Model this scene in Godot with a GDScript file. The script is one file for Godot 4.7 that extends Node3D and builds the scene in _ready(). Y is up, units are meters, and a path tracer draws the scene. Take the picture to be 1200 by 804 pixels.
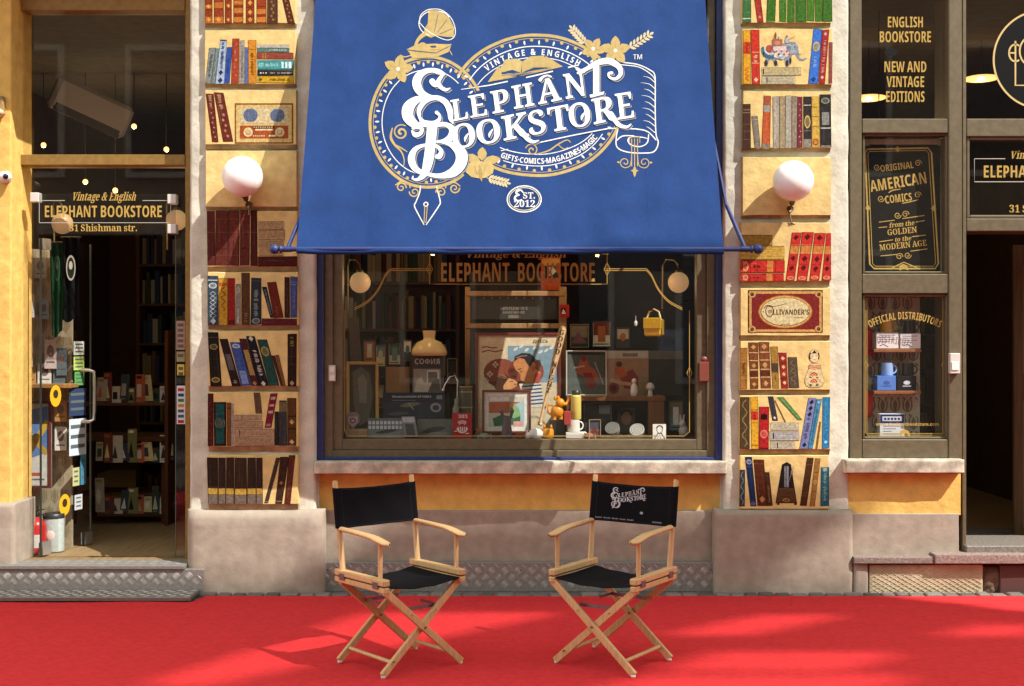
extends Node3D
# A bookstore front seen square-on. Facade plane z = 0, street towards +z, y up, metres.
const CAM := Vector3(0.0, 1.65, 8.2)
const F := 1456.0
var org := {}
var names := {}
var mats := {}
var texs := {}
var fonts := {}
var gcache := {}
var rng := RandomNumberGenerator.new()

class MB:
	var v := PackedVector3Array()
	var c := PackedColorArray()
	var uvs := PackedVector2Array()
	var cur := Color.WHITE
	func col(k: Color) -> MB:
		cur = k.srgb_to_linear()
		return self
	func tri(a: Vector3, b: Vector3, d: Vector3) -> void:
		v.append(a); v.append(b); v.append(d)
		c.append(cur); c.append(cur); c.append(cur)
	func quad(a: Vector3, b: Vector3, d: Vector3, e: Vector3) -> void:
		tri(a, b, d); tri(a, d, e)
	func box(lo: Vector3, hi: Vector3) -> MB:
		var p := []
		for i in 8:
			p.append(Vector3(hi.x if i & 1 else lo.x, hi.y if i & 2 else lo.y, hi.z if i & 4 else lo.z))
		quad(p[4], p[6], p[7], p[5]); quad(p[0], p[1], p[3], p[2])
		quad(p[0], p[2], p[6], p[4]); quad(p[1], p[5], p[7], p[3])
		quad(p[2], p[3], p[7], p[6]); quad(p[0], p[4], p[5], p[1])
		return self
	# chamfered box
	func cbox(lo: Vector3, hi: Vector3, ch: float, t := Transform3D.IDENTITY) -> MB:
		ch = minf(ch, minf(hi.x - lo.x, minf(hi.y - lo.y, hi.z - lo.z)) * 0.45)
		var mid := (lo + hi) / 2.0
		var e := (hi - lo) / 2.0
		var n := [Vector3(e.x, e.y - ch, e.z - ch), Vector3(e.x - ch, e.y, e.z - ch), Vector3(e.x - ch, e.y - ch, e.z)]
		var q := {}
		for i in 8:
			var s := Vector3(1 if i & 1 else -1, 1 if i & 2 else -1, 1 if i & 4 else -1)
			for a in 3:
				q[i * 3 + a] = t * (mid + n[a] * s)
			out3(q[i * 3], q[i * 3 + 1], q[i * 3 + 2], t * (mid + s), t * mid)
		for a in 3:
			var o1 := 1 << ((a + 1) % 3)
			var o2 := 1 << ((a + 2) % 3)
			for s in 2:
				var b0 := s << a
				out4(q[b0 * 3 + a], q[(b0 | o1) * 3 + a], q[(b0 | o1 | o2) * 3 + a], q[(b0 | o2) * 3 + a], t * mid)
			for k in 4:
				var b1 := (o1 if k & 1 else 0) | (o2 if k & 2 else 0)
				var b2 := b1 | (1 << a)
				var a1 := (a + 1) % 3
				var a2 := (a + 2) % 3
				out4(q[b1 * 3 + a1], q[b2 * 3 + a1], q[b2 * 3 + a2], q[b1 * 3 + a2], t * mid)
		return self
	func out3(a: Vector3, b: Vector3, d: Vector3, _hint: Vector3, mid: Vector3) -> void:
		if (d - a).cross(b - a).dot((a + b + d) / 3.0 - mid) < 0:
			tri(a, d, b)
		else:
			tri(a, b, d)
	func out4(a: Vector3, b: Vector3, d: Vector3, e: Vector3, mid: Vector3) -> void:
		out3(a, b, d, mid, mid); out3(a, d, e, mid, mid)
	func bar(a: Vector3, b: Vector3, w: float, h: float, up := Vector3.UP, ch := 0.003) -> MB:
		var z := (b - a)
		var l := z.length()
		z /= l
		var x := up.cross(z).normalized()
		var y := z.cross(x)
		cbox(Vector3(-w / 2, -h / 2, 0), Vector3(w / 2, h / 2, l), ch, Transform3D(Basis(x, y, z), a))
		return self
	func tube(path: Array, radii, sides := 10, caps := true) -> MB:
		var rings := []
		var up := Vector3(0.123, 0.93, 0.31).normalized()
		for i in path.size():
			var d: Vector3 = (path[mini(i + 1, path.size() - 1)] - path[maxi(i - 1, 0)]).normalized()
			var x := up.cross(d)
			if x.length() < 0.05: x = Vector3.RIGHT.cross(d)
			x = x.normalized()
			var y := d.cross(x)
			var r: float = radii if radii is float else radii[i]
			var ring := []
			for k in sides:
				var a := TAU * k / sides
				ring.append(path[i] + (x * cos(a) + y * sin(a)) * r)
			rings.append(ring)
			if i:
				for k in sides:
					var k2 := (k + 1) % sides
					quad(rings[i - 1][k], rings[i - 1][k2], ring[k2], ring[k])
		if caps:
			for e in [0, path.size() - 1]:
				for k in range(1, sides - 1):
					if e: tri(rings[e][0], rings[e][k + 1], rings[e][k])
					else: tri(rings[e][0], rings[e][k], rings[e][k + 1])
		return self
	# lathe about the y axis through at: profile of (radius, height)
	func lathe(prof: Array, at := Vector3.ZERO, sides := 20, sq := 1.0) -> MB:
		for i in prof.size() - 1:
			for k in sides:
				var a := TAU * k / sides
				var b := TAU * (k + 1) / sides
				var p0: Vector2 = prof[i]
				var p1: Vector2 = prof[i + 1]
				var A := at + Vector3(cos(a) * p0.x, p0.y, sin(a) * p0.x * sq)
				var B := at + Vector3(cos(b) * p0.x, p0.y, sin(b) * p0.x * sq)
				var C := at + Vector3(cos(b) * p1.x, p1.y, sin(b) * p1.x * sq)
				var D := at + Vector3(cos(a) * p1.x, p1.y, sin(a) * p1.x * sq)
				if p0.x < 1e-5: tri(A, C, D)
				elif p1.x < 1e-5: tri(A, B, C)
				else: quad(A, B, C, D)
		return self
	func ball(at: Vector3, r: Vector3, seg := 14) -> MB:
		for i in seg / 2:
			for k in seg:
				var q := []
				for o in [[0, 0], [0, 1], [1, 1], [1, 0]]:
					var th: float = PI * (i + o[0]) / (seg / 2)
					var ph: float = TAU * (k + o[1]) / seg
					q.append(at + Vector3(r.x * sin(th) * cos(ph), r.y * cos(th), r.z * sin(th) * sin(ph)))
				if i == 0: tri(q[0], q[2], q[3])
				elif i == seg / 2 - 1: tri(q[0], q[1], q[2])
				else: quad(q[0], q[1], q[2], q[3])
		return self
	func xform(t: Transform3D, from := 0) -> MB:
		for i in range(from, v.size()): v[i] = t * v[i]
		return self
	func mesh(smooth: bool, o: Vector3) -> ArrayMesh:
		var n := PackedVector3Array()
		n.resize(v.size())
		var acc := {}
		for i in range(0, v.size(), 3):
			var f := (v[i + 2] - v[i]).cross(v[i + 1] - v[i])
			if smooth:
				for k in 3:
					var key := Vector3i((v[i + k] * 20000.0).round())
					acc[key] = acc.get(key, Vector3.ZERO) + f
			else:
				f = f.normalized()
				n[i] = f; n[i + 1] = f; n[i + 2] = f
		if smooth:
			for i in v.size():
				n[i] = acc[Vector3i((v[i] * 20000.0).round())].normalized()
		var p := v
		if o != Vector3.ZERO:
			p = v.duplicate()
			for i in p.size(): p[i] -= o
		var arr := []
		arr.resize(Mesh.ARRAY_MAX)
		arr[Mesh.ARRAY_VERTEX] = p
		arr[Mesh.ARRAY_NORMAL] = n
		arr[Mesh.ARRAY_COLOR] = c
		if uvs.size() == v.size(): arr[Mesh.ARRAY_TEX_UV] = uvs
		var m := ArrayMesh.new()
		m.add_surface_from_arrays(Mesh.PRIMITIVE_TRIANGLES, arr)
		return m

# flat printed or painted artwork: 2-D shapes laid on a surface in the scene, each layer a hair above the last
class Art:
	var mb := MB.new()
	var to3: Callable   # Vector2, height -> Vector3
	var host
	var step := 0.0007
	var k := 1.0
	var o := Vector2.ZERO
	func m(p: Vector2, layer: float) -> Vector3:
		return to3.call(o + p / k, layer * step)
	func poly(pts: PackedVector2Array, color: Color, layer := 1.0) -> Art:
		mb.col(color)
		var ix := Geometry2D.triangulate_polygon(pts)
		for i in range(0, ix.size(), 3):
			tri2(pts[ix[i]], pts[ix[i + 1]], pts[ix[i + 2]], layer)
		return self
	func tri2(a: Vector2, b: Vector2, c: Vector2, layer: float) -> void:
		# y runs down in artwork space: keep every triangle facing outwards
		if (b - a).cross(c - a) < 0.0:
			var t := b
			b = c
			c = t
		mb.tri(m(a, layer), m(b, layer), m(c, layer))
	func rect(x0: float, y0: float, x1: float, y1: float, color: Color, layer := 1.0) -> Art:
		mb.col(color)
		tri2(Vector2(x0, y0), Vector2(x1, y0), Vector2(x1, y1), layer)
		tri2(Vector2(x0, y0), Vector2(x1, y1), Vector2(x0, y1), layer)
		return self
	func q4(a: Vector2, b: Vector2, c: Vector2, d: Vector2, color: Color, layer := 1.0) -> Art:
		mb.col(color)
		tri2(a, b, c, layer); tri2(a, c, d, layer)
		return self
	func stroke(pts: Array, w, color: Color, layer := 1.0, closed := false, round_ends := false) -> Art:
		mb.col(color)
		var n := pts.size()
		var L := []
		var R := []
		for i in n:
			var p0: Vector2 = pts[(i - 1 + n) % n] if closed else pts[maxi(i - 1, 0)]
			var p1: Vector2 = pts[(i + 1) % n] if closed else pts[mini(i + 1, n - 1)]
			var d := (p1 - p0).normalized().orthogonal()
			var h: float = (w if (w is float or w is int) else w[i]) / 2.0
			L.append(pts[i] + d * h)
			R.append(pts[i] - d * h)
		for i in (n if closed else n - 1):
			var j := (i + 1) % n
			tri2(L[i], L[j], R[j], layer); tri2(L[i], R[j], R[i], layer)
		if round_ends:
			for e in [0, n - 1]:
				disc(pts[e].x, pts[e].y, (w if (w is float or w is int) else w[e]) / 2.0, (w if (w is float or w is int) else w[e]) / 2.0, color, layer, 10)
		return self
	func disc(cx: float, cy: float, rx: float, ry: float, color: Color, layer := 1.0, n := 20, a0 := 0.0) -> Art:
		mb.col(color)
		for i in n:
			var a := a0 + TAU * i / n
			var b := a0 + TAU * (i + 1) / n
			tri2(Vector2(cx, cy), Vector2(cx + cos(a) * rx, cy + sin(a) * ry), Vector2(cx + cos(b) * rx, cy + sin(b) * ry), layer)
		return self
	func arc(cx: float, cy: float, rx: float, ry: float, d0: float, d1: float, w, color: Color, layer := 1.0, n := 48) -> Art:
		var pts := []
		for i in n + 1:
			var a := deg_to_rad(lerpf(d0, d1, float(i) / n))
			pts.append(Vector2(cx + cos(a) * rx, cy + sin(a) * ry))
		return stroke(pts, w, color, layer)
	# a curve through points, each (x, y, width)
	func curve(p: Array, color: Color, layer := 1.0, sub := 6, ends := true) -> Art:
		var pts := []
		var ws := []
		var n := p.size()
		for i in n - 1:
			for s in sub + (1 if i == n - 2 else 0):
				var t := float(s) / sub
				var q: Vector3 = p[i].cubic_interpolate(p[i + 1], p[maxi(i - 1, 0)], p[mini(i + 2, n - 1)], t)
				pts.append(Vector2(q.x, q.y))
				ws.append(maxf(q.z, 0.2))
		return stroke(pts, ws, color, layer, false, ends)
	func leaf(a: Vector2, b: Vector2, w: float, color: Color, layer := 1.0) -> Art:
		var d := b - a
		var o2 := d.orthogonal().normalized() * w / 2.0
		return poly(PackedVector2Array([a, a + d * 0.25 + o2 * 0.8, a + d * 0.55 + o2, a + d * 0.82 + o2 * 0.6, b, a + d * 0.82 - o2 * 0.6, a + d * 0.55 - o2, a + d * 0.25 - o2 * 0.8]), color, layer)
	func spiral(cx: float, cy: float, r0: float, r1: float, d0: float, turns: float, w0: float, w1: float, color: Color, layer := 1.0) -> Art:
		var p := []
		var n := int(absf(turns) * 12) + 2
		for i in n:
			var t := float(i) / (n - 1)
			var a := deg_to_rad(d0) + TAU * turns * t
			p.append(Vector3(cx + cos(a) * lerpf(r0, r1, t), cy + sin(a) * lerpf(r0, r1, t), lerpf(w0, w1, t)))
		return curve(p, color, layer, 2)
	# cap: letter height. wid > 0: the whole text is fitted to that width, else xs stretches it
	func text(s: String, x: float, y: float, cap: float, color: Color, layer := 1.0, font := "sans", align := 0.0, wid := 0.0, deg := 0.0, shear := 0.0, xs := 1.0, spread := 0.0) -> Art:
		mb.col(color)
		var g: Dictionary = host.glyphs(s, font)
		var sx: float = cap * xs
		if wid > 0.0: sx = wid / maxf(g.w, 0.01)
		var rot := Transform2D(deg_to_rad(deg), Vector2(x, y))
		var t: PackedVector2Array = g.t
		for i in range(0, t.size(), 3):
			var q := []
			for j in 3:
				var p := t[i + j]
				q.append(rot * Vector2((p.x - g.w * align) * sx + p.y * cap * shear, -p.y * cap))
			tri2(q[0], q[1], q[2], layer)
		return self
	# letters along an ellipse, upright on the outside (flip: inside, along the bottom)
	func arctext(s: String, cx: float, cy: float, rx: float, ry: float, d0: float, d1: float, cap: float, color: Color, layer := 1.0, font := "sans", xs := 1.0, flip := false) -> Art:
		var n := s.length()
		var adv := [0.0]
		for ch in s: adv.append(adv[-1] + host.advance(ch, font) + 0.08)
		for i in n:
			var t: float = (adv[i] + adv[i + 1]) / 2.0 / adv[n]
			var a := deg_to_rad(lerpf(d0, d1, t))
			var p := Vector2(cx + cos(a) * rx, cy + sin(a) * ry)
			var tan := Vector2(-sin(a) * rx, cos(a) * ry) * (1.0 if d1 > d0 else -1.0)
			text(s[i], p.x, p.y, cap, color, layer, font, 0.5, 0.0, rad_to_deg(tan.angle()), 0.0, xs)
		return self

func h(s: String) -> Color:
	return Color.html(s)
func P(px: float, py: float, z: float) -> Vector3:
	var s := (8.2 - z) / F
	return Vector3((px - 600.0) * s, 1.65 + (402.0 - py) * s, z)
func gp(px: float, py: float) -> Vector3:   # a point of the ground
	var d := 1.65 * F / (py - 402.0)
	return Vector3((px - 600.0) * d / F, 0, 8.2 - d)

func font(k: String) -> Font:
	if not fonts.has(k):
		var f := SystemFont.new()
		f.font_names = PackedStringArray(["Droid Serif" if k.begins_with("serif") else "Droid Sans"])
		f.font_weight = 400 if k.ends_with("_r") else 700
		fonts[k] = f
	return fonts[k]
func raw_glyphs(s: String, k: String) -> Array:
	var t := TextMesh.new()
	t.text = s; t.font = font(k); t.font_size = 48; t.pixel_size = 1.0; t.depth = 0.0; t.curve_step = 2.0
	t.horizontal_alignment = HORIZONTAL_ALIGNMENT_LEFT
	var a := t.get_mesh_arrays()
	var out := PackedVector2Array()
	if a.is_empty() or a[Mesh.ARRAY_VERTEX] == null: return [out]
	var v: PackedVector3Array = a[Mesh.ARRAY_VERTEX]
	var ix = a[Mesh.ARRAY_INDEX]
	if ix == null or ix.size() == 0:
		for p in v: out.append(Vector2(p.x, p.y))
	else:
		for i in ix: out.append(Vector2(v[i].x, v[i].y))
	return [out]
func glyphs(s: String, k: String) -> Dictionary:
	var key := k + "|" + s
	if gcache.has(key): return gcache[key]
	if not gcache.has(k + "|base"):
		var r: PackedVector2Array = raw_glyphs("H", k)[0]
		var lo := 1e9
		var hi := -1e9
		for p in r:
			lo = minf(lo, p.y); hi = maxf(hi, p.y)
		gcache[k + "|base"] = [lo, hi - lo]
	var b: Array = gcache[k + "|base"]
	var src: PackedVector2Array = raw_glyphs(s, k)[0]
	var x0 := 1e9
	var x1 := -1e9
	for p in src:
		x0 = minf(x0, p.x); x1 = maxf(x1, p.x)
	var t := PackedVector2Array()
	for p in src: t.append(Vector2((p.x - x0) / b[1], (p.y - b[0]) / b[1]))
	gcache[key] = {"t": t, "w": maxf((x1 - x0) / b[1], 0.01) if src.size() else 0.3}
	return gcache[key]
func advance(ch: String, k: String) -> float:
	return 0.3 if ch == " " else float(glyphs(ch, k).w) + 0.06

func numbered(n: String) -> String:
	names[n] = names.get(n, -1) + 1
	return n if names[n] == 0 else "%s_%03d" % [n, names[n]]
func thing(called: String, label: String, category: String, at: Vector3, group := "") -> Node3D:
	var o := Node3D.new()
	o.name = numbered(called)
	add_child(o)
	o.position = at
	org[o] = at
	o.set_meta("label", label)
	o.set_meta("category", category)
	if group: o.set_meta("group", group)
	return o
func part(parent: Node, called: String, mb: MB, m: Material, smooth := false, label := "") -> MeshInstance3D:
	var o := MeshInstance3D.new()
	o.name = called
	o.mesh = mb.mesh(smooth, org.get(parent, Vector3.ZERO))
	o.material_override = m
	parent.add_child(o, true)
	org[o] = org.get(parent, Vector3.ZERO)
	if label: o.set_meta("label", label)
	return o
func structure(called: String, mb: MB, m: Material, smooth := false) -> MeshInstance3D:
	var o := part(self, numbered(called), mb, m, smooth)
	o.set_meta("kind", "structure")
	return o
func stuff(o: Node) -> Node:
	o.set_meta("kind", "stuff")
	return o
# a thing that is one mesh
func single(called: String, mb: MB, m: Material, label: String, category: String, group := "", smooth := false) -> MeshInstance3D:
	var at := Vector3.INF
	var hi := -Vector3.INF
	for p in mb.v:
		at = at.min(p); hi = hi.max(p)
	at = Vector3((at.x + hi.x) / 2, at.y, (at.z + hi.z) / 2)
	var o := MeshInstance3D.new()
	o.name = numbered(called)
	o.mesh = mb.mesh(smooth, at)
	o.material_override = m
	o.position = at
	add_child(o)
	org[o] = at
	o.set_meta("label", label); o.set_meta("category", category)
	if group: o.set_meta("group", group)
	return o

# ---------- textures and materials ----------
func noise_img(seed_: int, freq: float, oct: int, size := 512, stretch := 1.0, kind := FastNoiseLite.TYPE_SIMPLEX_SMOOTH) -> Image:
	var n := FastNoiseLite.new()
	n.seed = seed_; n.frequency = freq; n.fractal_octaves = oct; n.noise_type = kind
	var im := n.get_seamless_image(size, int(size / stretch))
	if stretch != 1.0: im.resize(size, size, Image.INTERPOLATE_CUBIC)
	return im
# grey levels lo..1 from layered noise
func grain(key: String) -> ImageTexture:
	if texs.has(key): return texs[key]
	var a: Image
	var b: Image
	var lo := 0.75
	var mix := 0.5
	match key:
		"plaster": a = noise_img(3, 0.012, 5); b = noise_img(4, 0.15, 3); lo = 0.84; mix = 0.4
		"stain": a = noise_img(31, 0.008, 6); b = noise_img(32, 0.09, 4); lo = 0.66; mix = 0.35
		"paint": a = noise_img(5, 0.03, 5); b = noise_img(6, 0.2, 2); lo = 0.76; mix = 0.25
		"wood": a = noise_img(7, 0.05, 4, 512, 14.0); b = noise_img(8, 0.3, 2, 512, 10.0); lo = 0.84; mix = 0.35
		"cloth": a = noise_img(9, 0.01, 4); b = weave(); lo = 0.86; mix = 0.6
		"carpet": a = noise_img(11, 0.01, 5); b = noise_img(12, 0.42, 2); lo = 0.84; mix = 0.6
		"metal": a = noise_img(13, 0.02, 4); b = noise_img(14, 0.3, 3); lo = 0.80; mix = 0.45
		"stone": a = noise_img(15, 0.04, 6); b = noise_img(16, 0.35, 3); lo = 0.55; mix = 0.5
	a.convert(Image.FORMAT_L8); b.convert(Image.FORMAT_L8)
	var da := a.get_data()
	var db := b.get_data()
	var o := PackedByteArray()
	o.resize(da.size())
	for i in da.size():
		o[i] = int(clampf(lo + (1.0 - lo) * ((da[i] * (1.0 - mix) + db[i] * mix) / 255.0 * 1.5 - 0.25), 0, 1) * 255.0)
	texs[key] = ImageTexture.create_from_image(Image.create_from_data(a.get_width(), a.get_height(), false, Image.FORMAT_L8, o))
	return texs[key]
func weave() -> Image:
	var im := Image.create(512, 512, false, Image.FORMAT_L8)
	for y in 512:
		for x in 512:
			var u := 0.5 + 0.5 * sin(x * TAU / 8.0)
			var w := 0.5 + 0.5 * sin(y * TAU / 8.0)
			im.set_pixel(x, y, Color.WHITE * (0.35 + 0.65 * (u if (int(x / 8) + int(y / 8)) % 2 else w)))
	return im
func bumps(key: String) -> ImageTexture:
	if texs.has("n" + key): return texs["n" + key]
	var im: Image
	var s := 4.0
	match key:
		"plaster": im = noise_img(21, 0.02, 6); s = 7.0
		"trowel": im = noise_img(22, 0.012, 4, 512, 2.0); s = 9.0
		"cloth": im = weave(); s = 2.0
		"carpet": im = noise_img(24, 0.4, 3); s = 5.0
		"wood": im = noise_img(25, 0.06, 4, 512, 14.0); s = 2.0
		"stone": im = noise_img(26, 0.05, 6); s = 8.0
		"metal": im = noise_img(27, 0.03, 5); s = 1.5
		"fold": im = noise_img(28, 0.008, 3); s = 10.0
	im.convert(Image.FORMAT_RGBA8)
	im.bump_map_to_normal_map(s)
	texs["n" + key] = ImageTexture.create_from_image(im)
	return texs["n" + key]
func mat(col: String, rough := 0.85, metal := 0.0, g := "", scale := 1.0, bump := "", depth := 1.0, vc := false, world := true) -> StandardMaterial3D:
	var key := str([col, rough, metal, g, scale, bump, depth, vc, world])
	if mats.has(key): return mats[key]
	var m := StandardMaterial3D.new()
	m.albedo_color = h(col)
	m.roughness = rough
	m.metallic = metal
	if rough > 0.55 and metal < 0.1: m.metallic_specular = 0.25
	m.vertex_color_use_as_albedo = vc
	if g or bump:
		m.uv1_triplanar = true
		m.uv1_world_triplanar = world
		m.uv1_scale = Vector3.ONE * scale
	if g: m.albedo_texture = grain(g)
	if bump:
		m.normal_enabled = true
		m.normal_texture = bumps(bump)
		m.normal_scale = depth
	mats[key] = m
	return m
func glass(alpha := 0.06, col := "20242a") -> StandardMaterial3D:
	var key := "glass%f%s" % [alpha, col]
	if not mats.has(key):
		var m := StandardMaterial3D.new()
		m.albedo_color = Color(h(col), alpha)
		m.transparency = BaseMaterial3D.TRANSPARENCY_ALPHA
		m.roughness = 0.02
		m.metallic_specular = 0.5
		mats[key] = m
	return mats[key]
func glow(col: String, energy: float) -> StandardMaterial3D:
	var key := "glow" + col + str(energy)
	if not mats.has(key):
		var m := StandardMaterial3D.new()
		m.albedo_color = h(col); m.emission_enabled = true; m.emission = h(col); m.emission_energy_multiplier = energy; m.roughness = 0.4
		mats[key] = m
	return mats[key]
var ink: StandardMaterial3D
var paintm: StandardMaterial3D
var gold: StandardMaterial3D
func art_on(z: float) -> Art:   # artwork on an upright plane
	var a := Art.new()
	a.host = self
	a.to3 = func(p: Vector2, up: float) -> Vector3:
		var q := P(p.x, p.y, z)
		q.z += up
		return q
	return a
# artwork on any flat panel: corners top-left, top-right, bottom-left; u and v run 0..w and 0..hh
func art_quad(tl: Vector3, tr: Vector3, bl: Vector3, w: float, hh: float) -> Art:
	var a := Art.new()
	a.host = self
	var n := (tr - tl).cross(tl - bl).normalized()
	a.to3 = func(p: Vector2, up: float) -> Vector3:
		return tl + (tr - tl) * (p.x / w) + (bl - tl) * (p.y / hh) + n * up
	return a

const SUN := Vector3(-1.42, -2.0, -1.0)
func _ready() -> void:
	var cam := Camera3D.new()
	cam.name = "camera"
	cam.position = CAM
	cam.fov = 2.0 * rad_to_deg(atan(402.0 / F))
	cam.near = 0.05
	cam.far = 400.0
	add_child(cam)
	cam.make_current()
	var we := WorldEnvironment.new()
	we.name = "world_environment"
	var env := Environment.new()
	var sky := Sky.new()
	var sm := ProceduralSkyMaterial.new()
	sm.sky_top_color = h("b3b8ba")
	sm.sky_horizon_color = h("efe3d0")
	sm.sky_curve = 0.2
	sm.ground_horizon_color = h("c4b8a6")
	sm.ground_bottom_color = h("7d766c")
	sm.sky_energy_multiplier = 1.0
	sm.sun_angle_max = 1.0
	sky.sky_material = sm
	env.background_mode = Environment.BG_SKY
	env.sky = sky
	env.background_energy_multiplier = 1.95
	env.tonemap_mode = Environment.TONE_MAPPER_LINEAR
	env.tonemap_exposure = 1.68
	env.sdfgi_enabled = true
	env.ssao_enabled = true
	env.ssil_enabled = true
	we.environment = env
	add_child(we)
	var sun := DirectionalLight3D.new()
	sun.name = "sun"
	sun.light_energy = 1.45
	sun.light_color = h("fffaf3")
	sun.light_angular_distance = 0.27
	sun.shadow_enabled = true
	add_child(sun)
	sun.look_at_from_position(-SUN * 10.0, Vector3.ZERO, Vector3.UP)
	rng.seed = 7
	ink = mat("ffffff", 0.7, 0.0, "paint", 3.0, "", 1.0, true)
	ink.albedo_texture = grain("plaster")
	paintm = mat("ffffff", 0.78, 0.0, "paint", 2.6, "plaster", 0.25, true)
	gold = mat("fffffe", 0.6, 0.0, "", 1.0, "", 1.0, true)
	setting()
	facade()
	pilasters()
	awning()
	display_window()
	display_items()
	side_window()
	left_entrance()
	right_entrance()
	lamps_and_small()
	chairs()
	opposite()

func setting() -> void:
	var g := MB.new()
	g.box(Vector3(-60, -0.3, -30), Vector3(60, 0.0, 60))
	structure("pavement", g, mat("8f8a84", 0.92, 0.0, "stone", 0.7, "stone", 0.6))
	# the row of small setts between the wall and the carpet
	var pave := thing("sett_row", "narrow row of small grey stone setts along the foot of the shop front", "setts", Vector3(0, 0, 0.1))
	var pal := [mat("8d8780", 0.95, 0.0, "stone", 5.0, "stone", 0.8), mat("79746f", 0.95, 0.0, "stone", 5.0, "stone", 0.8), mat("a09a90", 0.95, 0.0, "stone", 5.0, "stone", 0.8)]
	var x := -2.02
	while x < 4.6:
		var w := rng.randf_range(0.085, 0.125)
		var m := MB.new()
		var z0 := 0.066 + rng.randf() * 0.008
		if x + w > 1.34 and x < 2.36: z0 = maxf(z0, 0.072)
		m.cbox(Vector3(x + 0.006, -0.04, z0), Vector3(x + w - 0.006, 0.014 + rng.randf() * 0.012, 0.155), 0.008)
		part(pave, "sett", m, pal[rng.randi() % 3])
		x += w
	# red carpet: one cloth with low ripples
	var c := MB.new()
	var nx := 220
	var nz := 170
	var rip := FastNoiseLite.new()
	rip.seed = 5; rip.frequency = 0.5
	var folds := [[0.62, 0.02, -3.4, -0.4, 0.007], [0.95, -0.03, 0.6, 3.6, 0.006], [1.35, 0.01, -2.6, 0.6, 0.005], [0.42, 0.01, 1.4, 4.4, 0.006], [1.72, -0.02, -0.8, 2.4, 0.005], [2.05, 0.03, -3.6, -1.2, 0.006]]
	var pt := func(i: int, k: int) -> Vector3:
		var X := -7.0 + 14.0 * i / nx
		var edge := 0.14 + 0.010 * sin(X * 3.1) + 0.006 * sin(X * 9.7)
		if X < -1.98: edge = 0.345 + 0.008 * sin(X * 6.0)
		var Z := edge + (5.2 - edge) * pow(float(k) / nz, 1.6)
		var y := 0.012 + 0.006 * rip.get_noise_2d(X * 0.9, Z * 2.4) + 0.003 * rip.get_noise_2d(X * 4.0 + 50, Z * 6.0)
		for f in folds:   # thin creases in the cloth
			var dz: float = Z - f[0] - f[1] * X - 0.03 * sin(X * 2.0 + f[0] * 9.0)
			var along: float = smoothstep(f[2], f[2] + 0.5, X) * (1.0 - smoothstep(f[3] - 0.5, f[3], X))
			if absf(dz) < 0.06: y += f[4] * along * exp(-dz * dz / 0.0005)
		return Vector3(X, y, Z)
	for i in nx:
		for k in nz:
			c.quad(pt.call(i, k), pt.call(i + 1, k), pt.call(i + 1, k + 1), pt.call(i, k + 1))
	for i in nx:
		var a: Vector3 = pt.call(i, 0)
		var b: Vector3 = pt.call(i + 1, 0)
		c.quad(Vector3(a.x, 0.0, a.z), Vector3(b.x, 0.0, b.z), b, a)
	var rc := mat("e3383b", 0.97, 0.0, "carpet", 3.0, "carpet", 0.9)
	single("red_carpet", c, rc, "long plain red carpet laid along the whole shop front", "carpet", "", true)
	# the shop's room
	var wallm := mat("4a3527", 0.9, 0.0, "plaster", 0.8)
	structure("shop_floor", MB.new().box(Vector3(-4.6, 0.1, -6.0), Vector3(4.6, 0.199, -0.12)), mat("8d7654", 0.6, 0.0, "wood", 1.0, "wood", 0.4))
	structure("shop_ceiling", MB.new().box(Vector3(-4.7, 4.06, -6.1), Vector3(4.7, 4.2, -0.3)), mat("6c6358", 0.9, 0.0, "plaster", 1.0))
	structure("shop_wall", MB.new().box(Vector3(-4.7, 0.1, -6.12), Vector3(4.7, 4.06, -6.0)), wallm)
	structure("shop_wall", MB.new().box(Vector3(-4.7, 0.1, -6.0), Vector3(-4.6, 4.06, -0.3)), wallm)
	structure("shop_wall", MB.new().box(Vector3(4.6, 0.1, -6.0), Vector3(4.7, 4.06, -0.3)), wallm)

# a slab between two image columns and rows at depth z, reaching back to zb
func slab(m: MB, x0: float, y0: float, x1: float, y1: float, z: float, zb: float, ch := 0.006) -> MB:
	var a := P(x0, y1, z)
	var b := P(x1, y0, z)
	m.cbox(Vector3(a.x, a.y, zb), Vector3(b.x, b.y, z), ch)
	return m
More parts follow.
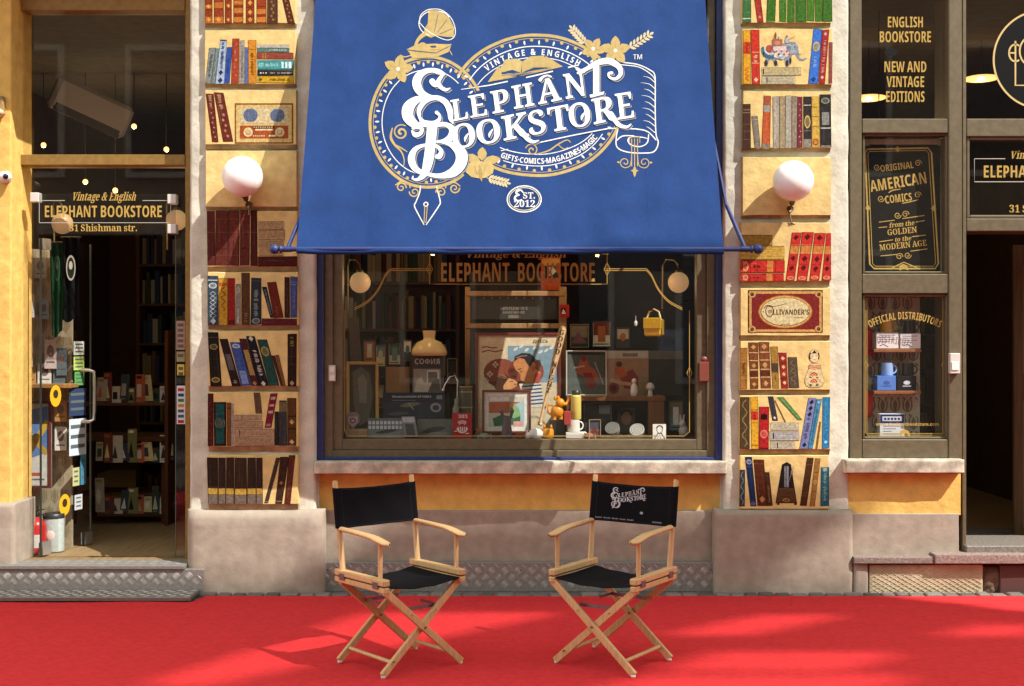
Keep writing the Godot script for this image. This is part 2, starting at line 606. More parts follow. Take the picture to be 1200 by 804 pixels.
# a plaster block with a gently uneven face and rounded edges
func rough_block(lo: Vector3, hi: Vector3, r: float, amp: float, seed_: int, cell := 0.05) -> MB:
	var m := MB.new()
	var n := FastNoiseLite.new()
	n.seed = seed_; n.frequency = 3.0; n.fractal_octaves = 4
	var nx := maxi(3, int((hi.x - lo.x) / cell))
	var ny := maxi(3, int((hi.y - lo.y) / cell))
	var xs := [lo.x, lo.x + r * 0.3]
	for i in nx + 1: xs.append(lerpf(lo.x + r, hi.x - r, float(i) / nx))
	xs.append(hi.x - r * 0.3); xs.append(hi.x)
	var ys := [lo.y]
	for i in ny + 1: ys.append(lerpf(lo.y + minf(r, 0.01), hi.y - r, float(i) / ny))
	ys.append(hi.y - r * 0.3); ys.append(hi.y)
	var f := func(x: float, y: float) -> Vector3:
		var dx := maxf(0.0, maxf(lo.x + r - x, x - hi.x + r)) / r
		var dy := maxf(0.0, y - hi.y + r) / r
		var d := minf(1.0, sqrt(dx * dx + dy * dy))
		var back := r * (1.0 - sqrt(maxf(0.0, 1.0 - d * d)))
		return Vector3(x + amp * 0.3 * n.get_noise_2d(y * 2.0, x + 9.0) * (1.0 if dx > 0.2 else 0.0), y, hi.z - back + amp * n.get_noise_2d(x, y))
	for i in xs.size() - 1:
		for k in ys.size() - 1:
			m.quad(f.call(xs[i], ys[k]), f.call(xs[i], ys[k + 1]), f.call(xs[i + 1], ys[k + 1]), f.call(xs[i + 1], ys[k]))
	for k in ys.size() - 1:
		for s in 2:
			var a: Vector3 = f.call(xs[0] if s == 0 else xs[-1], ys[k])
			var b: Vector3 = f.call(xs[0] if s == 0 else xs[-1], ys[k + 1])
			var a2 := Vector3(a.x, a.y, lo.z)
			var b2 := Vector3(b.x, b.y, lo.z)
			if s == 0: m.quad(a2, b2, b, a)
			else: m.quad(a, b, b2, a2)
	for i in xs.size() - 1:
		var a: Vector3 = f.call(xs[i], ys[-1])
		var b: Vector3 = f.call(xs[i + 1], ys[-1])
		m.quad(a, Vector3(a.x, a.y, lo.z), Vector3(b.x, b.y, lo.z), b)
		a = f.call(xs[i], ys[0]); b = f.call(xs[i + 1], ys[0])
		m.quad(a, b, Vector3(b.x, b.y, lo.z), Vector3(a.x, a.y, lo.z))
	return m
func blk(x0: float, y0: float, x1: float, y1: float, z: float, zb: float, r: float, amp: float, seed_: int) -> MB:
	var a := P(x0, y1, z)
	var b := P(x1, y0, z)
	return rough_block(Vector3(a.x, maxf(a.y, -0.02), zb), Vector3(b.x, b.y, z), r, amp, seed_)

var cream: StandardMaterial3D
var yellow: StandardMaterial3D
var grey: StandardMaterial3D
var bronze: StandardMaterial3D
var navy: StandardMaterial3D
func facade() -> void:
	cream = mat("d3d0bf", 0.93, 0.0, "plaster", 0.9, "plaster", 0.3)
	yellow = mat("e6bf6a", 0.93, 0.0, "plaster", 1.1, "plaster", 0.25)
	grey = mat("a79a8a", 0.93, 0.0, "plaster", 1.3, "plaster", 0.13)
	bronze = mat("857250", 0.5, 0.35, "metal", 1.5, "metal", 0.3)
	navy = mat("1f3170", 0.45, 0.0, "metal", 1.5, "metal", 0.5)
	var sillm := mat("d6cab4", 0.93, 0.0, "stain", 2.0, "plaster", 0.25)
	var b := thing("shop_building", "yellow and cream plastered ground floor of the old shop building", "building", Vector3(0, 0, -0.2))
	var up := MB.new().box(Vector3(-6.5, 4.05, -0.36), Vector3(6.5, 7.5, 0.0))
	part(b, "upper_wall", up, yellow)
	# yellow wall and its plinth at the left edge of the picture
	part(b, "wall", blk(-330, -60, 13, 606, 0.0, -0.35, 0.012, 0.006, 3), yellow, true)
	part(b, "plinth", blk(-330, 590, 17, 700, 0.055, -0.3, 0.03, 0.006, 4), grey, true)
	# apron under the big window: sill, yellow field, grey field
	part(b, "sill", blk(368, 541, 852, 556, 0.045, -0.3, 0.012, 0.008, 5), sillm, true)
	part(b, "apron_field", blk(362, 555, 856, 599, -0.10, -0.3, 0.005, 0.004, 6), yellow, true)
	part(b, "apron_base", blk(362, 598, 856, 706, -0.085, -0.3, 0.01, 0.005, 7), grey, true)
	# under the narrow window on the right
	part(b, "sill", blk(991, 539, 1131, 555, 0.085, -0.3, 0.012, 0.008, 8), sillm, true)
	part(b, "apron_field", blk(985, 554, 1126, 604, -0.012, -0.3, 0.004, 0.004, 9), yellow, true)
	part(b, "apron_base", blk(985, 602, 1124, 654, 0.0, -0.3, 0.006, 0.004, 10), grey, true)
	part(b, "ledge", blk(1001, 653, 1095, 661, 0.085, -0.3, 0.006, 0.004, 11), mat("a8948a", 0.8, 0.0, "stone", 2.0, "stone", 0.4), true)
	part(b, "ledge", blk(1096, 650, 1420, 661, 0.10, -0.3, 0.006, 0.004, 12), mat("b39c92", 0.8, 0.0, "stone", 2.0, "stone", 0.4), true)
	# base course: expanded-metal render panel, broken stone, dark red stone
	var panel := part(b, "base_panel", blk(1019, 662, 1152, 706, 0.045, -0.3, 0.005, 0.002, 13), mat("c2b294", 0.9, 0.0, "plaster", 1.5, "plaster", 0.25), true)
	var net := MB.new()
	var lo := P(1021, 696, 0.045)
	var hi := P(1150, 666, 0.045)
	for s in [1.0, -1.0]:
		var k := -0.4
		while k < hi.x - lo.x + 0.4:
			var a := Vector2(k, 0.0)
			var e := Vector2(k + s * 0.30, 0.17)
			var seg := clip_seg(a, e, Rect2(0, 0, hi.x - lo.x, minf(0.165, hi.y - lo.y)))
			if seg.size() == 2:
				net.tube([Vector3(lo.x + seg[0].x, lo.y + seg[0].y, 0.0485), Vector3(lo.x + seg[1].x, lo.y + seg[1].y, 0.0458)], 0.0022, 5)
			k += 0.052
	stuff(part(panel, "mesh_ridges", net, mat("b8a88a", 0.9)))
	part(b, "broken_stone", rough_block(P(1151, 703, 0.02) * Vector3(1, 1, 0) + Vector3(0, 0, -0.3), P(1173, 664, 0.02), 0.02, 0.06, 14, 0.012), mat("8d7560", 0.95, 0.0, "stone", 5.0, "stone", 1.0))
	part(b, "base_stone", blk(1172, 662, 1420, 706, 0.05, -0.3, 0.008, 0.003, 15), mat("67423c", 0.55, 0.0, "stone", 6.0, "stone", 0.2), true)
	part(b, "wall", blk(1345, -60, 1700, 706, 0.0, -0.35, 0.012, 0.006, 16), cream, true)
	# side posts that the three bays stand between
	part(b, "pier", MB.new().box(Vector3(P(222, 0, 0).x, -0.02, -0.36), Vector3(P(372, 0, 0).x, 4.05, -0.06)), cream)
	part(b, "pier", MB.new().box(Vector3(P(846, 0, 0).x, -0.02, -0.36), Vector3(P(994, 0, 0).x, 4.05, -0.06)), cream)
	# chequer-plate kick strip under the apron
	var kick := thing("kick_plate", "chequered metal plate strip along the wall foot behind the two chairs", "kick plate", P(610, 680, -0.03))
	var ka := P(378, 697, -0.03)
	var kb := P(839, 659, -0.03)
	ka.y = 0.0
	part(kick, "plate", MB.new().cbox(Vector3(ka.x, ka.y, -0.0835), Vector3(kb.x, kb.y, -0.03), 0.004), plate_mat())
	stuff(part(kick, "tread_pattern", chequer_wall(ka + Vector3(0.005, 0.01, 0), kb, -0.03), tread_mat()))
	for px in [384.0, 490.0, 610.0, 730.0, 833.0]:
		part(kick, "screw", MB.new().ball(P(px, 668, -0.03), Vector3(0.006, 0.006, 0.003), 8), mat("4a4640", 0.5, 0.6), true)
	# unseen slab high above the left door, placed to shade the top left
	var bal := thing("unseen_balcony", "unseen railed stone slab above the left door, placed to shade the wall below", "unseen_balcony", Vector3(-4.0, 4.5, 0.3))
	part(bal, "slab", MB.new().cbox(Vector3(-6.5, 4.42, 0.001), Vector3(-2.30, 4.58, 0.62), 0.01), cream)
	for i in 12: part(bal, "baluster", MB.new().tube([Vector3(-6.3 + i * 0.35, 4.58, 0.56), Vector3(-6.3 + i * 0.35, 5.4, 0.56)], 0.012, 6), mat("20201e", 0.5, 0.5))
	part(bal, "rail", MB.new().cbox(Vector3(-6.5, 5.4, 0.53), Vector3(-2.32, 5.44, 0.59), 0.005), mat("20201e", 0.5, 0.5))

func clip_seg(a: Vector2, b: Vector2, r: Rect2) -> Array:
	var t0 := 0.0
	var t1 := 1.0
	var d := b - a
	for q in [[-d.x, a.x - r.position.x], [d.x, r.end.x - a.x], [-d.y, a.y - r.position.y], [d.y, r.end.y - a.y]]:
		if absf(q[0]) < 1e-9:
			if q[1] < 0: return []
			continue
		var t: float = q[1] / q[0]
		if q[0] < 0: t0 = maxf(t0, t)
		else: t1 = minf(t1, t)
	return [] if t0 >= t1 else [a + d * t0, a + d * t1]
func plate_mat() -> StandardMaterial3D:
	return mat("97928b", 0.5, 0.3, "metal", 3.0, "metal", 0.4)
func tread_mat() -> StandardMaterial3D:
	return mat("e0dcd6", 0.35, 0.3, "metal", 3.0)
# raised five-bar lozenges of chequer plate, on a plane given by origin, u and v
func chequer(o: Vector3, u: Vector3, v: Vector3, n: Vector3, w: float, hh: float, pitch := 0.088, rise := 0.0055) -> MB:
	var m := MB.new()
	var nu := int(w / pitch * 2.0)
	var nv := int(hh / pitch * 2.0)
	for i in nu + 1:
		for k in nv + 2:
			if (i + k) % 2: continue
			var cx := (i + 0.35) * pitch / 2.0
			var cy := k * pitch / 2.0
			var dir := 1.0 if k % 2 else -1.0
			for l in 5:
				var off := (l - 2) * 0.0088
				var c := Vector2(cx - off * 0.7 * dir, cy + off * 0.7)
				var d := Vector2(0.7, 0.7 * dir) * 0.024
				var a := c - d
				var e := c + d
				if minf(a.x, e.x) < 0.002 or maxf(a.x, e.x) > w - 0.002 or minf(a.y, e.y) < 0.002 or maxf(a.y, e.y) > hh - 0.002: continue
				var s := d.orthogonal().normalized() * 0.0034
				var top := (o + u * c.x + v * c.y) + n * rise
				var q := [o + u * a.x + v * a.y, o + u * (c.x + s.x) + v * (c.y + s.y), o + u * e.x + v * e.y, o + u * (c.x - s.x) + v * (c.y - s.y)]
				for j in 4: m.out3(q[j], q[(j + 1) % 4], top, top, o + u * c.x + v * c.y - n * 0.01)
	return m
func chequer_wall(a: Vector3, b: Vector3, z: float) -> MB:
	return chequer(Vector3(a.x, a.y, z + 0.0002), Vector3.RIGHT, Vector3.UP, Vector3.BACK, b.x - a.x, b.y - a.y)

# ---------- the two pilasters with their painted bookshelves ----------
const PZ := 0.036
var pil: Node3D
func pilasters() -> void:
	pil = thing("pilaster", "cream pilaster beside the left door, painted with bookshelves and an old radio", "pilaster", P(296, 697, 0) * Vector3(1, 0, 0))
	part(pil, "shaft", blk(222, -60, 370, 604, 0.0, -0.0595, 0.02, 0.012, 41), cream, true)
	part(pil, "plinth", blk(217, 598, 379, 702, 0.062, -0.06, 0.06, 0.007, 42), grey, true, "beige plaster plinth with rounded corners")
	var p: Node
	p = panel(239, -34, 347, 33, 27); books(p, 230, 0, 7.308, [
		[75, 138, 200, 72, 136, -200, "8a3a1c", "b:.0:.14:b5652c s:.08:d49a4a b:.30:.40:b5652c b:.30:.31:5a2412 s:.36:d49a4a"], [152, 236, 200, 150, 236, -200, "8f3d1d", "b:.0:.14:b8682e s:.08:d49a4a b:.31:.45:b8682e b:.31:.32:5a2412"],
		[246, 302, 200, 246, 302, -200, "8b3a1c", "s:.08:d49a4a b:.30:.31:5a2412 s:.38:d49a4a"], [318, 404, 200, 316, 404, -200, "93401e", "b:.02:.13:c07732 b:.15:.16:5a2412 b:.22:.32:c07732 b:.35:.36:5a2412 b:.40:.48:c07732"],
		[424, 498, 200, 424, 498, -200, "8d3c1c", "s:.08:d49a4a b:.15:.16:5a2412 s:.24:d49a4a b:.34:.35:5a2412 s:.44:d49a4a"], [516, 600, 200, 516, 602, -200, "97421d", "b:.02:.13:c67c34 b:.15:.16:5a2412 b:.20:.30:c67c34 b:.36:.37:5a2412"],
		[606, 696, 206, 610, 694, -200, "56331d", "d:.05:.5:6:8a6a42"], [784, 846, 206, 690, 752, -200, "5b2b1a", "d:.04:.6:7:9a7040"]])
	p = panel(239, 34, 347, 103, 98.5); books(p, 230, 0, 7.308, [
		[76, 124, 716, 108, 168, 410, "7f8a86", "t:.2:.8:59655f"], [128, 158, 716, 168, 196, 416, "6f807f", "w:.05:.95:aab6b2"], [162, 242, 720, 205, 262, 340, "a9bdd0", "t:.35:.95:3c4a7a s:.26:26336e s:.08:26336e b:.97:1:2c3a5c"],
		[240, 285, 714, 262, 308, 404, "34529e", "t:.3:.7:2a4488"], [300, 362, 716, 308, 372, 330, "a3442c", "d:.1:.95:5:c4784c"], [366, 416, 718, 372, 414, 346, "a09a90", "t:.1:.9:7d7669"],
		[418, 442, 718, 416, 446, 404, "5c6ca4", ""], [446, 516, 714, 446, 514, 342, "cf8a2c", "b:.78:.79:8f5a1c t:.2:.7:7c5018"],
		["H", 520, 384, 796, 410, "c9c5b6", "p"], ["H", 520, 412, 796, 448, "5f7a72", "t:.3:.9:c5cdc2"], ["H", 520, 452, 832, 508, "94493a", "b:.15:.18:b98050 b:.22:.25:b98050"],
		["H", 524, 516, 834, 600, "3f9aa0", "t:.03:.55:a5d4d2 l:.66:.72:d8eceb l:.76:.82:d8eceb l:.86:.93:ffffff"], ["H", 524, 602, 832, 648, "2e2a2a", "d:.06:.28:3:e4e0d4 t:.36:.96:b5b0a2"], ["H", 524, 652, 838, 712, "cba028", "t:.32:.86:8a6a18 s:.08:6a5216"]])
	p = panel(239.5, 104.5, 348, 175, 169); books(p, 230, 95, 7.308, [
		[134, 188, 522, 82, 150, 108, "6a2a20", "d:.05:.65:6:b08a72 t:.7:.96:b89a78"], [230, 314, 520, 148, 234, 98, "6c2c21", "d:.06:.6:5:b08a72 t:.65:.96:b89a78"]])
	radio(p)
	panel(240, 175.5, 348.5, 247, 242)
	p = panel(242, 246, 349, 318, 312); books(p, 230, 235, 7.308, [
		[98, 160, 558, 92, 160, 88, "5d2a23", "b:.60:.61:80503c b:.15:.16:80503c"], [164, 276, 558, 164, 276, 88, "622d25", "b:.60:.61:80503c b:.84:.85:80503c b:.18:.19:80503c b:.3:.31:4a1f19"],
		[280, 368, 558, 280, 372, 86, "682f27", "b:.60:.61:80503c b:.84:.85:80503c b:.18:.19:80503c"], [372, 458, 558, 374, 460, 84, "642d25", "b:.60:.61:80503c b:.84:.85:80503c b:.3:.31:4a1f19"], [462, 526, 558, 464, 522, 84, "4d211b", "b:.60:.61:80503c"],
		["H", 528, 180, 750, 248, "bb9c72", "p"], ["H", 532, 252, 758, 342, "b8966c", "p"], ["H", 532, 346, 748, 404, "b3926a", "p"], ["H", 534, 408, 748, 474, "bd9b6c", "p"], ["H", 526, 478, 868, 564, "4c211c", "b:.02:.03:6a352a"]])
	p = panel(242.5, 318, 350, 386, 380.5); books(p, 230, 310, 7.308, [
		[100, 190, 518, 95, 188, 96, "394754", "b:.90:.92:c5ccd0 o:.80:.06:c5ccd0 z:.15:.68:aab4ba s:.08:c5ccd0"], [196, 270, 520, 192, 268, 116, "c5962f", "b:.84:.90:b2572c w:.3:.8:7a3820"], [272, 330, 518, 270, 328, 116, "96231f", "b:.0:.1:6a1614"],
		[336, 382, 516, 338, 380, 166, "8b8478", "t:.05:.4:d0cabc o:.85:.08:bab2a2"], [384, 462, 516, 384, 458, 72, "563a22", "t:.05:.22:8a6c48"], [464, 558, 514, 470, 556, 114, "2c3438", "t:.15:.75:8a979a o:.08:.06:8a979a b:.93:.94:5a676a"],
		[632, 662, 456, 562, 602, 190, "252a33", "t:.1:.9:7a8694"], [662, 748, 458, 606, 682, 150, "6a2a1c", "t:.1:.3:8a4a32"], [756, 802, 456, 754, 800, 108, "3e2220", "d:.1:.9:6:5e3a32"], [804, 864, 456, 804, 866, 104, "45548a", "b:.80:.81:8a98c4 b:.86:.87:8a98c4 t:.2:.7:6e7cb0"],
		["H", 560, 462, 860, 520, "5d2228", "b:.05:.06:7a3a38"]])
	p = panel(243, 387, 350, 458, 452); books(p, 230, 380, 7.308, [
		[120, 218, 530, 96, 190, 68, "251d17", "b:.90:.91:5c5038 o:.73:.055:8f8050 b:.50:.505:4c4232 b:.34:.345:4c4232 o:.12:.05:b09a54"], [306, 382, 530, 200, 266, 126, "2b1d1d", "l:.34:.68:5f5a5a t:.06:.14:9a948c"],
		[384, 470, 526, 288, 376, 152, "3f5596", "o:.91:.05:c5cfe6 l:.04:.34:7d90c2"], [470, 540, 528, 366, 428, 122, "4a2426", "l:.22:.76:a68a52 s:.05:a68a52"], [540, 624, 526, 424, 500, 104, "211d24", "t:.18:.72:cfc8bc s:.95:cfc8bc s:.04:cfc8bc"],
		[624, 716, 526, 518, 606, 132, "234a44", "o:.74:.11:a8924e b:.03:.035:6a8a80"], [720, 742, 528, 644, 676, 268, "4e2420", ""], [742, 770, 528, 678, 706, 262, "7a5632", ""], [780, 856, 530, 782, 862, 82, "30201a", "t:.76:.94:8c7444 b:.42:.425:5e4a30 b:.57:.575:5e4a30 s:.06:b09a74"]])
	p = panel(243, 459, 350, 529, 523); books(p, 230, 450, 9.231, [
		[124, 186, 672, 122, 184, 104, "4e2019", "d:.08:.9:6:6f3a2a"], [190, 324, 672, 188, 326, 196, "3a2018", "l:.06:.96:1d5350 o:.52:.18:6d9c86"], [328, 378, 672, 328, 376, 200, "7a4e22", "b:.86:.88:3a2412"], [380, 408, 676, 380, 404, 212, "b5aaa0", "t:.05:.9:8a7a7c"],
		["H", 410, 334, 712, 394, "b7997c", "p"], ["H", 412, 400, 722, 478, "b49575", "p"], ["H", 412, 486, 846, 580, "b59678", "p l:.12:.14:3a2a20"], ["H", 416, 586, 848, 672, "b18f70", "p"],
		[644, 716, 322, 618, 692, 92, "5f4a36", "b:.04:.05:8a7356"], [738, 812, 474, 800, 880, 102, "7a2330", "l:.82:.9:c9a8a0 l:.62:.68:c9a8a0 l:.42:.5:c9a8a0 l:.04:.12:a87c78"], [848, 892, 668, 848, 894, 296, "2c2826", ""], [892, 984, 668, 896, 978, 180, "3d3c3c", "b:.75:.96:6f6546"], [986, 1084, 668, 984, 1080, 150, "5a3d1f", "b:.60:.63:2f2012 b:.34:.37:2f2012 s:.5:c9a868 s:.08:d8b890"]])
	p = panel(243, 533, 350, 597, 590.5); books(p, 230, 520, 9.231, [
		[126, 236, 648, 116, 236, 150, "372820", "b:.20:.33:b08c3c b:.0:.19:6e6156 b:.74:.745:221812"], [240, 320, 648, 238, 318, 150, "392a22", "b:.20:.33:b08c3c b:.0:.19:6e6156 b:.74:.745:221812"], [322, 412, 648, 322, 408, 150, "3e2a20", "b:.20:.33:b08c3c b:.0:.19:75675a b:.74:.745:221812"],
		[414, 550, 652, 414, 546, 152, "413126", "b:.20:.33:b8943e b:.0:.19:706256 b:.90:.905:6a5034"], [552, 648, 648, 552, 644, 152, "3a2b23", "b:.20:.33:b08c3c b:.0:.19:706256 b:.74:.745:221812"], [650, 722, 648, 650, 714, 152, "382922", "b:.20:.33:b08c3c b:.0:.19:75675a"],
		[738, 776, 642, 862, 906, 152, "4b3a30", "b:.02:.04:8a7a68"], [852, 930, 650, 910, 1004, 140, "402a1d", "s:.44:a3783c b:.04:.06:8a7a5c"], [952, 1016, 656, 1004, 1070, 122, "5a2d20", "t:.2:.6:74442f"]])

	pil = thing("pilaster", "cream pilaster right of the awning, painted with bookshelves, an elephant and a metronome", "pilaster", P(921, 697, 0) * Vector3(1, 0, 0))
	part(pil, "shaft", blk(848, -60, 995, 604, 0.0, -0.0595, 0.02, 0.012, 51), cream, true)
	part(pil, "plinth", blk(838, 598, 1001, 702, 0.062, -0.06, 0.035, 0.007, 52), grey, true, "square plaster plinth with softly rounded edges")
	part(pil, "plinth_toe", blk(1000.5, 657, 1018, 702, 0.058, -0.06, 0.02, 0.008, 53), grey, true)
	p = panel(869, -34, 975, 31.5, 26.5); books(p, 855, 0, 7.308, [
		[110, 182, 192, 108, 184, -180, "3c6b3a", "b:.08:.10:d7dfcf b:.23:.235:86ab7e b:.49:.495:86ab7e"], [236, 292, 190, 188, 250, -180, "a03328", "s:.12:d88a70"], [316, 388, 190, 326, 402, -180, "3c6a1f", "b:.0:.02:87965a"],
		[424, 486, 186, 424, 490, -180, "437526", ""], [492, 560, 188, 494, 558, -180, "406f22", ""], [562, 658, 188, 564, 658, -180, "3f6e24", ""], [662, 728, 180, 662, 730, -180, "4b7b22", ""], [732, 794, 184, 732, 796, -180, "447424", ""], [798, 878, 186, 798, 876, -180, "3f6c26", ""]])
	p = panel(869, 32.5, 976, 104, 98.5); books(p, 855, 0, 7.308, [
		[118, 184, 718, 116, 182, 258, "dba02a", "b:.56:.78:c4442a t:.58:.76:8a1f14 w:.05:.3:d2572a"], [188, 262, 720, 182, 254, 256, "c4362a", "b:.38:.39:e8b890 b:.58:.59:e8b890 t:.40:.57:e8b890 s:.08:e8c0a0"],
		["H", 274, 576, 612, 646, "c9b98a", "p l:.03:.06:3a342c"], ["H", 276, 650, 560, 722, "c3b99c", "p l:.14:.17:3a342c"],
		[672, 758, 718, 716, 792, 250, "3b74d0", "o:.68:.09:d2ab3c t:.3:.5:7fa6e6 s:.08:1e3e8a"], [762, 816, 718, 794, 852, 254, "a02f2c", "t:.2:.8:d79a8a s:.92:e0b0a0 s:.12:e0b0a0"], [846, 878, 714, 852, 880, 360, "8c4a44", ""]])
	elephant(p)
	p = panel(870, 105.5, 975, 178, 173); books(p, 855, 95, 8.931, [
		[136, 222, 722, 134, 218, 240, "4a3026", "b:.80:.82:8a7058 b:.86:.88:8a7058 b:.55:.56:7a5e4a b:.40:.41:7a5e4a b:.22:.23:7a5e4a"], [262, 324, 708, 228, 292, 366, "857a6c", "b:.88:.9:b5a894 b:.2:.22:645a4e"], [332, 422, 708, 360, 436, 154, "c05a32", "b:.69:.82:9a948c b:.0:.1:8a7a6c b:.82:1:a5543a"],
		[456, 520, 708, 450, 522, 160, "a59b8a", "f:.1:.95:d0c8b8"], [522, 580, 706, 522, 584, 160, "a3906f", "f:.1:.95:c5b48e"], [582, 650, 704, 586, 648, 152, "a59e90", "f:.1:.95:cbc4b6"], [652, 704, 700, 650, 710, 158, "8f8170", "f:.1:.95:b5a890"], [706, 766, 694, 710, 764, 162, "7a2f38", "d:.05:.9:8:b08880"],
		[772, 856, 692, 770, 858, 162, "363030", "b:.82:.835:c9c2b4 o:.50:.13:cdb368 b:.32:.33:8a8072 b:.0:.16:8f867a"], [862, 940, 690, 860, 940, 162, "cfa94c", "b:.79:.80:7a5c20 b:.60:.61:7a5c20 b:.40:.41:7a5c20 o:.10:.07:9a4a2a"], [948, 1066, 690, 944, 1062, 138, "2f2d2d", "o:.88:.06:8a8f80 l:.42:.66:8a8a84 b:.35:.37:c9c6bc b:.0:.03:8a8072"]])
	panel(869.5, 183, 975, 256, 252)
	p = panel(867.5, 260, 974, 335, 329); books(p, 855, 250, 8.931, [
		["H", 112, 224, 448, 336, "a8863c", "p"], ["H", 112, 340, 572, 486, "cfa84c", "p"],
		["H", 112, 490, 576, 624, "c5322a", "b:.06:.07:e09a60 b:.22:.23:8a1e1a b:.38:.39:8a1e1a b:.60:.74:c8803c b:.79:.80:8a1e1a d:.28:.46:2:7a1614 o:.12:.06:e0a878"], ["H", 112, 630, 566, 712, "c0302a", "b:.06:.07:e09a60 b:.22:.23:8a1e1a b:.38:.39:8a1e1a b:.60:.74:c8803c b:.79:.80:8a1e1a d:.28:.46:2:7a1614 o:.12:.06:e0a878"],
		[586, 680, 708, 652, 752, 202, "c3322b", "o:.06:.04:dca070 b:.18:.185:8a1e1a b:.34:.345:8a1e1a s:.27:5a1210 s:.47:5a1210 b:.56:.60:d08c48 b:.60:.72:c88040 b:.74:.75:d08c48 s:.90:5a1210"], [702, 812, 708, 760, 884, 198, "c8342b", "o:.06:.04:dca070 b:.18:.185:8a1e1a b:.34:.345:8a1e1a s:.27:5a1210 s:.46:5a1210 b:.56:.60:d08c48 b:.60:.72:c88040 b:.74:.75:d08c48 s:.90:5a1210"],
		[836, 938, 704, 890, 1008, 206, "c8342b", "o:.06:.04:dca070 b:.18:.185:8a1e1a b:.34:.345:8a1e1a s:.25:5a1210 s:.45:5a1210 b:.56:.60:d08c48 b:.60:.72:c88040 b:.74:.75:d08c48 s:.90:5a1210"], [962, 1062, 704, 1014, 1064, 208, "c3322b", "o:.06:.04:dca070 b:.34:.345:8a1e1a s:.25:5a1210 s:.45:5a1210 b:.56:.60:d08c48 b:.60:.72:c88040"]])
	p = panel(867, 337, 974, 398, 393)
	oval_sign(p)
	p = panel(867, 399, 974, 461, 456.5); books(p, 855, 390, 9.231, [
		[112, 190, 608, 118, 192, 162, "a37032", "b:.62:.63:6a4418 t:.36:.6:5a3a14 b:.33:.34:6a4418 b:.2:.205:6a4418"], [226, 312, 608, 200, 306, 106, "7c4620", "b:.77:.79:d2b083 b:.60:.62:d2b083 b:.40:.42:d2b083 b:.23:.25:d2b083 b:.27:.38:5a3016 s:.5:c09860 s:.1:c09860 s:.9:c09860"], [336, 446, 600, 312, 428, 102, "80482a", "b:.77:.79:d2b083 b:.60:.62:d2b083 b:.40:.42:d2b083 b:.23:.25:d2b083 b:.27:.38:5a3016 s:.5:c09860 s:.1:c09860 s:.9:c09860"],
		[462, 536, 602, 440, 520, 150, "a17a36", "b:.40:.60:4c3c30 b:.38:.39:6a4c20"], [560, 636, 604, 530, 616, 216, "9c2d24", "b:.70:.72:5a1512 b:.28:.30:5a1512 s:.84:e0c090 s:.6:e0c090 s:.4:e0c090 s:.16:e0c090"], [642, 754, 596, 626, 728, 264, "5a4a38", "w:.1:.9:7a6a54"]])
	doll(p)
	p = panel(866.5, 463, 974, 532, 526.5); books(p, 855, 455, 9.231, [
		[106, 220, 656, 112, 218, 96, "4e3d26", "w:.05:.95:8f7c50"], [236, 316, 656, 226, 306, 94, "d9a52e", "b:.74:.76:a8742a b:.56:.72:c83a2a t:.57:.71:7a140e b:.50:.51:a8742a b:.06:.08:a8742a"], [318, 424, 660, 316, 426, 200, "ae2226", "s:.78:1e1414 l:.70:.82:1e1414 o:.36:.10:d8826e b:.0:.04:6a1416"],
		[462, 526, 352, 412, 474, 88, "3a3942", "s:.12:d8d4cc"], [594, 610, 364, 484, 496, 130, "7a5c2a", ""], [738, 788, 342, 512, 584, 96, "4f8a3e", "t:.1:.95:96bd80"],
		["H", 446, 372, 748, 456, "c9c3a8", "p"], ["H", 436, 462, 752, 568, "b8b7b0", "p l:.1:.14:2a2a2a"], ["H", 438, 574, 706, 660, "c3bba2", "p l:.28:.32:2a2a2a"],
		[756, 846, 656, 850, 940, 104, "7d86b4", "s:.92:1e2438 s:.80:1e2438 s:.68:1e2438 t:.2:.6:4a527a s:.08:1e2438"], [846, 898, 656, 940, 998, 116, "4a8cb0", "t:.1:.8:2f6a8e s:.93:a5cfe2"], [926, 950, 652, 972, 992, 364, "8a642a", ""], [1000, 1080, 650, 1004, 1086, 98, "2f80b4", "s:.12:9ad0ea t:.3:.9:4f9cc8"]])
	p = panel(866.5, 533, 972, 600, 596); books(p, 855, 525, 9.231, [
		[104, 164, 632, 110, 166, 236, "3a4048", "w:.05:.95:9aa0a4"], [228, 290, 630, 166, 240, 96, "1f2f58", "o:.90:.05:aeb6cc b:.8:.81:4a5a84 b:.1:.11:4a5a84 o:.05:.03:8a94b4"], [300, 414, 626, 256, 372, 126, "5a2b17", "s:.15:c09060 t:.08:.11:c09060 b:.9:.92:7a4526"], [404, 466, 626, 386, 428, 262, "4c2c1c", "t:.1:.6:8a6a4a"],
		[758, 836, 626, 838, 910, 106, "4e2f1a", "b:.2:.21:7a5432 b:.26:.27:7a5432 b:.85:.86:7a5432"], [864, 920, 632, 926, 986, 112, "a0713a", "o:.5:.05:cfa060 b:.3:.31:6a4820 b:.7:.71:6a4820"], [984, 1078, 628, 986, 1076, 208, "2d6674", "z:.9:.98:a9c8c8 t:.15:.85:86acb0"]])
	metronome(p)

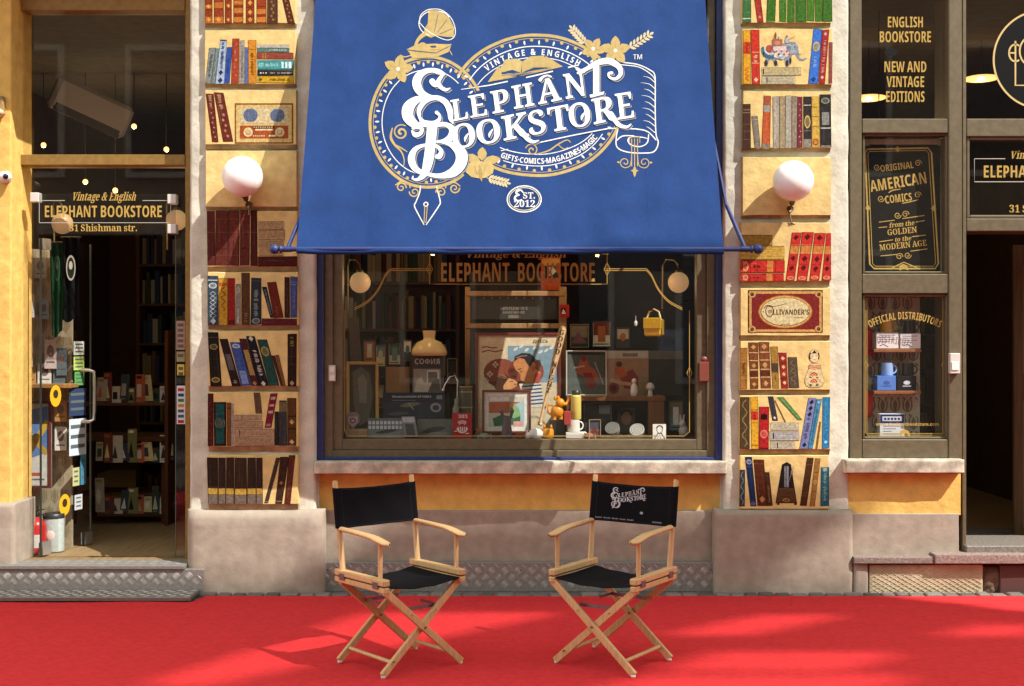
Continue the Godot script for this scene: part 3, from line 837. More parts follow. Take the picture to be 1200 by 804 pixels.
func panel(x0: float, y0: float, x1: float, y1: float, yl: float) -> Node:
	var m := MB.new()
	var a := P(x0, y0, PZ)
	var b := P(x1, yl, PZ)
	var bz := P(x1, y1, 0.0)
	var j := func() -> float: return rng.randf_range(-0.003, 0.003)
	var n := 6
	var e := 0.007
	var top := []
	var bot := []
	for i in n + 1:
		var t := float(i) / n
		top.append(Vector3(lerpf(a.x + e, b.x - e, t), a.y - e + j.call(), PZ))
		bot.append(Vector3(lerpf(a.x + e, b.x - e, t), b.y + j.call() * 0.7, PZ))
	for i in n:
		m.quad(bot[i], top[i], top[i + 1], bot[i + 1])
		m.quad(top[i], Vector3(top[i].x, a.y, 0.0), Vector3(top[i + 1].x, a.y, 0.0), top[i + 1])
	m.quad(Vector3(a.x, bot[0].y, -0.001), Vector3(a.x, a.y, -0.001), top[0], bot[0])
	m.quad(bot[n], top[n], Vector3(b.x, a.y, -0.001), Vector3(b.x, bot[n].y, -0.001))
	var o := part(pil, "painted_panel", m, mat("e2c684", 0.9, 0.0, "plaster", 1.4, "plaster", 0.22))
	var l := MB.new()
	for i in n:
		var k0 := Vector3(bot[i].x, bz.y + j.call(), 0.012)
		var k1 := Vector3(bot[i + 1].x, k0.y, 0.012)
		l.quad(k0, bot[i] - Vector3(0, 0, 0.0003), bot[i + 1] - Vector3(0, 0, 0.0003), k1)
		l.quad(Vector3(k0.x, k0.y + 0.004, -0.001), k0, k1, Vector3(k1.x, k1.y + 0.004, -0.001))
	l.quad(Vector3(a.x, bz.y, -0.001), Vector3(a.x, bot[0].y, -0.001), bot[0] - Vector3(0, 0, 0.0003), Vector3(bot[0].x, bz.y, 0.012))
	l.quad(Vector3(bot[n].x, bz.y, 0.012), bot[n] - Vector3(0, 0, 0.0003), Vector3(b.x, bot[n].y, -0.001), Vector3(b.x, bz.y, -0.001))
	part(o, "shelf_edge", l, mat("b59c76", 0.9, 0.0, "stain", 2.0, "plaster", 0.3))
	return o

func books(p: Node, ox: float, oy: float, k: float, list: Array) -> void:
	for d in list:
		var a := art_on(PZ + 0.0008)
		a.o = Vector2(ox, oy)
		a.k = k
		var bl: Vector2
		var br: Vector2
		var tl: Vector2
		var tr: Vector2
		var color: Color
		var deco: String
		if d[0] is String:   # lying: the spine runs left to right
			bl = Vector2(d[1], d[2]); br = Vector2(d[1], d[4]); tl = Vector2(d[3], d[2]); tr = Vector2(d[3], d[4])
			color = h(d[5]); deco = d[6]
		else:
			bl = Vector2(d[0], d[2]); br = Vector2(d[1], d[2]); tl = Vector2(d[3], d[5]); tr = Vector2(d[4], d[5])
			color = h(d[6]); deco = d[7]
		var jit := func() -> Vector2: return Vector2(rng.randf_range(-2.5, 2.5), rng.randf_range(-2.5, 2.5))
		bl += jit.call(); br += jit.call(); tl += jit.call(); tr += jit.call()
		var at := func(u: float, v: float) -> Vector2:
			return bl.lerp(br, u).lerp(tl.lerp(tr, u), v)
		var patch := func(u0: float, u1: float, v0: float, v1: float, c: Color, layer: float) -> void:
			a.q4(at.call(u0, v0), at.call(u1, v0), at.call(u1, v1), at.call(u0, v1), c, layer)
		patch.call(0.0, 1.0, 0.0, 1.0, color.darkened(0.35), 1.0)
		var pages := deco.begins_with("p")
		patch.call(0.06, 0.93, 0.005, 0.992, color, 2.0)
		if not pages:
			for s in 3:   # brush strokes along the spine
				var u := rng.randf_range(0.1, 0.8)
				var v0 := rng.randf_range(0.02, 0.5)
				patch.call(u, u + rng.randf_range(0.04, 0.1), v0, v0 + rng.randf_range(0.2, 0.45), color.lightened(rng.randf_range(0.05, 0.14)) if s else color.darkened(0.15), 2.4)
		for tok in deco.split(" ", false):
			var q := tok.split(":")
			match q[0]:
				"p":
					for s in 6:
						var u := 0.12 + 0.13 * s + rng.randf_range(-0.03, 0.03)
						patch.call(u, u + 0.025, 0.01 + rng.randf() * 0.1, 0.98 - rng.randf() * 0.1, color.darkened(0.10), 3.0)
				"b": patch.call(0.05, 0.94, float(q[1]), float(q[2]), h(q[3]), 3.0)
				"l": patch.call(0.18, 0.82, float(q[1]), float(q[2]), h(q[3]), 3.0)
				"o":
					var pts := PackedVector2Array()
					for i in 14: pts.append(at.call(0.5 + 0.38 * cos(TAU * i / 14), float(q[1]) + float(q[2]) * sin(TAU * i / 14)))
					a.poly(pts, h(q[3]), 3.0)
					pts = PackedVector2Array()
					for i in 14: pts.append(at.call(0.5 + 0.27 * cos(TAU * i / 14), float(q[1]) + float(q[2]) * 0.7 * sin(TAU * i / 14)))
					a.poly(pts, h(q[3]).lerp(color, 0.55), 3.4)
				"s":
					var v := float(q[1])
					var r := 0.3 * bl.distance_to(br) / maxf(bl.distance_to(tl), 1.0)
					a.q4(at.call(0.5, v - r), at.call(0.76, v), at.call(0.5, v + r), at.call(0.24, v), h(q[2]), 3.5)
				"d":
					var n := int(q[3])
					for i in n:
						var v := lerpf(float(q[1]), float(q[2]), (i + 0.5) / n)
						var r := 0.17 * bl.distance_to(br) / maxf(bl.distance_to(tl), 1.0)
						var u := 0.5 if n < 4 else (0.42 if i % 2 else 0.58)
						a.q4(at.call(u, v - r), at.call(u + 0.15, v), at.call(u, v + r), at.call(u - 0.15, v), h(q[4]), 3.0)
				"t":   # illegible painted lettering
					var v := float(q[1])
					while v < float(q[2]):
						var l := rng.randf_range(0.012, 0.03)
						if rng.randf() < 0.82: patch.call(rng.randf_range(0.26, 0.40), rng.randf_range(0.58, 0.74), v, v + l * 0.62, h(q[3]), 3.2)
						v += l
				"f":
					for i in 4:
						var u := 0.1 + 0.2 * i + rng.randf_range(0, 0.08)
						patch.call(u, u + 0.07, float(q[1]) + rng.randf() * 0.2, float(q[2]) - rng.randf() * 0.2, h(q[3]), 3.0)
				"w":
					var pts := []
					for i in 16:
						var v := lerpf(float(q[1]), float(q[2]), i / 15.0)
						pts.append(at.call(0.5 + 0.25 * sin(i * 1.3), v))
					a.stroke(pts, 0.10 * bl.distance_to(br), h(q[3]), 3.0)
				"z":
					for s in [0.0, PI]:
						var pts := []
						for i in 13:
							var v := lerpf(float(q[1]), float(q[2]), i / 12.0)
							pts.append(at.call(0.5 + 0.28 * sin(i * PI / 2.0 + s), v))
						a.stroke(pts, 0.07 * bl.distance_to(br), h(q[3]), 3.0 + s * 0.1)
		part(p, "painted_book", a.mb, paintm)

func radio(p: Node) -> void:
	var a := art_on(PZ + 0.0008)
	a.o = Vector2(230, 95); a.k = 7.308
	a.rect(330, 190, 830, 536, h("8a5526"), 1); a.rect(342, 204, 818, 524, h("d6b878"), 2)
	a.rect(372, 228, 792, 366, h("c9b483"), 2.6); a.rect(378, 236, 786, 360, h("d2c195"), 3)
	for cx in [465.0, 695.0]:
		a.disc(cx, 293, 62, 58, h("8a9ab0"), 4)
		for i in range(-4, 5):
			var q := sqrt(1.0 - pow(i / 5.0, 2))
			a.rect(cx + i * 12 - 2, 293 - 57 * q, cx + i * 12 + 3, 293 + 57 * q, h("5c6c8e"), 5)
			a.rect(cx - 61 * q, 293 + i * 11 - 1.5, cx + 61 * q, 293 + i * 11 + 1.5, h("4e5c7a"), 5.5)
	a.rect(374, 382, 788, 492, h("a8522a"), 3)
	a.rect(484, 386, 670, 408, h("4a2a20"), 4); a.rect(504, 410, 660, 424, h("e6d2a8"), 4)
	for i in 9: a.rect(490 + i * 19, 390, 502 + i * 19, 402, h("c9b088"), 5)
	for cx in [445.0, 715.0]:
		a.disc(cx, 438, 40, 40, h("e2cd9a"), 5); a.disc(cx, 440, 24, 24, h("b89a64"), 6); a.disc(cx - 2, 437, 14, 14, h("d6c08c"), 7)
	for i in 6: a.rect(486 + i * 18, 464, 496 + i * 18, 476, h("e6d2a8"), 5)
	a.rect(622, 462, 680, 476, h("f0e0c0"), 5)
	part(p, "painted_radio", a.mb, paintm)

func elephant(p: Node) -> void:
	var a := art_on(PZ + 0.0008)
	a.o = Vector2(855, 0); a.k = 7.308
	var body := PackedVector2Array()
	for q in [[312, 430], [340, 385], [400, 372], [470, 372], [520, 356], [560, 362], [590, 400], [592, 450], [600, 495], [625, 505], [655, 494], [662, 502], [630, 522], [600, 518], [580, 492], [560, 462], [535, 470], [530, 500], [528, 548], [512, 560], [515, 500], [505, 572], [480, 568], [470, 505], [440, 512], [400, 510], [418, 560], [392, 566], [366, 510], [340, 512], [326, 568], [298, 566], [308, 510]]:
		body.append(Vector2(q[0], q[1]))
	a.poly(body, h("8b95a0"), 1)
	a.disc(536, 418, 56, 48, h("93a0ae"), 2); a.disc(505, 415, 30, 36, h("b9a79c"), 3); a.disc(505, 415, 20, 26, h("6d8698"), 4)
	for q in [[312, 540, 20, 26], [395, 540, 20, 24], [492, 540, 18, 28], [520, 520, 14, 28]]: a.disc(q[0], q[1], q[2] * 0.7, q[3], h("3a322e"), 2)
	a.arc(350, 425, 66, 66, 40, 200, 22.0, h("356f8c"), 3, 18); a.arc(346, 420, 44, 44, 30, 210, 14.0, h("d8cfc4"), 4, 16); a.disc(340, 415, 30, 30, h("b0523e"), 3.5)
	a.poly(PackedVector2Array([Vector2(372, 400), Vector2(470, 390), Vector2(524, 470), Vector2(450, 512), Vector2(380, 490)]), h("d5c4bc"), 4)
	a.disc(436, 478, 26, 24, h("86b0c4"), 5); a.disc(436, 478, 13, 12, h("e0d8cc"), 6)
	for i in 6: a.disc(400 + i * 22, 440 + (i % 2) * 26, 9, 9, h("b8564a"), 5)
	a.poly(PackedVector2Array([Vector2(366, 330), Vector2(452, 338), Vector2(450, 392), Vector2(372, 396)]), h("a8664c"), 5)
	a.disc(408, 370, 26, 18, h("c98c6c"), 6); a.leaf(Vector2(392, 340), Vector2(394, 272), 18, h("8a4a3a"), 6); a.disc(430, 318, 10, 22, h("cfc6b8"), 6)
	a.disc(492, 345, 18, 26, h("aab0b4"), 5); a.disc(490, 312, 9, 10, h("8a7060"), 6); a.stroke([Vector2(508, 330), Vector2(560, 314)], 5, h("a07a6a"), 6)
	a.stroke([Vector2(310, 430), Vector2(290, 455), Vector2(292, 485)], 6, h("4a4038"), 3)
	a.disc(560, 400, 5, 5, h("201a18"), 5); a.stroke([Vector2(585, 452), Vector2(622, 460)], 5, h("b8b4ac"), 4)
	part(p, "painted_elephant", a.mb, paintm)

func oval_sign(p: Node) -> void:
	var a := art_on(PZ + 0.0008)
	a.o = Vector2(855, 330); a.k = 9.231
	a.rect(200, 92, 1008, 552, h("3a2218"), 1); a.rect(212, 104, 996, 544, h("cf9d5c"), 2); a.rect(240, 132, 970, 516, h("7c2a22"), 3)
	for q in [[244, 138], [966, 138], [244, 516], [962, 512]]:
		a.disc(q[0], q[1], 40, 36, h("cf9d5c"), 4); a.disc(q[0], q[1], 19, 19, h("3c3028"), 5); a.disc(q[0] - 3, q[1] - 3, 10, 10, h("6a5a4c"), 6)
	a.disc(602, 326, 294, 182, h("a5622e"), 4, 48); a.disc(602, 326, 284, 172, h("d4a45e"), 5, 48); a.disc(602, 326, 266, 154, h("7a3a20"), 6, 48); a.disc(602, 326, 260, 149, h("d9ca98"), 7, 48)
	var ink2 := h("5a4428")
	a.text("LLIVANDER'S", 470, 358, 56, ink2, 8, "sans", 0.0, 388)
	a.arc(430, 320, 40, 62, 0, 360, 8.0, ink2, 8, 30)
	a.spiral(434, 322, 22, 4, -60, 1.4, 6, 5, ink2, 8.4)
	a.curve([Vector3(372, 292, 6), Vector3(400, 258, 9), Vector3(450, 272, 7), Vector3(520, 262, 5), Vector3(612, 238, 3)], ink2, 8.2)
	a.disc(366, 326, 6, 6, ink2, 8)
	for i in 7: a.rect(700 + i * 14, 382, 708 + i * 14, 394, h("8a7448"), 8)
	for i in 6: a.rect(548 + i * 18, 456, 560 + i * 18, 466, h("8a7448"), 8)
	part(p, "painted_sign", a.mb, paintm)

func doll(p: Node) -> void:
	var a := art_on(PZ + 0.0008)
	a.o = Vector2(855, 390); a.k = 9.231
	var prof := [[878, 330], [858, 350], [850, 400], [820, 470], [808, 530], [826, 575], [870, 594], [960, 594], [1006, 575], [1026, 530], [1012, 470], [992, 400], [984, 350], [962, 330]]
	var b := PackedVector2Array()
	var b2 := PackedVector2Array()
	for q in prof:
		b.append(Vector2(q[0], q[1])); b2.append(Vector2(918 + (q[0] - 918) * 0.95, 465 + (q[1] - 465) * 0.96))
	a.poly(b, h("a8814c"), 1); a.poly(b2, h("dfcb98"), 2)
	a.disc(916, 252, 58, 72, h("a8814c"), 2.5); a.disc(916, 254, 53, 67, h("e6cfa0"), 3)
	a.arc(916, 254, 50, 64, 150, 215, 12.0, h("2a2220"), 4, 12); a.arc(916, 254, 50, 64, -35, 30, 12.0, h("2a2220"), 4, 12)
	a.poly(PackedVector2Array([Vector2(890, 222), Vector2(916, 188), Vector2(944, 222)]), h("2a2220"), 4)
	a.stroke([Vector2(888, 252), Vector2(904, 252)], 4, h("4a3a30"), 4); a.stroke([Vector2(928, 252), Vector2(944, 252)], 4, h("4a3a30"), 4); a.disc(916, 288, 7, 4, h("b84a3a"), 4)
	for y in [350.0, 366.0, 384.0]: a.stroke([Vector2(852 + (384 - y) * 0.1, y), Vector2(918, y + 10), Vector2(990 - (384 - y) * 0.1, y)], 7, h("c96a4a"), 3)
	for y in [470.0, 545.0]:
		a.arc(912, y, 34, 38, 190, 350, 14.0, h("c8442e"), 3, 14); a.arc(912, y, 14, 18, 190, 350, 9.0, h("c8442e"), 3, 10)
		for x in [876.0, 946.0]: a.leaf(Vector2(x - 18, y + 10), Vector2(x + 18, y + 16), 14, h("5a6a48"), 3)
	for x in [880.0, 946.0]: a.leaf(Vector2(x - 18, 570), Vector2(x + 18, 576), 12, h("4a5a40"), 3)
	part(p, "painted_doll", a.mb, paintm)

func metronome(p: Node) -> void:
	var a := art_on(PZ + 0.0008)
	a.o = Vector2(855, 525); a.k = 9.231
	a.poly(PackedVector2Array([Vector2(496, 598), Vector2(568, 178), Vector2(618, 152), Vector2(664, 178), Vector2(730, 598)]), h("2e2018"), 1)
	a.poly(PackedVector2Array([Vector2(504, 592), Vector2(534, 434), Vector2(692, 434), Vector2(722, 592)]), h("5a3d22"), 2)
	a.poly(PackedVector2Array([Vector2(542, 428), Vector2(580, 192), Vector2(652, 192), Vector2(684, 428)]), h("241d1c"), 2)
	a.rect(592, 196, 638, 424, h("8a8b92"), 3); a.rect(606, 196, 616, 424, h("54555c"), 4)
	a.stroke([Vector2(640, 360), Vector2(694, 196)], 5, h("9a948a"), 5); a.disc(672, 262, 14, 22, h("8a8478"), 6)
	a.disc(612, 564, 40, 18, h("b08a4c"), 3); a.disc(612, 564, 28, 11, h("6a4a28"), 4)
	for x in [514.0, 700.0]: a.rect(x, 596, x + 26, 616, h("2e2018"), 1)
	for i in 5: a.stroke([Vector2(520 + i * 8, 580 - i * 30), Vector2(706 - i * 8, 580 - i * 30)], 3, h("4a3018"), 2.6)
	part(p, "painted_metronome", a.mb, paintm)

# ---------- awning ----------
var aw_h := Vector3.ZERO
var aw_d := Vector3.ZERO
var aw_n := Vector3.ZERO
var aw_noise := FastNoiseLite.new()
func canopy_pt(X: float, t: float, up: float) -> Vector3:
	var b := aw_h + aw_d * t
	var s := -0.016 * sin(PI * clampf(t, 0, 1)) + 0.006 * sin(X * 9.0 + 1.0) * (1.0 - t) + 0.003 * sin(X * 23.0) * (1.0 - t) + 0.009 * aw_noise.get_noise_2d(X * 60.0, t * 14.0)
	return Vector3(X, b.y, b.z) + aw_n * (s + up)
func awning() -> void:
	aw_noise.seed = 4; aw_noise.frequency = 0.03
	var hl := P(348, 291, 0.77)
	var hr := P(848, 291, 0.77)
	aw_h = Vector3(0, hl.y, 0.77)
	aw_d = Vector3(0, 4.0 - hl.y, 0.03 - 0.77)
	aw_n = Vector3(0, 0.74, 4.0 - hl.y).normalized()
	var aw := thing("awning", "blue canvas awning with white and gold shop emblem over the big window", "awning", Vector3(0, hl.y, 0.4))
	var canvas := mat("213d71", 0.85, 0.0, "plaster", 0.5, "fold", 0.3)
	canvas.backlight_enabled = true
	canvas.backlight = Color(0.10, 0.13, 0.22)
	var m := MB.new()
	var nx := 60
	var nt := 40
	for i in nx:
		for k in nt:
			var q := []
			for o in [[0, 0], [0, 1], [1, 1], [1, 0]]:
				q.append(canopy_pt(lerpf(hl.x, hr.x, float(i + o[0]) / nx), float(k + o[1]) / nt, 0.0))
			m.quad(q[0], q[1], q[2], q[3])
	var canopy := part(aw, "canopy", m, canvas, true)
	for sx in [-0.86, -0.02, 0.83]:   # welted seams between the canvas widths
		var sm := MB.new()
		for k in nt:
			var q := []
			for o in [[-1, 0], [-1, 1], [1, 1], [1, 0]]: q.append(canopy_pt(sx + o[0] * 0.007, float(k + o[1]) / nt, 0.0006))
			sm.quad(q[0], q[1], q[2], q[3])
		part(canopy, "seam", sm, canvas, true)
	var hem := MB.new()
	for i in 30:
		for k in 8:
			var q := []
			for o in [[0, 0], [0, 1], [1, 1], [1, 0]]:
				var X := lerpf(hl.x, hr.x, (i + o[0]) / 30.0)
				var an := deg_to_rad(lerpf(60.0, -160.0, (k + o[1]) / 8.0))
				q.append(canopy_pt(X, 0.0, 0.0) + Vector3(0, -0.017 + sin(an) * 0.018, 0.0 + cos(an) * 0.018))
			m = hem
			hem.quad(q[0], q[3], q[2], q[1])
	part(aw, "hem", hem, canvas, true)
	var blue := mat("22346f", 0.5, 0.0, "metal", 2.0)
	var bl := P(330, 292, 0.77)
	var br := P(880, 292, 0.77)
	part(aw, "front_bar", MB.new().tube([bl, br], 0.0145, 14), blue, true)
	for s in [[bl, -1.0], [br, 1.0]]:
		var f := MB.new()
		var e: Vector3 = s[0]
		var prof := [Vector2(0.0, 0.072), Vector2(0.016, 0.069), Vector2(0.027, 0.056), Vector2(0.030, 0.042), Vector2(0.026, 0.027), Vector2(0.012, 0.018), Vector2(0.012, 0.012), Vector2(0.024, 0.010), Vector2(0.024, 0.0), Vector2(0.013, -0.004), Vector2(0.018, -0.012), Vector2(0.018, -0.06)]
		f.lathe(prof, Vector3.ZERO, 16)
		f.xform(Transform3D(Basis(Vector3(0, -s[1], 0), Vector3(s[1], 0, 0), Vector3(0, 0, 1)), e))
		part(aw, "finial", f, blue, true)
		var x0: float = e.x - s[1] * 0.035
		var top := Vector3(x0 - s[1] * 0.115, e.y + 1.05, 0.0)
		var arm := MB.new().bar(Vector3(x0, e.y + 0.01, 0.755), Vector3(x0 - s[1] * 0.085, e.y + 0.28, 0.62), 0.018, 0.022)
		arm.bar(Vector3(x0 - s[1] * 0.085, e.y + 0.27, 0.622), top, 0.015, 0.02)
		part(aw, "folding_arm", arm, blue)
		part(aw, "arm_bracket", MB.new().cbox(top - Vector3(0.03, 0.08, 0.02), top + Vector3(0.03, 0.08, 0.012), 0.006), blue)
	part(aw, "cassette", MB.new().cbox(Vector3(hl.x - 0.04, 3.93, -0.1), Vector3(hr.x + 0.04, 4.045, 0.06), 0.015), blue)
	var mk := func() -> Art:
		var a := Art.new()
		a.host = self
		a.o = Vector2(340, 0); a.k = 2.3077
		a.step = 0.0009
		a.to3 = func(p: Vector2, up: float) -> Vector3:
			var d := Vector3((p.x - 600.0) / F, (402.0 - p.y) / F, -1.0)
			var s := (aw_h - CAM).dot(aw_n) / d.dot(aw_n)
			var q := CAM + d * s
			return canopy_pt(q.x, (q.y - aw_h.y) / aw_d.y, up)
		return a
	emblem(canopy, mk)

func V(a: Array) -> Array:
	var o := []
	for i in range(0, a.size(), 3): o.append(Vector3(a[i], a[i + 1], a[i + 2]))
	return o
func P2(a: Array) -> PackedVector2Array:
	var o := PackedVector2Array()
	for i in range(0, a.size(), 2): o.append(Vector2(a[i], a[i + 1]))
	return o
func S2(a: Array) -> Array:
	var o := []
	for i in range(0, a.size(), 2): o.append(Vector2(a[i], a[i + 1]))
	return o

# the swash lettering of the shop name, in the emblem's own units; dx, dy shift it (for its drop outline)
func name_letters(a: Art, c: Color, layer: float, dx := 0.0, dy := 0.0, fat := 0.0) -> void:
	var cv := func(q: Array) -> void:
		var p := V(q)
		for i in p.size(): p[i] += Vector3(dx, dy, fat)
		a.curve(p, c, layer, 7)
	# capital E: two bowls with ball ends
	cv.call([432, 236, 3, 420, 240, 9, 406, 232, 11, 400, 220, 12, 408, 206, 9, 416, 198, 5])
	cv.call([416, 198, 8, 402, 192, 14, 384, 188, 12, 362, 192, 16, 346, 206, 22, 342, 226, 24, 352, 246, 20, 374, 258, 12, 400, 262, 6])
	cv.call([398, 262, 4, 372, 260, 10, 340, 268, 20, 320, 288, 30, 318, 312, 30, 332, 330, 24, 352, 342, 12])
	cv.call([352, 318, 8, 362, 330, 16, 386, 332, 14, 402, 322, 10, 404, 310, 7, 396, 302, 10])
	cv.call([352, 322, 6, 348, 296, 12, 366, 270, 14, 396, 262, 13, 420, 274, 16, 432, 298, 16, 434, 318, 12, 440, 330, 4])
	cv.call([384, 218, 16, 392, 226, 15, 402, 224, 9])
	# capital B
	cv.call([330, 352, 6, 338, 362, 13, 352, 358, 11, 356, 346, 9, 342, 338, 9, 332, 344, 8])
	cv.call([334, 344, 8, 352, 334, 14, 384, 336, 13, 420, 334, 12, 438, 346, 18, 436, 366, 20, 418, 378, 12, 398, 382, 6])
	cv.call([384, 340, 28, 378, 400, 27, 372, 440, 26, 362, 470, 18, 346, 484, 9, 334, 484, 5])
	cv.call([398, 380, 6, 432, 386, 14, 460, 408, 30, 462, 436, 32, 442, 462, 26, 408, 474, 14, 372, 470, 10, 340, 456, 16, 328, 430, 20, 336, 404, 14, 358, 392, 9, 392, 392, 9, 408, 406, 11, 404, 420, 14, 396, 422, 11])
	# small capitals climbing to the right
	var l1 := "LEPHAN"
	var bx := [440.0, 488.0, 548.0, 606.0, 672.0, 746.0]
	var w1 := [42.0, 46.0, 48.0, 56.0, 64.0, 60.0]
	var ht := [57.0, 59.0, 60.0, 62.0, 64.0, 66.0]
	for i in 6:
		a.text(l1[i], bx[i] + dx, 325 - (bx[i] - 440) * 0.194 + dy, ht[i], c, layer + (i % 2) * 0.1, "serif", 0.0, w1[i], -10.8, 0.06)
	cv.call([676, 214, 9, 684, 206, 6, 696, 202, 4, 706, 206, 4])
	# T with its curl
	cv.call([828, 178, 17, 828, 210, 17, 828, 248, 17])
	a.q4(Vector2(810 + dx, 254 + dy), Vector2(850 + dx, 246 + dy), Vector2(848 + dx, 254 + dy), Vector2(812 + dx, 262 + dy), c, layer + 0.1)
	cv.call([776, 184, 8, 788, 190, 10, 806, 182, 11, 832, 168, 15, 862, 164, 17, 888, 178, 15, 894, 198, 11, 880, 212, 8, 864, 208, 6, 862, 198, 7, 870, 196, 8])
	var l2 := "OOKSTORE"
	var ox := [442.0, 508.0, 578.0, 648.0, 702.0, 758.0, 822.0, 886.0]
	var w2 := [62.0, 64.0, 70.0, 46.0, 58.0, 58.0, 62.0, 46.0]
	var h2 := [66.0, 66.0, 66.0, 66.0, 66.0, 66.0, 68.0, 70.0]
	for i in 8:
		a.text(l2[i], ox[i] + dx, 402 - (ox[i] - 442) * 0.178 + dy, h2[i], c, layer + (i % 2) * 0.1, "serif", 0.0, w2[i], -10.2, 0.06)
	cv.call([626, 352, 12, 642, 374, 12, 658, 382, 8, 672, 378, 3])
	cv.call([868, 306, 12, 886, 334, 12, 908, 342, 8, 922, 334, 3])
	# small leaf in each O
	for q in [[474, 372], [540, 360], [790, 314]]:
		cv.call([q[0] - 2, q[1] + 8, 2, q[0], q[1] - 2, 7, q[0] + 8, q[1] - 14, 3])

func emblem(canopy: Node, mk: Callable) -> void:
	var G := h("ab9560")
	var W := h("d8d6d0")
	var D := h("33466f")
	var a: Art = mk.call()
	# ring ornaments: left circle and wide ellipse
	for q in [[372.0, 328.0, 157.0, 177.0, 52.0, 331.0], [665.0, 283.0, 233.0, 190.0, 205.0, 318.0], [665.0, 283.0, 233.0, 190.0, 18.0, 121.0]]:
		a.arc(q[0], q[1], q[2], q[3], q[4], q[5], 8.0, G, 1.0, 70)
		a.arc(q[0], q[1], q[2] - 9, q[3] - 9, q[4], q[5], 1.6, G, 1.0, 70)
		var n := int((q[5] - q[4]) / 5.2)
		for i in n:
			var an := deg_to_rad(lerpf(q[4], q[5], (i + 0.5) / n))
			var c := Vector2(q[0] + cos(an) * (q[2] - 13), q[1] + sin(an) * (q[3] - 13))
			if i % 2: a.disc(c.x, c.y, 4.8, 4.8, G, 1.6, 10)
			else:
				var d := (Vector2(q[0], q[1]) - c).normalized()
				a.leaf(c, c + d * 13, 5, W, 1.6)
	part(canopy, "gold_ring", a.mb, ink)
	a = mk.call()
	a.arc(372, 328, 124, 143, 95, 312, 2.4, W, 1.2, 60)
	a.arc(665, 283, 200, 160, 206, 322, 2.6, W, 1.2, 50)
	a.arc(665, 283, 176, 130, 206, 314, 2.0, W, 1.2, 50)
	a.arc(665, 283, 204, 164, 28, 116, 2.2, W, 1.2, 40)
	a.arc(665, 283, 184, 132, 34, 122, 2.2, W, 1.2, 40)
	a.arctext("VINTAGE & ENGLISH", 665, 283, 181, 137, 222, 310, 16, W, 1.4, "sans", 0.9)
	a.arctext("GIFTS·COMICS·MAGAZINES·MAGIC", 665, 283, 200, 158, 119, 33, 15, W, 1.4, "sans", 0.86)
	part(canopy, "ring_lettering", a.mb, ink)
	# banner scroll
	a = mk.call()
	a.stroke(S2([462, 238, 540, 226, 660, 202, 776, 174]), [1.5, 3, 3.4, 3.4], W, 1.8)
	a.stroke(S2([500, 244, 560, 232, 680, 208, 780, 186]), [1, 2, 2.2, 2], D, 1.8)
	a.stroke(S2([570, 404, 660, 386, 760, 364, 860, 346, 900, 344]), [2, 3, 3, 3, 2.4], W, 1.8)
	a.curve(V([900, 166, 3, 940, 172, 3, 972, 186, 3, 986, 198, 3, 988, 230, 3, 988, 300, 3, 990, 360, 3, 996, 384, 3, 984, 408, 3, 950, 412, 3, 906, 408, 3, 884, 396, 3, 882, 372, 3, 886, 350, 3]), W, 1.8)
	a.curve(V([886, 172, 2, 940, 178, 2.4, 976, 198, 2.4, 988, 214, 2]), W, 1.8)
	a.curve(V([900, 346, 3, 936, 346, 3, 968, 354, 3, 990, 376, 3]), W, 1.8)
	a.curve(V([970, 362, 3, 966, 384, 3, 948, 394, 3, 924, 390, 3, 914, 378, 3, 922, 368, 3, 946, 368, 3, 966, 372, 2]), W, 1.9)
	a.curve(V([884, 378, 3, 900, 366, 3, 930, 364, 2]), W, 1.9)
	for i in 9:
		var y := 210 + i * 17.0
		a.curve(V([956 - i % 2 * 8 + i, y - 6, 0.6, 972, y - 2, 1.6, 987, y + 10, 2.2]), W, 1.7)
	part(canopy, "banner_scroll", a.mb, ink)
	# key hanging from the scroll
	a = mk.call()
	for x in [924.0, 932.0, 940.0]: a.stroke(S2([x, 372, x, 448]), 2.6, G, 2)
	for s in [-1.0, 1.0]:
		a.spiral(932 + s * 26, 438, 15, 3, 90.0 if s > 0 else 90.0, s * -1.2, 2.6, 2.6, G, 2)
		a.curve(V([932 + s * 8, 420, 2.4, 932 + s * 12, 446, 2.4, 932 + s * 26, 453, 2.4]), G, 2.1)
		a.leaf(Vector2(932 + s * 40, 438), Vector2(932 + s * 48, 438), 6, G, 2)
	a.leaf(Vector2(932, 446), Vector2(932, 478), 10, G, 2.3)
	a.leaf(Vector2(921, 460), Vector2(943, 460), 7, G, 2.2)
	a.stroke(S2([918, 384, 918, 368, 946, 368, 946, 384]), 2.6, G, 2.2)
	part(canopy, "key_ornament", a.mb, ink)
	# open book
	a = mk.call()
	a.poly(P2([534, 218, 566, 172, 572, 196, 628, 194, 696, 182, 690, 148, 738, 178, 640, 200]), G, 1.9)
	a.poly(P2([560, 196, 582, 158, 612, 156, 628, 164, 624, 194, 600, 186]), h("ae9a66"), 2.2)
	a.poly(P2([628, 164, 650, 150, 686, 148, 706, 180, 660, 180, 626, 194]), h("a8935f"), 2.2)
	for i in 3: a.stroke(S2([572, 192 + i * 4, 624, 198 + i * 3, 660, 186 + i * 4, 706, 182 + i * 3]), 1.4, D, 2.5)
	part(canopy, "book_emblem", a.mb, ink)
	# gramophone
	a = mk.call()
	a.poly(P2([374, 26, 404, 28, 430, 46, 444, 74, 442, 98, 424, 98, 396, 94, 380, 100, 366, 94, 362, 78, 372, 62]), G, 2)
	a.arc(392, 62, 44, 34, 110, 330, 2.2, W, 2.2, 40)
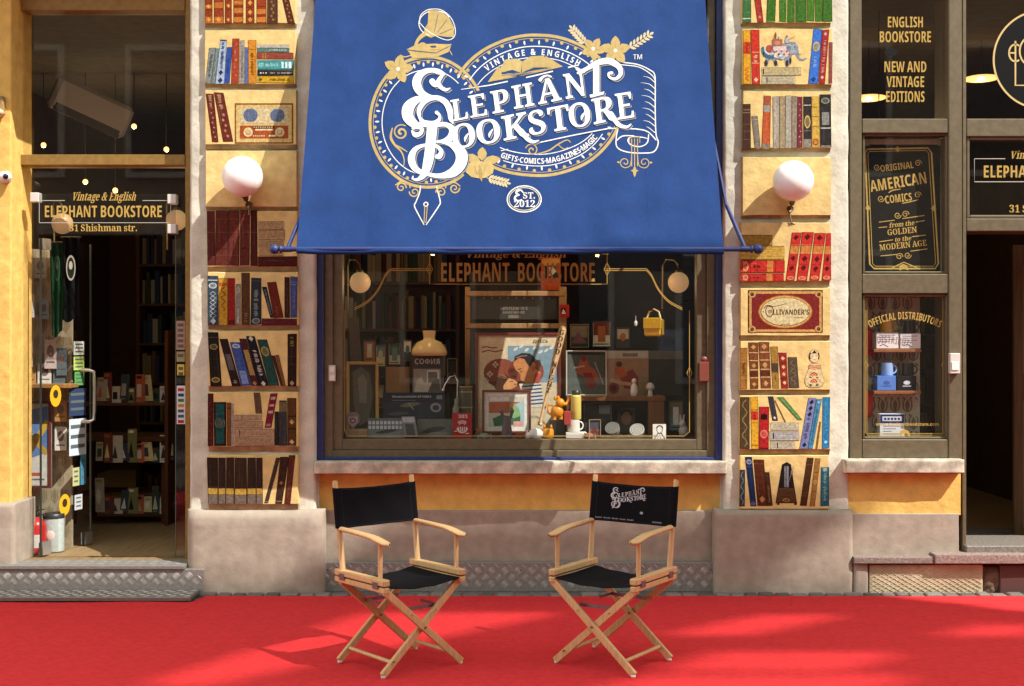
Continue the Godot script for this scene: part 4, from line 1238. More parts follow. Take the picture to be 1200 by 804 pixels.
	a.curve(V([350, 62, 2, 352, 42, 2, 364, 30, 2, 380, 24, 2, 408, 26, 2, 434, 46, 2, 446, 74, 2, 444, 96, 2, 428, 106, 2, 404, 100, 2, 370, 80, 2, 352, 62, 2]), W, 2.3)
	a.curve(V([372, 84, 15, 352, 98, 10, 342, 112, 8, 338, 128, 9]), G, 2)
	for q in [[390, 84, 400, 36], [398, 86, 424, 52], [404, 90, 438, 76]]: a.stroke(S2(q), 1.3, D, 2.6)
	a.poly(P2([314, 132, 346, 116, 436, 118, 428, 138, 394, 152, 330, 156, 322, 140]), G, 2.1)
	a.disc(388, 124, 34, 8, h("b89c5c"), 2.4); a.disc(388, 124, 10, 3, D, 2.6)
	a.stroke(S2([314, 133, 394, 141, 436, 120]), 1.5, D, 2.8); a.stroke(S2([402, 118, 436, 118, 430, 132, 438, 146]), 2.4, G, 2.2)
	a.curve(V([330, 146, 3, 312, 152, 3, 302, 150, 4]), G, 2.3); a.disc(358, 118, 9, 6, G, 2.7)
	part(canopy, "gramophone_emblem", a.mb, ink)
	# flowers
	for f in [[292, 185, 42, -80, 5], [820, 130, 34, -60, 5], [880, 135, 42, -90, 5]]:
		a = mk.call()
		for i in f[4]:
			var an := deg_to_rad(f[3] + i * 360.0 / f[4])
			var d := Vector2(cos(an), sin(an) * 0.95)
			a.leaf(Vector2(f[0], f[1]), Vector2(f[0], f[1]) + d * f[2], f[2] * 0.62, G, 2.6 + 0.12 * i)
			a.stroke([Vector2(f[0], f[1]) + d * 6, Vector2(f[0], f[1]) + d * f[2] * 0.6], 1.2, h("a08648"), 3.4)
		a.disc(f[0], f[1], 5, 5, W, 3.6, 10)
		part(canopy, "flower_emblem", a.mb, ink)
	a = mk.call()
	for q in [[518, 432, 520, 394, 26], [514, 432, 470, 418, 24], [522, 432, 570, 426, 24], [505, 440, 486, 418, 18]]: a.leaf(Vector2(q[0], q[1]), Vector2(q[2], q[3]), q[4], G, 2.7)
	a.poly(P2([482, 440, 498, 430, 520, 434, 540, 434, 552, 446, 548, 466, 530, 478, 512, 480, 490, 476, 474, 462]), h("b39c66"), 3.2)
	a.leaf(Vector2(512, 444), Vector2(518, 490), 10, h("9a8450"), 3.5)
	a.stroke(S2([498, 446, 506, 470]), 1.4, h("9a8046"), 3.6); a.stroke(S2([528, 446, 522, 470]), 1.4, h("9a8046"), 3.6)
	part(canopy, "daffodil_emblem", a.mb, ink)
	for s in [[[764, 78], [780, 100], [800, 118]], [[972, 92], [946, 112], [914, 130]], [[584, 492], [560, 488], [532, 478]]]:
		a = mk.call()
		var p := []
		for q in s: p.append(Vector2(q[0], q[1]))
		a.stroke([p[0], p[1], p[2]], 2, h("bcae8a"), 2)
		var dir: Vector2 = (p[0] - p[2]).normalized()
		for i in 6:
			var b: Vector2 = p[2].lerp(p[0], 0.1 + i * 0.16)
			for sg in [-1.0, 1.0]: a.leaf(b, b + dir.rotated(sg * 0.8) * 17, 7, h("bcae8a"), 2.2 + 0.1 * i)
		a.leaf(p[0], p[0] + dir * 14, 7, h("bcae8a"), 2.2)
		part(canopy, "leaf_spray", a.mb, ink)
	# fountain-pen nib and scrolls
	a = mk.call()
	a.curve(V([352, 502, 3, 350, 520, 3, 340, 545, 3, 336, 556, 3, 346, 578, 3, 362, 608, 2]), W, 2, 5)
	a.curve(V([396, 504, 3, 400, 520, 3, 406, 545, 3, 402, 556, 3, 388, 578, 3, 368, 608, 2]), W, 2, 5)
	a.disc(367, 552, 7, 7, W, 2); a.disc(367, 552, 4, 4, h("264272"), 2.4)
	a.stroke(S2([364, 556, 362, 604]), 2.4, G, 2.2); a.stroke(S2([371, 556, 367, 604]), 2.4, G, 2.2)
	for s in [-1.0, 1.0]:
		var cx: float = 372 + s * 72
		a.spiral(cx, 506, 14, 3, 0, s * 1.3, 4, 3, G, 2)
		a.spiral(372 + s * 36, 518, 14, 3, 180, s * 1.3, 4, 3, G, 2.1)
		a.curve(V([cx + s * 15, 500, 3, cx, 490, 4, cx - s * 20, 494, 4, 372 + s * 48, 506, 3]), G, 2.2)
	part(canopy, "pen_nib_emblem", a.mb, ink)
	a = mk.call()
	a.spiral(300, 356, 22, 4, -60, -1.5, 3, 7, G, 2)
	a.curve(V([276, 345, 3, 272, 370, 7, 284, 392, 6, 300, 408, 4, 308, 430, 3, 306, 450, 2]), G, 2.1)
	a.curve(V([286, 392, 5, 300, 398, 4, 316, 408, 2]), G, 2.2)
	part(canopy, "scroll_ornament", a.mb, ink)
	a = mk.call()
	a.spiral(654, 404, 18, 3, 200, 1.4, 3, 4, G, 2); a.curve(V([668, 414, 2, 700, 404, 4, 724, 388, 4, 748, 376, 3, 758, 382, 3]), G, 2.1); a.curve(V([724, 388, 3, 740, 400, 3, 752, 396, 2]), G, 2.2)
	part(canopy, "scroll_ornament", a.mb, ink)
	# the name: drop outline, gap, white face
	a = mk.call()
	name_letters(a, h("9d947e"), 4.0, 4.4, 4.0)
	name_letters(a, h("264272"), 5.0, 2.6, 2.4)
	part(canopy, "name_outline", a.mb, ink)
	a = mk.call()
	name_letters(a, h("e0dfdb"), 6.0)
	part(canopy, "name_lettering", a.mb, ink)
	a = mk.call()
	a.text("TM", 928, 158, 13, W, 2, "sans_r", 0.0, 24)
	part(canopy, "trade_mark", a.mb, ink)
	a = mk.call()
	a.arc(633, 538, 46, 36, 0, 360, 3.0, W, 2, 50); a.arc(633, 538, 41, 31, 0, 360, 2.0, h("c9c0a4"), 2, 50)
	a.disc(633, 538, 39, 29, h("16305f"), 1.5, 40)
	a.text("ST.", 630, 537, 17, W, 2.4, "serif", 0.0, 32); a.text("2012", 606, 560, 19, W, 2.4, "serif", 0.0, 56)
	a.curve(V([630, 520, 3, 624, 514, 4, 614, 516, 6, 612, 523, 5, 620, 527, 3, 610, 530, 5, 608, 538, 6, 616, 543, 4, 626, 540, 3]), W, 2.5)
	part(canopy, "date_badge", a.mb, ink)

# ---------- the big display window ----------
func frame_bars(parent: Node, called: String, x0: float, y0: float, x1: float, y1: float, w: float, z: float, zb: float, m: Material, wb := -1.0) -> void:
	if wb < 0.0: wb = w
	part(parent, called, slab(MB.new(), x0, y0, x0 + w, y1, z, zb, 0.004), m)
	part(parent, called, slab(MB.new(), x1 - w, y0, x1, y1, z, zb, 0.004), m)
	part(parent, called, slab(MB.new(), x0 + w, y0, x1 - w, y0 + w, z - 0.001, zb, 0.004), m)
	part(parent, called, slab(MB.new(), x0 + w, y1 - wb, x1 - w, y1, z - 0.001, zb, 0.004), m)
const GOLD := "b0924f"
func display_window() -> void:
	var w := thing("display_window", "big shop window with navy blue surround and bronze frame under the awning", "shop window", P(608, 540, -0.1))
	frame_bars(w, "blue_surround", 371, -30, 847, 540, 8, -0.045, -0.3, navy, 4)
	br3 = mat("746850", 0.5, 0.3, "metal", 1.5, "metal", 0.3)
	var br := br3
	var br2 := br3
	frame_bars(w, "outer_frame", 379.5, -20, 838.5, 536, 10, -0.075, -0.3, br2, 8)
	frame_bars(w, "inner_frame", 389.5, -10, 828, 527.5, 11.5, -0.10, -0.2, br, 12.5)
	var gm := MB.new()
	var a := P(400, 516, -0.13)
	var b := P(818, 0, -0.13)
	gm.quad(a, Vector3(a.x, b.y, a.z), b, Vector3(b.x, a.y, a.z))
	part(w, "glass_pane", gm, glass(0.05))
	var t := art_on(-0.1295)
	t.step = 0.0003
	var g := h(GOLD)
	t.text("ELEPHANT", 517, 330, 22, g, 1, "sans", 0.0, 80); t.text("BOOKSTORE", 607, 330, 22, g, 1, "sans", 0.0, 90)
	t.text("Vintage & English", 545, 302, 8, g, 1, "serif", 0.0, 118, 0, 0.25)
	for o in [0.0, 2.0]:
		for s in [-1.0, 1.0]:
			var f := func(x: float) -> float: return 607.5 + s * x
			t.stroke([Vector2(f.call(102), 315 + o), Vector2(f.call(150), 315 + o)], 1.0, g, 1)
			t.curve([Vector3(f.call(150), 315 + o, 1), Vector3(f.call(156), 322 + o, 1), Vector3(f.call(164), 338 + o, 1), Vector3(f.call(176), 352 + o, 1), Vector3(f.call(192), 361 + o, 1)], g, 1, 4, false)
			t.stroke([Vector2(f.call(104) , 298), Vector2(f.call(104), 333), Vector2(f.call(98), 333)], 0.9, g, 1.2)
	for s in [-1.0, 1.0]:
		var x: float = 607.5 + s * 104
		t.stroke(S2([x, 308, x + 3.5, 315.5, x, 323, x - 3.5, 315.5]), 1.0, g, 1.4, true)
	t.stroke(S2([506, 333, 710, 333]), 0.9, g, 1)
	t.stroke(S2([505, 297.5, 713, 297.5]), 0.9, g, 1)
	t.stroke(S2([404, 364, 404, 506, 409, 511, 802, 511, 808, 506, 808, 364]), 0.8, g, 1)
	for x in [404.0, 808.0]: t.stroke(S2([x, 430, x + 3, 437, x, 444, x - 3, 437]), 0.8, g, 1.2, true)
	t.text("www.elephantbookstore.com", 704, 512.5, 3.4, h("a08c64"), 1, "sans", 0.0, 66)
	part(w, "gold_lettering", t.mb, gold)
	for q in [[385, 428, 393, 447, "c9c4ba"]]:
		var s := thing("bell_switch", "small white switch plate on the left side of the bronze window frame", "switch", P(389, 447, -0.074))
		part(s, "plate", slab(MB.new(), q[0], q[1], q[2], q[3], -0.066, -0.0745, 0.003), mat(q[4], 0.4))
		for y in [430.0, 440.0]: part(s, "button", slab(MB.new(), 386.2, y, 391.8, y + 6, -0.062, -0.0655, 0.002), mat("e3dfd6", 0.35))
	var bell := thing("door_bell", "small red enamelled bell push on the right side of the bronze window frame", "bell", P(825, 447, -0.09))
	part(bell, "plate", slab(MB.new(), 819.5, 424, 831, 447, -0.058, -0.0755, 0.004), mat("8a4434", 0.5, 0.0, "paint", 6.0))
	part(bell, "dome", MB.new().ball(P(825, 421, -0.07), Vector3(0.024, 0.02, 0.014), 12), mat("8a4434", 0.45, 0.0, "paint", 6.0), true)
	# display platform and back boards
	var pl := thing("display_platform", "dark wooden platform inside the big window carrying the display", "platform", P(608, 530, -0.7))
	part(pl, "top_board", MB.new().cbox(Vector3(P(390, 0, 0).x, 0.96, -1.15), Vector3(P(828, 0, 0).x, 1.0, -0.135), 0.005), mat("4a3a28", 0.6, 0.0, "wood", 1.0, "wood", 0.4))
	part(pl, "front_board", MB.new().cbox(Vector3(P(390, 0, 0).x, 0.2, -0.34), Vector3(P(828, 0, 0).x, 0.959, -0.305), 0.005), mat("3c2f22", 0.7, 0.0, "wood", 1.0))
	single("backboard", MB.new().cbox(Vector3(0.50, 1.001, -1.2), Vector3(1.46, 2.6, -1.15), 0.006), mat("1c2432", 0.75, 0.0, "cloth", 1.0), "dark navy backboard behind the right half of the window display", "backboard")
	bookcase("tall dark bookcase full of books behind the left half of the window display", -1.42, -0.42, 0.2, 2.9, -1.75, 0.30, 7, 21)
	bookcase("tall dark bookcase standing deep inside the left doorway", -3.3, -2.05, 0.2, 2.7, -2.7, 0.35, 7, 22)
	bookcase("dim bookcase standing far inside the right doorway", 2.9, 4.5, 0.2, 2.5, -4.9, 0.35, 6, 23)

func bookcase(label: String, x0: float, x1: float, y0: float, y1: float, z: float, d: float, rows: int, seed_: int) -> void:
	var r := RandomNumberGenerator.new()
	r.seed = seed_
	var wm := mat("4b2f1d", 0.6, 0.0, "wood", 1.2, "wood", 0.3)
	var t := thing("bookcase", label, "bookcase", Vector3((x0 + x1) / 2, y0, z - d / 2))
	part(t, "side", MB.new().cbox(Vector3(x0, y0, z - d), Vector3(x0 + 0.03, y1, z), 0.003), wm)
	part(t, "side", MB.new().cbox(Vector3(x1 - 0.03, y0, z - d), Vector3(x1, y1, z), 0.003), wm)
	part(t, "back", MB.new().box(Vector3(x0 + 0.03, y0, z - d), Vector3(x1 - 0.03, y1, z - d + 0.015)), wm)
	var bk := MB.new()
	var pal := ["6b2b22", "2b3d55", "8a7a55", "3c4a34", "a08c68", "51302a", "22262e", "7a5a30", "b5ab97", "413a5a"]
	for i in rows + 1:
		var y := lerpf(y0 + 0.05, y1 - 0.02, float(i) / rows)
		part(t, "shelf", MB.new().cbox(Vector3(x0 + 0.03, y - 0.012, z - d + 0.016), Vector3(x1 - 0.03, y + 0.012, z - 0.002), 0.003), wm)
		if i == rows: continue
		var x := x0 + 0.05
		while x < x1 - 0.09:
			var w := r.randf_range(0.018, 0.05)
			var hh := (y1 - y0) / rows * r.randf_range(0.55, 0.82)
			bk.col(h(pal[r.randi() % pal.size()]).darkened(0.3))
			if r.randf() < 0.9: bk.box(Vector3(x, y + 0.012, z - d + 0.05), Vector3(x + w - 0.003, y + 0.012 + hh, z - r.randf_range(0.02, 0.08)))
			x += w
	stuff(part(t, "books", bk, mat("fefefe", 0.7, 0.0, "", 1.0, "", 1.0, true)))

# a flat thing with a picture: image rectangle, depth of its foot and of its top, frame width in pixels; skew shifts the top sideways
func pict(called: String, label: String, category: String, x0: float, y0: float, x1: float, y1: float, zb: float, zt: float, bw: float, fm: String, base: String, draw: Callable, skew := 0.0, thick := 0.012, group := "", tw := 0.0) -> Node3D:
	var bl := P(x0, y1, zb)
	var br := P(x1, y1, zb + tw)
	var tl := P(x0 + skew, y0, zt)
	var tr := P(x1 + skew, y0, zt + tw)
	var t := thing(called, label, category, (bl + br) / 2.0, group)
	var n := (tr - tl).cross(tl - bl).normalized()
	var m := MB.new()
	m.out4(bl, tl, tr, br, (bl + tr) / 2 - n)
	var k := [bl, tl, tr, br]
	m.out4(bl - n * thick, tl - n * thick, tr - n * thick, br - n * thick, (bl + tr) / 2)
	for i in 4: m.out4(k[i], k[(i + 1) % 4], k[(i + 1) % 4] - n * thick, k[i] - n * thick, (bl + tr) / 2 - n * thick / 2)
	part(t, "board", m, mat(base, 0.6, 0.0, "plaster", 4.0))
	var W := x1 - x0
	var H := y1 - y0
	if bw > 0.0:
		var f := mat(fm, 0.45, 0.1, "wood", 2.0)
		var q := func(u: float, v: float) -> Vector3: return tl + (tr - tl) * (u / W) + (bl - tl) * (v / H) + n * 0.004
		var s := bw * 8.5 / F
		part(t, "frame", MB.new().bar(q.call(bw / 2, 0), q.call(bw / 2, H), s, 0.02, n, 0.003), f)
		part(t, "frame", MB.new().bar(q.call(W - bw / 2, 0), q.call(W - bw / 2, H), s, 0.02, n, 0.003), f)
		part(t, "frame", MB.new().bar(q.call(bw, bw / 2), q.call(W - bw, bw / 2), s, 0.02, n, 0.003), f)
		part(t, "frame", MB.new().bar(q.call(bw, H - bw / 2), q.call(W - bw, H - bw / 2), s, 0.02, n, 0.003), f)
	if draw.is_valid():
		var a := art_quad(tl, tr, bl, W, H)
		a.step = 0.0004
		draw.call(a)
		if a.mb.v.size(): part(t, "print", a.mb, ink)
	return t
func zone(a: Art, ox: float, oy: float, k: float, x0: float, y0: float) -> void:   # draw in coordinates of an enlargement
	a.k = k
	a.o = Vector2(ox - x0, oy - y0)

func display_items() -> void:
	var none := func(_a: Art) -> void: pass
	# --- left side
	pict("gilt_frame", "dark painting in a slanting gilt frame at the left end of the display", "picture", 405, 424, 443, 512, -0.30, -0.45, 4, "b5924a", "3a342c", func(a: Art) -> void:
		a.poly(P2([8, 12, 18, 6, 28, 14, 32, 40, 26, 70, 16, 76, 9, 50]), h("5a5a54"), 1)
		a.poly(P2([14, 20, 20, 14, 25, 24, 24, 50, 16, 48]), h("75766e"), 2), 0.0, 0.015, "", -0.10)
	pict("old_book", "tan cloth bound book standing behind the dark model kit box", "book", 452, 430, 480, 462, -0.62, -0.70, 0, "", "8a6848", none)
	pict("city_magazine", "grey magazine with a cyrillic title standing under the lamp shade", "magazine", 483, 417, 520, 465, -0.50, -0.58, 0, "", "77736a", func(a: Art) -> void:
		zone(a, 390, 400, 6.18, 483, 417)
		a.rect(574, 106, 804, 400, h("4c4a46"), 1); a.text("СОФИЯ", 594, 166, 40, h("c4c0b4"), 2, "sans", 0.0, 180)
		a.rect(584, 200, 780, 370, h("8f8c82"), 2); a.rect(680, 210, 770, 330, h("c2bfb4"), 3); a.rect(690, 222, 756, 300, h("6c6a64"), 4)
		a.poly(P2([590, 368, 610, 280, 640, 260, 660, 300, 700, 300, 690, 368]), h("b5b1a4"), 5); a.poly(P2([690, 368, 720, 290, 770, 270, 778, 368]), h("57554f"), 5))
	var lamp := thing("oil_lamp", "old table lamp with cream opal glass shade standing in the window", "lamp", P(503, 470, -0.66))
	var lc := P(503, 417, -0.66)
	var opal := mat("e8cd92", 0.25, 0.0)
	opal.backlight_enabled = true
	opal.backlight = Color(0.5, 0.4, 0.25)
	part(lamp, "shade", MB.new().lathe([Vector2(0.045, 0.18), Vector2(0.047, 0.175), Vector2(0.041, 0.13), Vector2(0.043, 0.115), Vector2(0.085, 0.098), Vector2(0.118, 0.055), Vector2(0.128, 0.025), Vector2(0.124, 0.004), Vector2(0.112, 0.0)], lc, 28), opal, true)
	part(lamp, "holder", MB.new().lathe([Vector2(0.0, -0.01), Vector2(0.05, -0.012), Vector2(0.05, -0.03), Vector2(0.018, -0.05), Vector2(0.018, -0.20), Vector2(0.07, -0.26), Vector2(0.08, -0.30), Vector2(0.05, -0.36), Vector2(0.05, 1.0 - lc.y + 0.02), Vector2(0.07, 1.0 - lc.y)], lc, 20), mat("8a6a34", 0.35, 0.7), true)
	pict("model_kit_box", "dark blue model aeroplane kit box with white title", "box", 449, 460, 521, 512, -0.40, -0.46, 0, "", "252d3c", func(a: Art) -> void:
		zone(a, 390, 400, 6.18, 449, 460)
		a.text("Messerschmitt BF109E2", 432, 408, 15, h("b9c0c8"), 2, "sans", 0.0, 280); a.rect(750, 392, 792, 420, h("7f8894"), 2)
		a.rect(366, 440, 804, 560, h("343b45"), 1)
		a.leaf(Vector2(480, 470), Vector2(640, 450), 34, h("6f6a5e"), 2); a.leaf(Vector2(540, 440), Vector2(590, 500), 16, h("86806e"), 3); a.leaf(Vector2(390, 530), Vector2(560, 520), 30, h("55544e"), 2)
		a.disc(745, 480, 40, 34, h("8f9296"), 2); a.disc(745, 482, 24, 20, h("3a3f46"), 3); a.stroke(S2([430, 428, 600, 428]), 3, h("7f8894"), 2), 0.0, 0.05)
	pict("aircraft_book", "grey aircraft book with pale cyrillic title leaning at the front of the window", "book", 431, 490, 474, 513, -0.24, -0.30, 0, "", "5c6468", func(a: Art) -> void:
		zone(a, 390, 400, 6.18, 431, 490)
		for y in [578.0, 612.0]:
			for i in 9: a.rect(258 + i * 28, y, 278 + i * 28, y + 24, h("b5bcc0"), 2)
		a.leaf(Vector2(300, 665), Vector2(480, 640), 26, h("3f4548"), 2); a.rect(250, 640, 520, 700, h("6f7674"), 1))
	pict("photo_book", "small photo book standing askew beside the grey aircraft book", "book", 474, 488, 490, 512, -0.22, -0.27, 0, "", "73767a", func(a: Art) -> void:
		a.rect(1, 1, 15, 7, h("a8acb0"), 1); a.rect(3, 9, 13, 22, h("4a4a48"), 1), -4.0)
	pict("landscape_book", "wide grey green book lying open on its side at the window front", "book", 489, 491, 530, 513, -0.30, -0.36, 0, "", "5d635c", func(a: Art) -> void:
		a.leaf(Vector2(4, 16), Vector2(34, 10), 7, h("3c403c"), 1); a.leaf(Vector2(10, 18), Vector2(38, 17), 5, h("777c70"), 2))
	pict("red_book", "small red book with white ornaments standing at the window front", "book", 530, 484, 553, 514, -0.22, -0.25, 0, "", "9c1f24", func(a: Art) -> void:
		zone(a, 390, 400, 6.18, 530, 484)
		a.text("303", 908, 556, 26, h("dcd0c8"), 1, "serif", 0.0, 66)
		for i in 3: a.arc(937, 590 + i * 8, 30 - i * 5, 14, 180, 360, 5.0, h("d5c8c0"), 1, 10)
		a.arc(937, 622, 38, 40, 10, 170, 8.0, h("dcd0c8"), 1, 14)
		for i in 5: a.stroke(S2([908 + i * 15, 620, 914 + i * 12, 656]), 7, h("dcd0c8"), 1.3)
		a.rect(880, 648, 900, 654, h("dcd0c8"), 1); a.rect(960, 664, 986, 670, h("dcd0c8"), 1), 0.0, 0.03)
	var plaque := thing("shield_plaque", "small grey shield plaque with a red badge at the left window corner", "plaque", P(413, 503, -0.26))
	var pa := art_on(-0.25)
	var shield := P2([406, 486, 410, 483, 417, 483, 421, 486, 421, 495, 413.5, 503, 406, 495])
	pa.poly(shield, h("8a8488"), 0)
	pa.poly(P2([408, 488, 419, 488, 419, 495, 413.5, 500, 408, 495]), h("b3aaae"), 1); pa.arc(413.5, 493, 3, 2.6, 0, 360, 1.4, h("8c2f34"), 2, 12)
	part(plaque, "face", pa.mb, ink)
	var sb := MB.new()
	for i in shield.size():
		var j := (i + 1) % shield.size()
		sb.quad(P(shield[i].x, shield[i].y, -0.25), P(shield[j].x, shield[j].y, -0.25), P(shield[j].x, shield[j].y, -0.262), P(shield[i].x, shield[i].y, -0.262))
	part(plaque, "edge", sb, mat("6a6266", 0.5))
	single("wooden_box", slab(MB.new(), 404, 503.5, 430, 513.5, -0.2, -0.32, 0.006), mat("957f62", 0.7, 0.0, "wood", 3.0), "small pale wooden box carrying the shield plaque", "box")
	var jar := thing("green_jar", "dark green banded jar standing behind the small red book", "jar", P(545, 490, -0.4))
	part(jar, "body", MB.new().lathe([Vector2(0, -0.28), Vector2(0.045, -0.28), Vector2(0.045, 0.0), Vector2(0.04, 0.008), Vector2(0.0, 0.01)], P(545.5, 456, -0.4), 20), mat("39402f", 0.3), true)
	for y in [454.0, 460.0, 478.0]: part(jar, "band", MB.new().lathe([Vector2(0.046, 0.0), Vector2(0.049, 0.004), Vector2(0.046, 0.009)], P(545.5, y, -0.4), 20), mat("8a8054", 0.4, 0.4), true)
	var bott := thing("glass_bottle", "small clear glass bottle beside the dark green jar", "bottle", P(534, 480, -0.34))
	part(bott, "body", MB.new().lathe([Vector2(0, -0.24), Vector2(0.022, -0.24), Vector2(0.022, -0.04), Vector2(0.009, -0.01), Vector2(0.009, 0.03), Vector2(0, 0.03)], P(534, 472, -0.34), 16), mat("6f7468", 0.12), true)
	var clip := thing("clip_light", "curved chrome clip light bending over the bottle", "light", P(527, 470, -0.4))
	part(clip, "arm", MB.new().tube([P(536, 480, -0.42), P(536, 446, -0.42), P(533, 440, -0.41), P(527, 442, -0.4), P(522, 450, -0.4), P(519.5, 456, -0.4)], 0.006, 8), mat("c9c9c9", 0.2, 0.9), true)
	part(clip, "head", MB.new().ball(P(519, 457, -0.4), Vector3(0.012, 0.012, 0.012), 10), mat("d5d5d5", 0.2, 0.8), true)
	pict("striped_tie_stand", "narrow grey board leaning in the upper left of the window", "board", 411, 372, 423, 424, -0.5, -0.5, 0, "", "6a665e", none, -3.0)
	# --- centre rack
	var wood := mat("a8855a", 0.65, 0.0, "wood", 1.5, "wood", 0.4)
	var rack := thing("display_rack", "pale wooden display rack with glass front boards in the window centre", "rack", P(605, 512, -0.85))
	for q in [[545.0, 551.0], [655.0, 664.0]]:
		var lo := P(q[0], 512, -0.80)
		part(rack, "post", MB.new().cbox(Vector3(lo.x, 1.0, -0.86), Vector3(P(q[1], 0, -0.8).x, P(0, 336, -0.8).y, -0.80), 0.004), wood)
	for y in [341.0, 379.0]: part(rack, "shelf", slab(MB.new(), 545, y, 662, y + 6, -0.79, -1.05, 0.004), wood)
	part(rack, "board", slab(MB.new(), 552, 347.5, 654, 374.5, -0.83, -0.85, 0.003), mat("33342e", 0.4))
	part(rack, "board", slab(MB.new(), 552, 386, 654, 480, -0.86, -0.88, 0.003), mat("3a352c", 0.5))
	var rt := art_on(-0.8295)
	rt.o = Vector2(540, 290); rt.k = 6.7
	rt.text("GENTLEMEN'S", 310, 490, 22, h("8f8c80"), 1, "sans", 0.0, 214); rt.text("HARDWARE", 332, 520, 20, h("8f8c80"), 1, "sans", 0.0, 170)
	for i in 9: rt.disc(180 + i * 64, 398, 5, 5, h("cfc8b4"), 1, 8)
	rt.rect(372, 530, 470, 556, h("77746a"), 1)
	part(rack, "lettering", rt.mb, ink)
	pict("orange_picture", "small orange and red framed picture standing on top of the wooden rack", "picture", 634, 302, 657, 340, -0.9, -0.93, 0, "", "c8501e", func(a: Art) -> void:
		a.rect(1, 1, 22, 9, h("cf9a50"), 1); a.rect(3, 10, 20, 24, h("3a3434"), 1); a.poly(P2([8, 12, 14, 10, 18, 16, 12, 22, 8, 20]), h("d8d4cc"), 2); a.rect(1, 26, 22, 31, h("b85a4a"), 1))
	pict("small_red_sign", "tiny red sign with a white figure on the right rack post", "sign", 656, 357, 667, 372, -0.77, -0.77, 0, "", "b02a22", func(a: Art) -> void:
		a.rect(1.5, 4, 7, 12, h("2a2422"), 1); a.poly(P2([2, 11, 4, 5, 6, 8, 7, 11]), h("e0dcd4"), 2))
	# the big framed poster of a couple
	pict("couple_poster", "large red framed poster of a couple about to kiss, heart behind them", "poster", 557, 390, 657, 511, -0.62, -0.72, 3.2, "7a3226", "d8cbaa", func(a: Art) -> void:
		zone(a, 540, 400, 6.18, 557, 390)
		a.rect(125, -40, 700, 40, h("dccfae"), 1)
		a.rect(340, 34, 700, 300, h("7fa0b0"), 1.4)
		for q in [[380, 70], [420, 50], [460, 76], [520, 60], [570, 40], [560, 90], [600, 80], [640, 60]]: a.leaf(Vector2(q[0], q[1]), Vector2(q[0] + 34, q[1] - 26), 20, h("d9dfd6"), 2)
		a.text("ДНЕСЬ", 520, 12, 24, h("3a3630"), 2, "sans", 0.0, 110)
		a.stroke(S2([150, 46, 190, 40, 230, 50, 262, 44]), 8, h("7a3028"), 2); a.stroke(S2([150, 80, 200, 66, 250, 78, 306, 64]), 8, h("7a3028"), 2)
		a.disc(290, 230, 126, 104, h("8a4a3a"), 2); a.disc(470, 220, 130, 110, h("8a4a3a"), 2); a.poly(P2([180, 290, 580, 290, 400, 430]), h("8a4a3a"), 2)
		for q in [[250, 170], [210, 240], [180, 290]]:
			for k in 4: a.disc(q[0] + 14 * cos(k * 1.57), q[1] + 14 * sin(k * 1.57), 9, 9, h("c9b8a4"), 3, 8)
		# man: face, hair, neck
		a.poly(P2([380, 170, 386, 120, 430, 92, 490, 92, 530, 120, 540, 170, 536, 200, 580, 230, 560, 300, 470, 306, 430, 280, 432, 240, 396, 210]), h("c98a58"), 3)
		a.poly(P2([384, 150, 390, 112, 440, 86, 500, 90, 536, 118, 540, 160, 520, 150, 500, 190, 476, 160, 460, 130, 420, 122]), h("2e2a2c"), 4)
		a.stroke(S2([400, 122, 440, 108, 480, 106]), 6, h("a08c78"), 5); a.stroke(S2([412, 206, 436, 200]), 6, h("3a2a24"), 5); a.leaf(Vector2(426, 224), Vector2(446, 220), 8, h("5a3a2a"), 5)
		a.disc(524, 196, 12, 20, h("b87848"), 5); a.poly(P2([536, 230, 584, 236, 566, 300, 520, 296]), h("b8564a"), 5)
		# woman: face, hair
		a.poly(P2([300, 290, 340, 268, 384, 280, 410, 300, 400, 330, 360, 350, 310, 352]), h("d29a66"), 4)
		a.poly(P2([240, 320, 260, 264, 320, 240, 352, 262, 330, 290, 310, 320, 300, 352, 250, 352]), h("4a2c20"), 5)
		for i in 4: a.stroke(S2([262 + i * 16, 260 + i * 4, 282 + i * 16, 240 + i * 8, 320 + i * 6, 250 + i * 8]), 4, h("a07a54"), 6)
		a.stroke(S2([352, 294, 376, 290]), 4, h("3a2a24"), 6); a.leaf(Vector2(384, 316), Vector2(404, 310), 9, h("a83a30"), 6)
		# striped blouse
		a.poly(P2([420, 310, 580, 306, 600, 480, 470, 480]), h("e2ddd0"), 3.5)
		for i in 6: a.stroke(S2([440 + i * 6, 330 + i * 26, 580 + i * 3, 318 + i * 26]), 11, h("3c5a84"), 4.5), 0.0, 0.02)
	var bat := thing("baseball_bat", "pale wooden baseball bat lettered GOOD NIGHT leaning across the poster", "bat", P(632, 497, -0.34))
	var p0 := P(632.5, 498, -0.34)
	var p1 := P(660, 383, -0.56)
	var pts := []
	var rad := []
	for q in [[0.0, 0.016], [0.02, 0.02], [0.04, 0.012], [0.35, 0.014], [0.6, 0.022], [0.8, 0.027], [0.97, 0.028], [1.0, 0.02]]:
		pts.append(p0.lerp(p1, q[0])); rad.append(q[1])
	part(bat, "body", MB.new().tube(pts, rad, 16), mat("cfae80", 0.45, 0.0, "wood", 2.0), true)
	var up := (p1 - p0).normalized()
	var side := up.cross(Vector3.BACK).normalized()
	var bn := side.cross(up).normalized()
	var ba := Art.new()
	ba.host = self; ba.step = 0.0005
	ba.to3 = func(q: Vector2, l: float) -> Vector3: return p0 + (p1 - p0) * q.y + side * q.x + bn * (0.0235 + 0.006 * q.y + l)
	var s := "GOOD NIGHT"
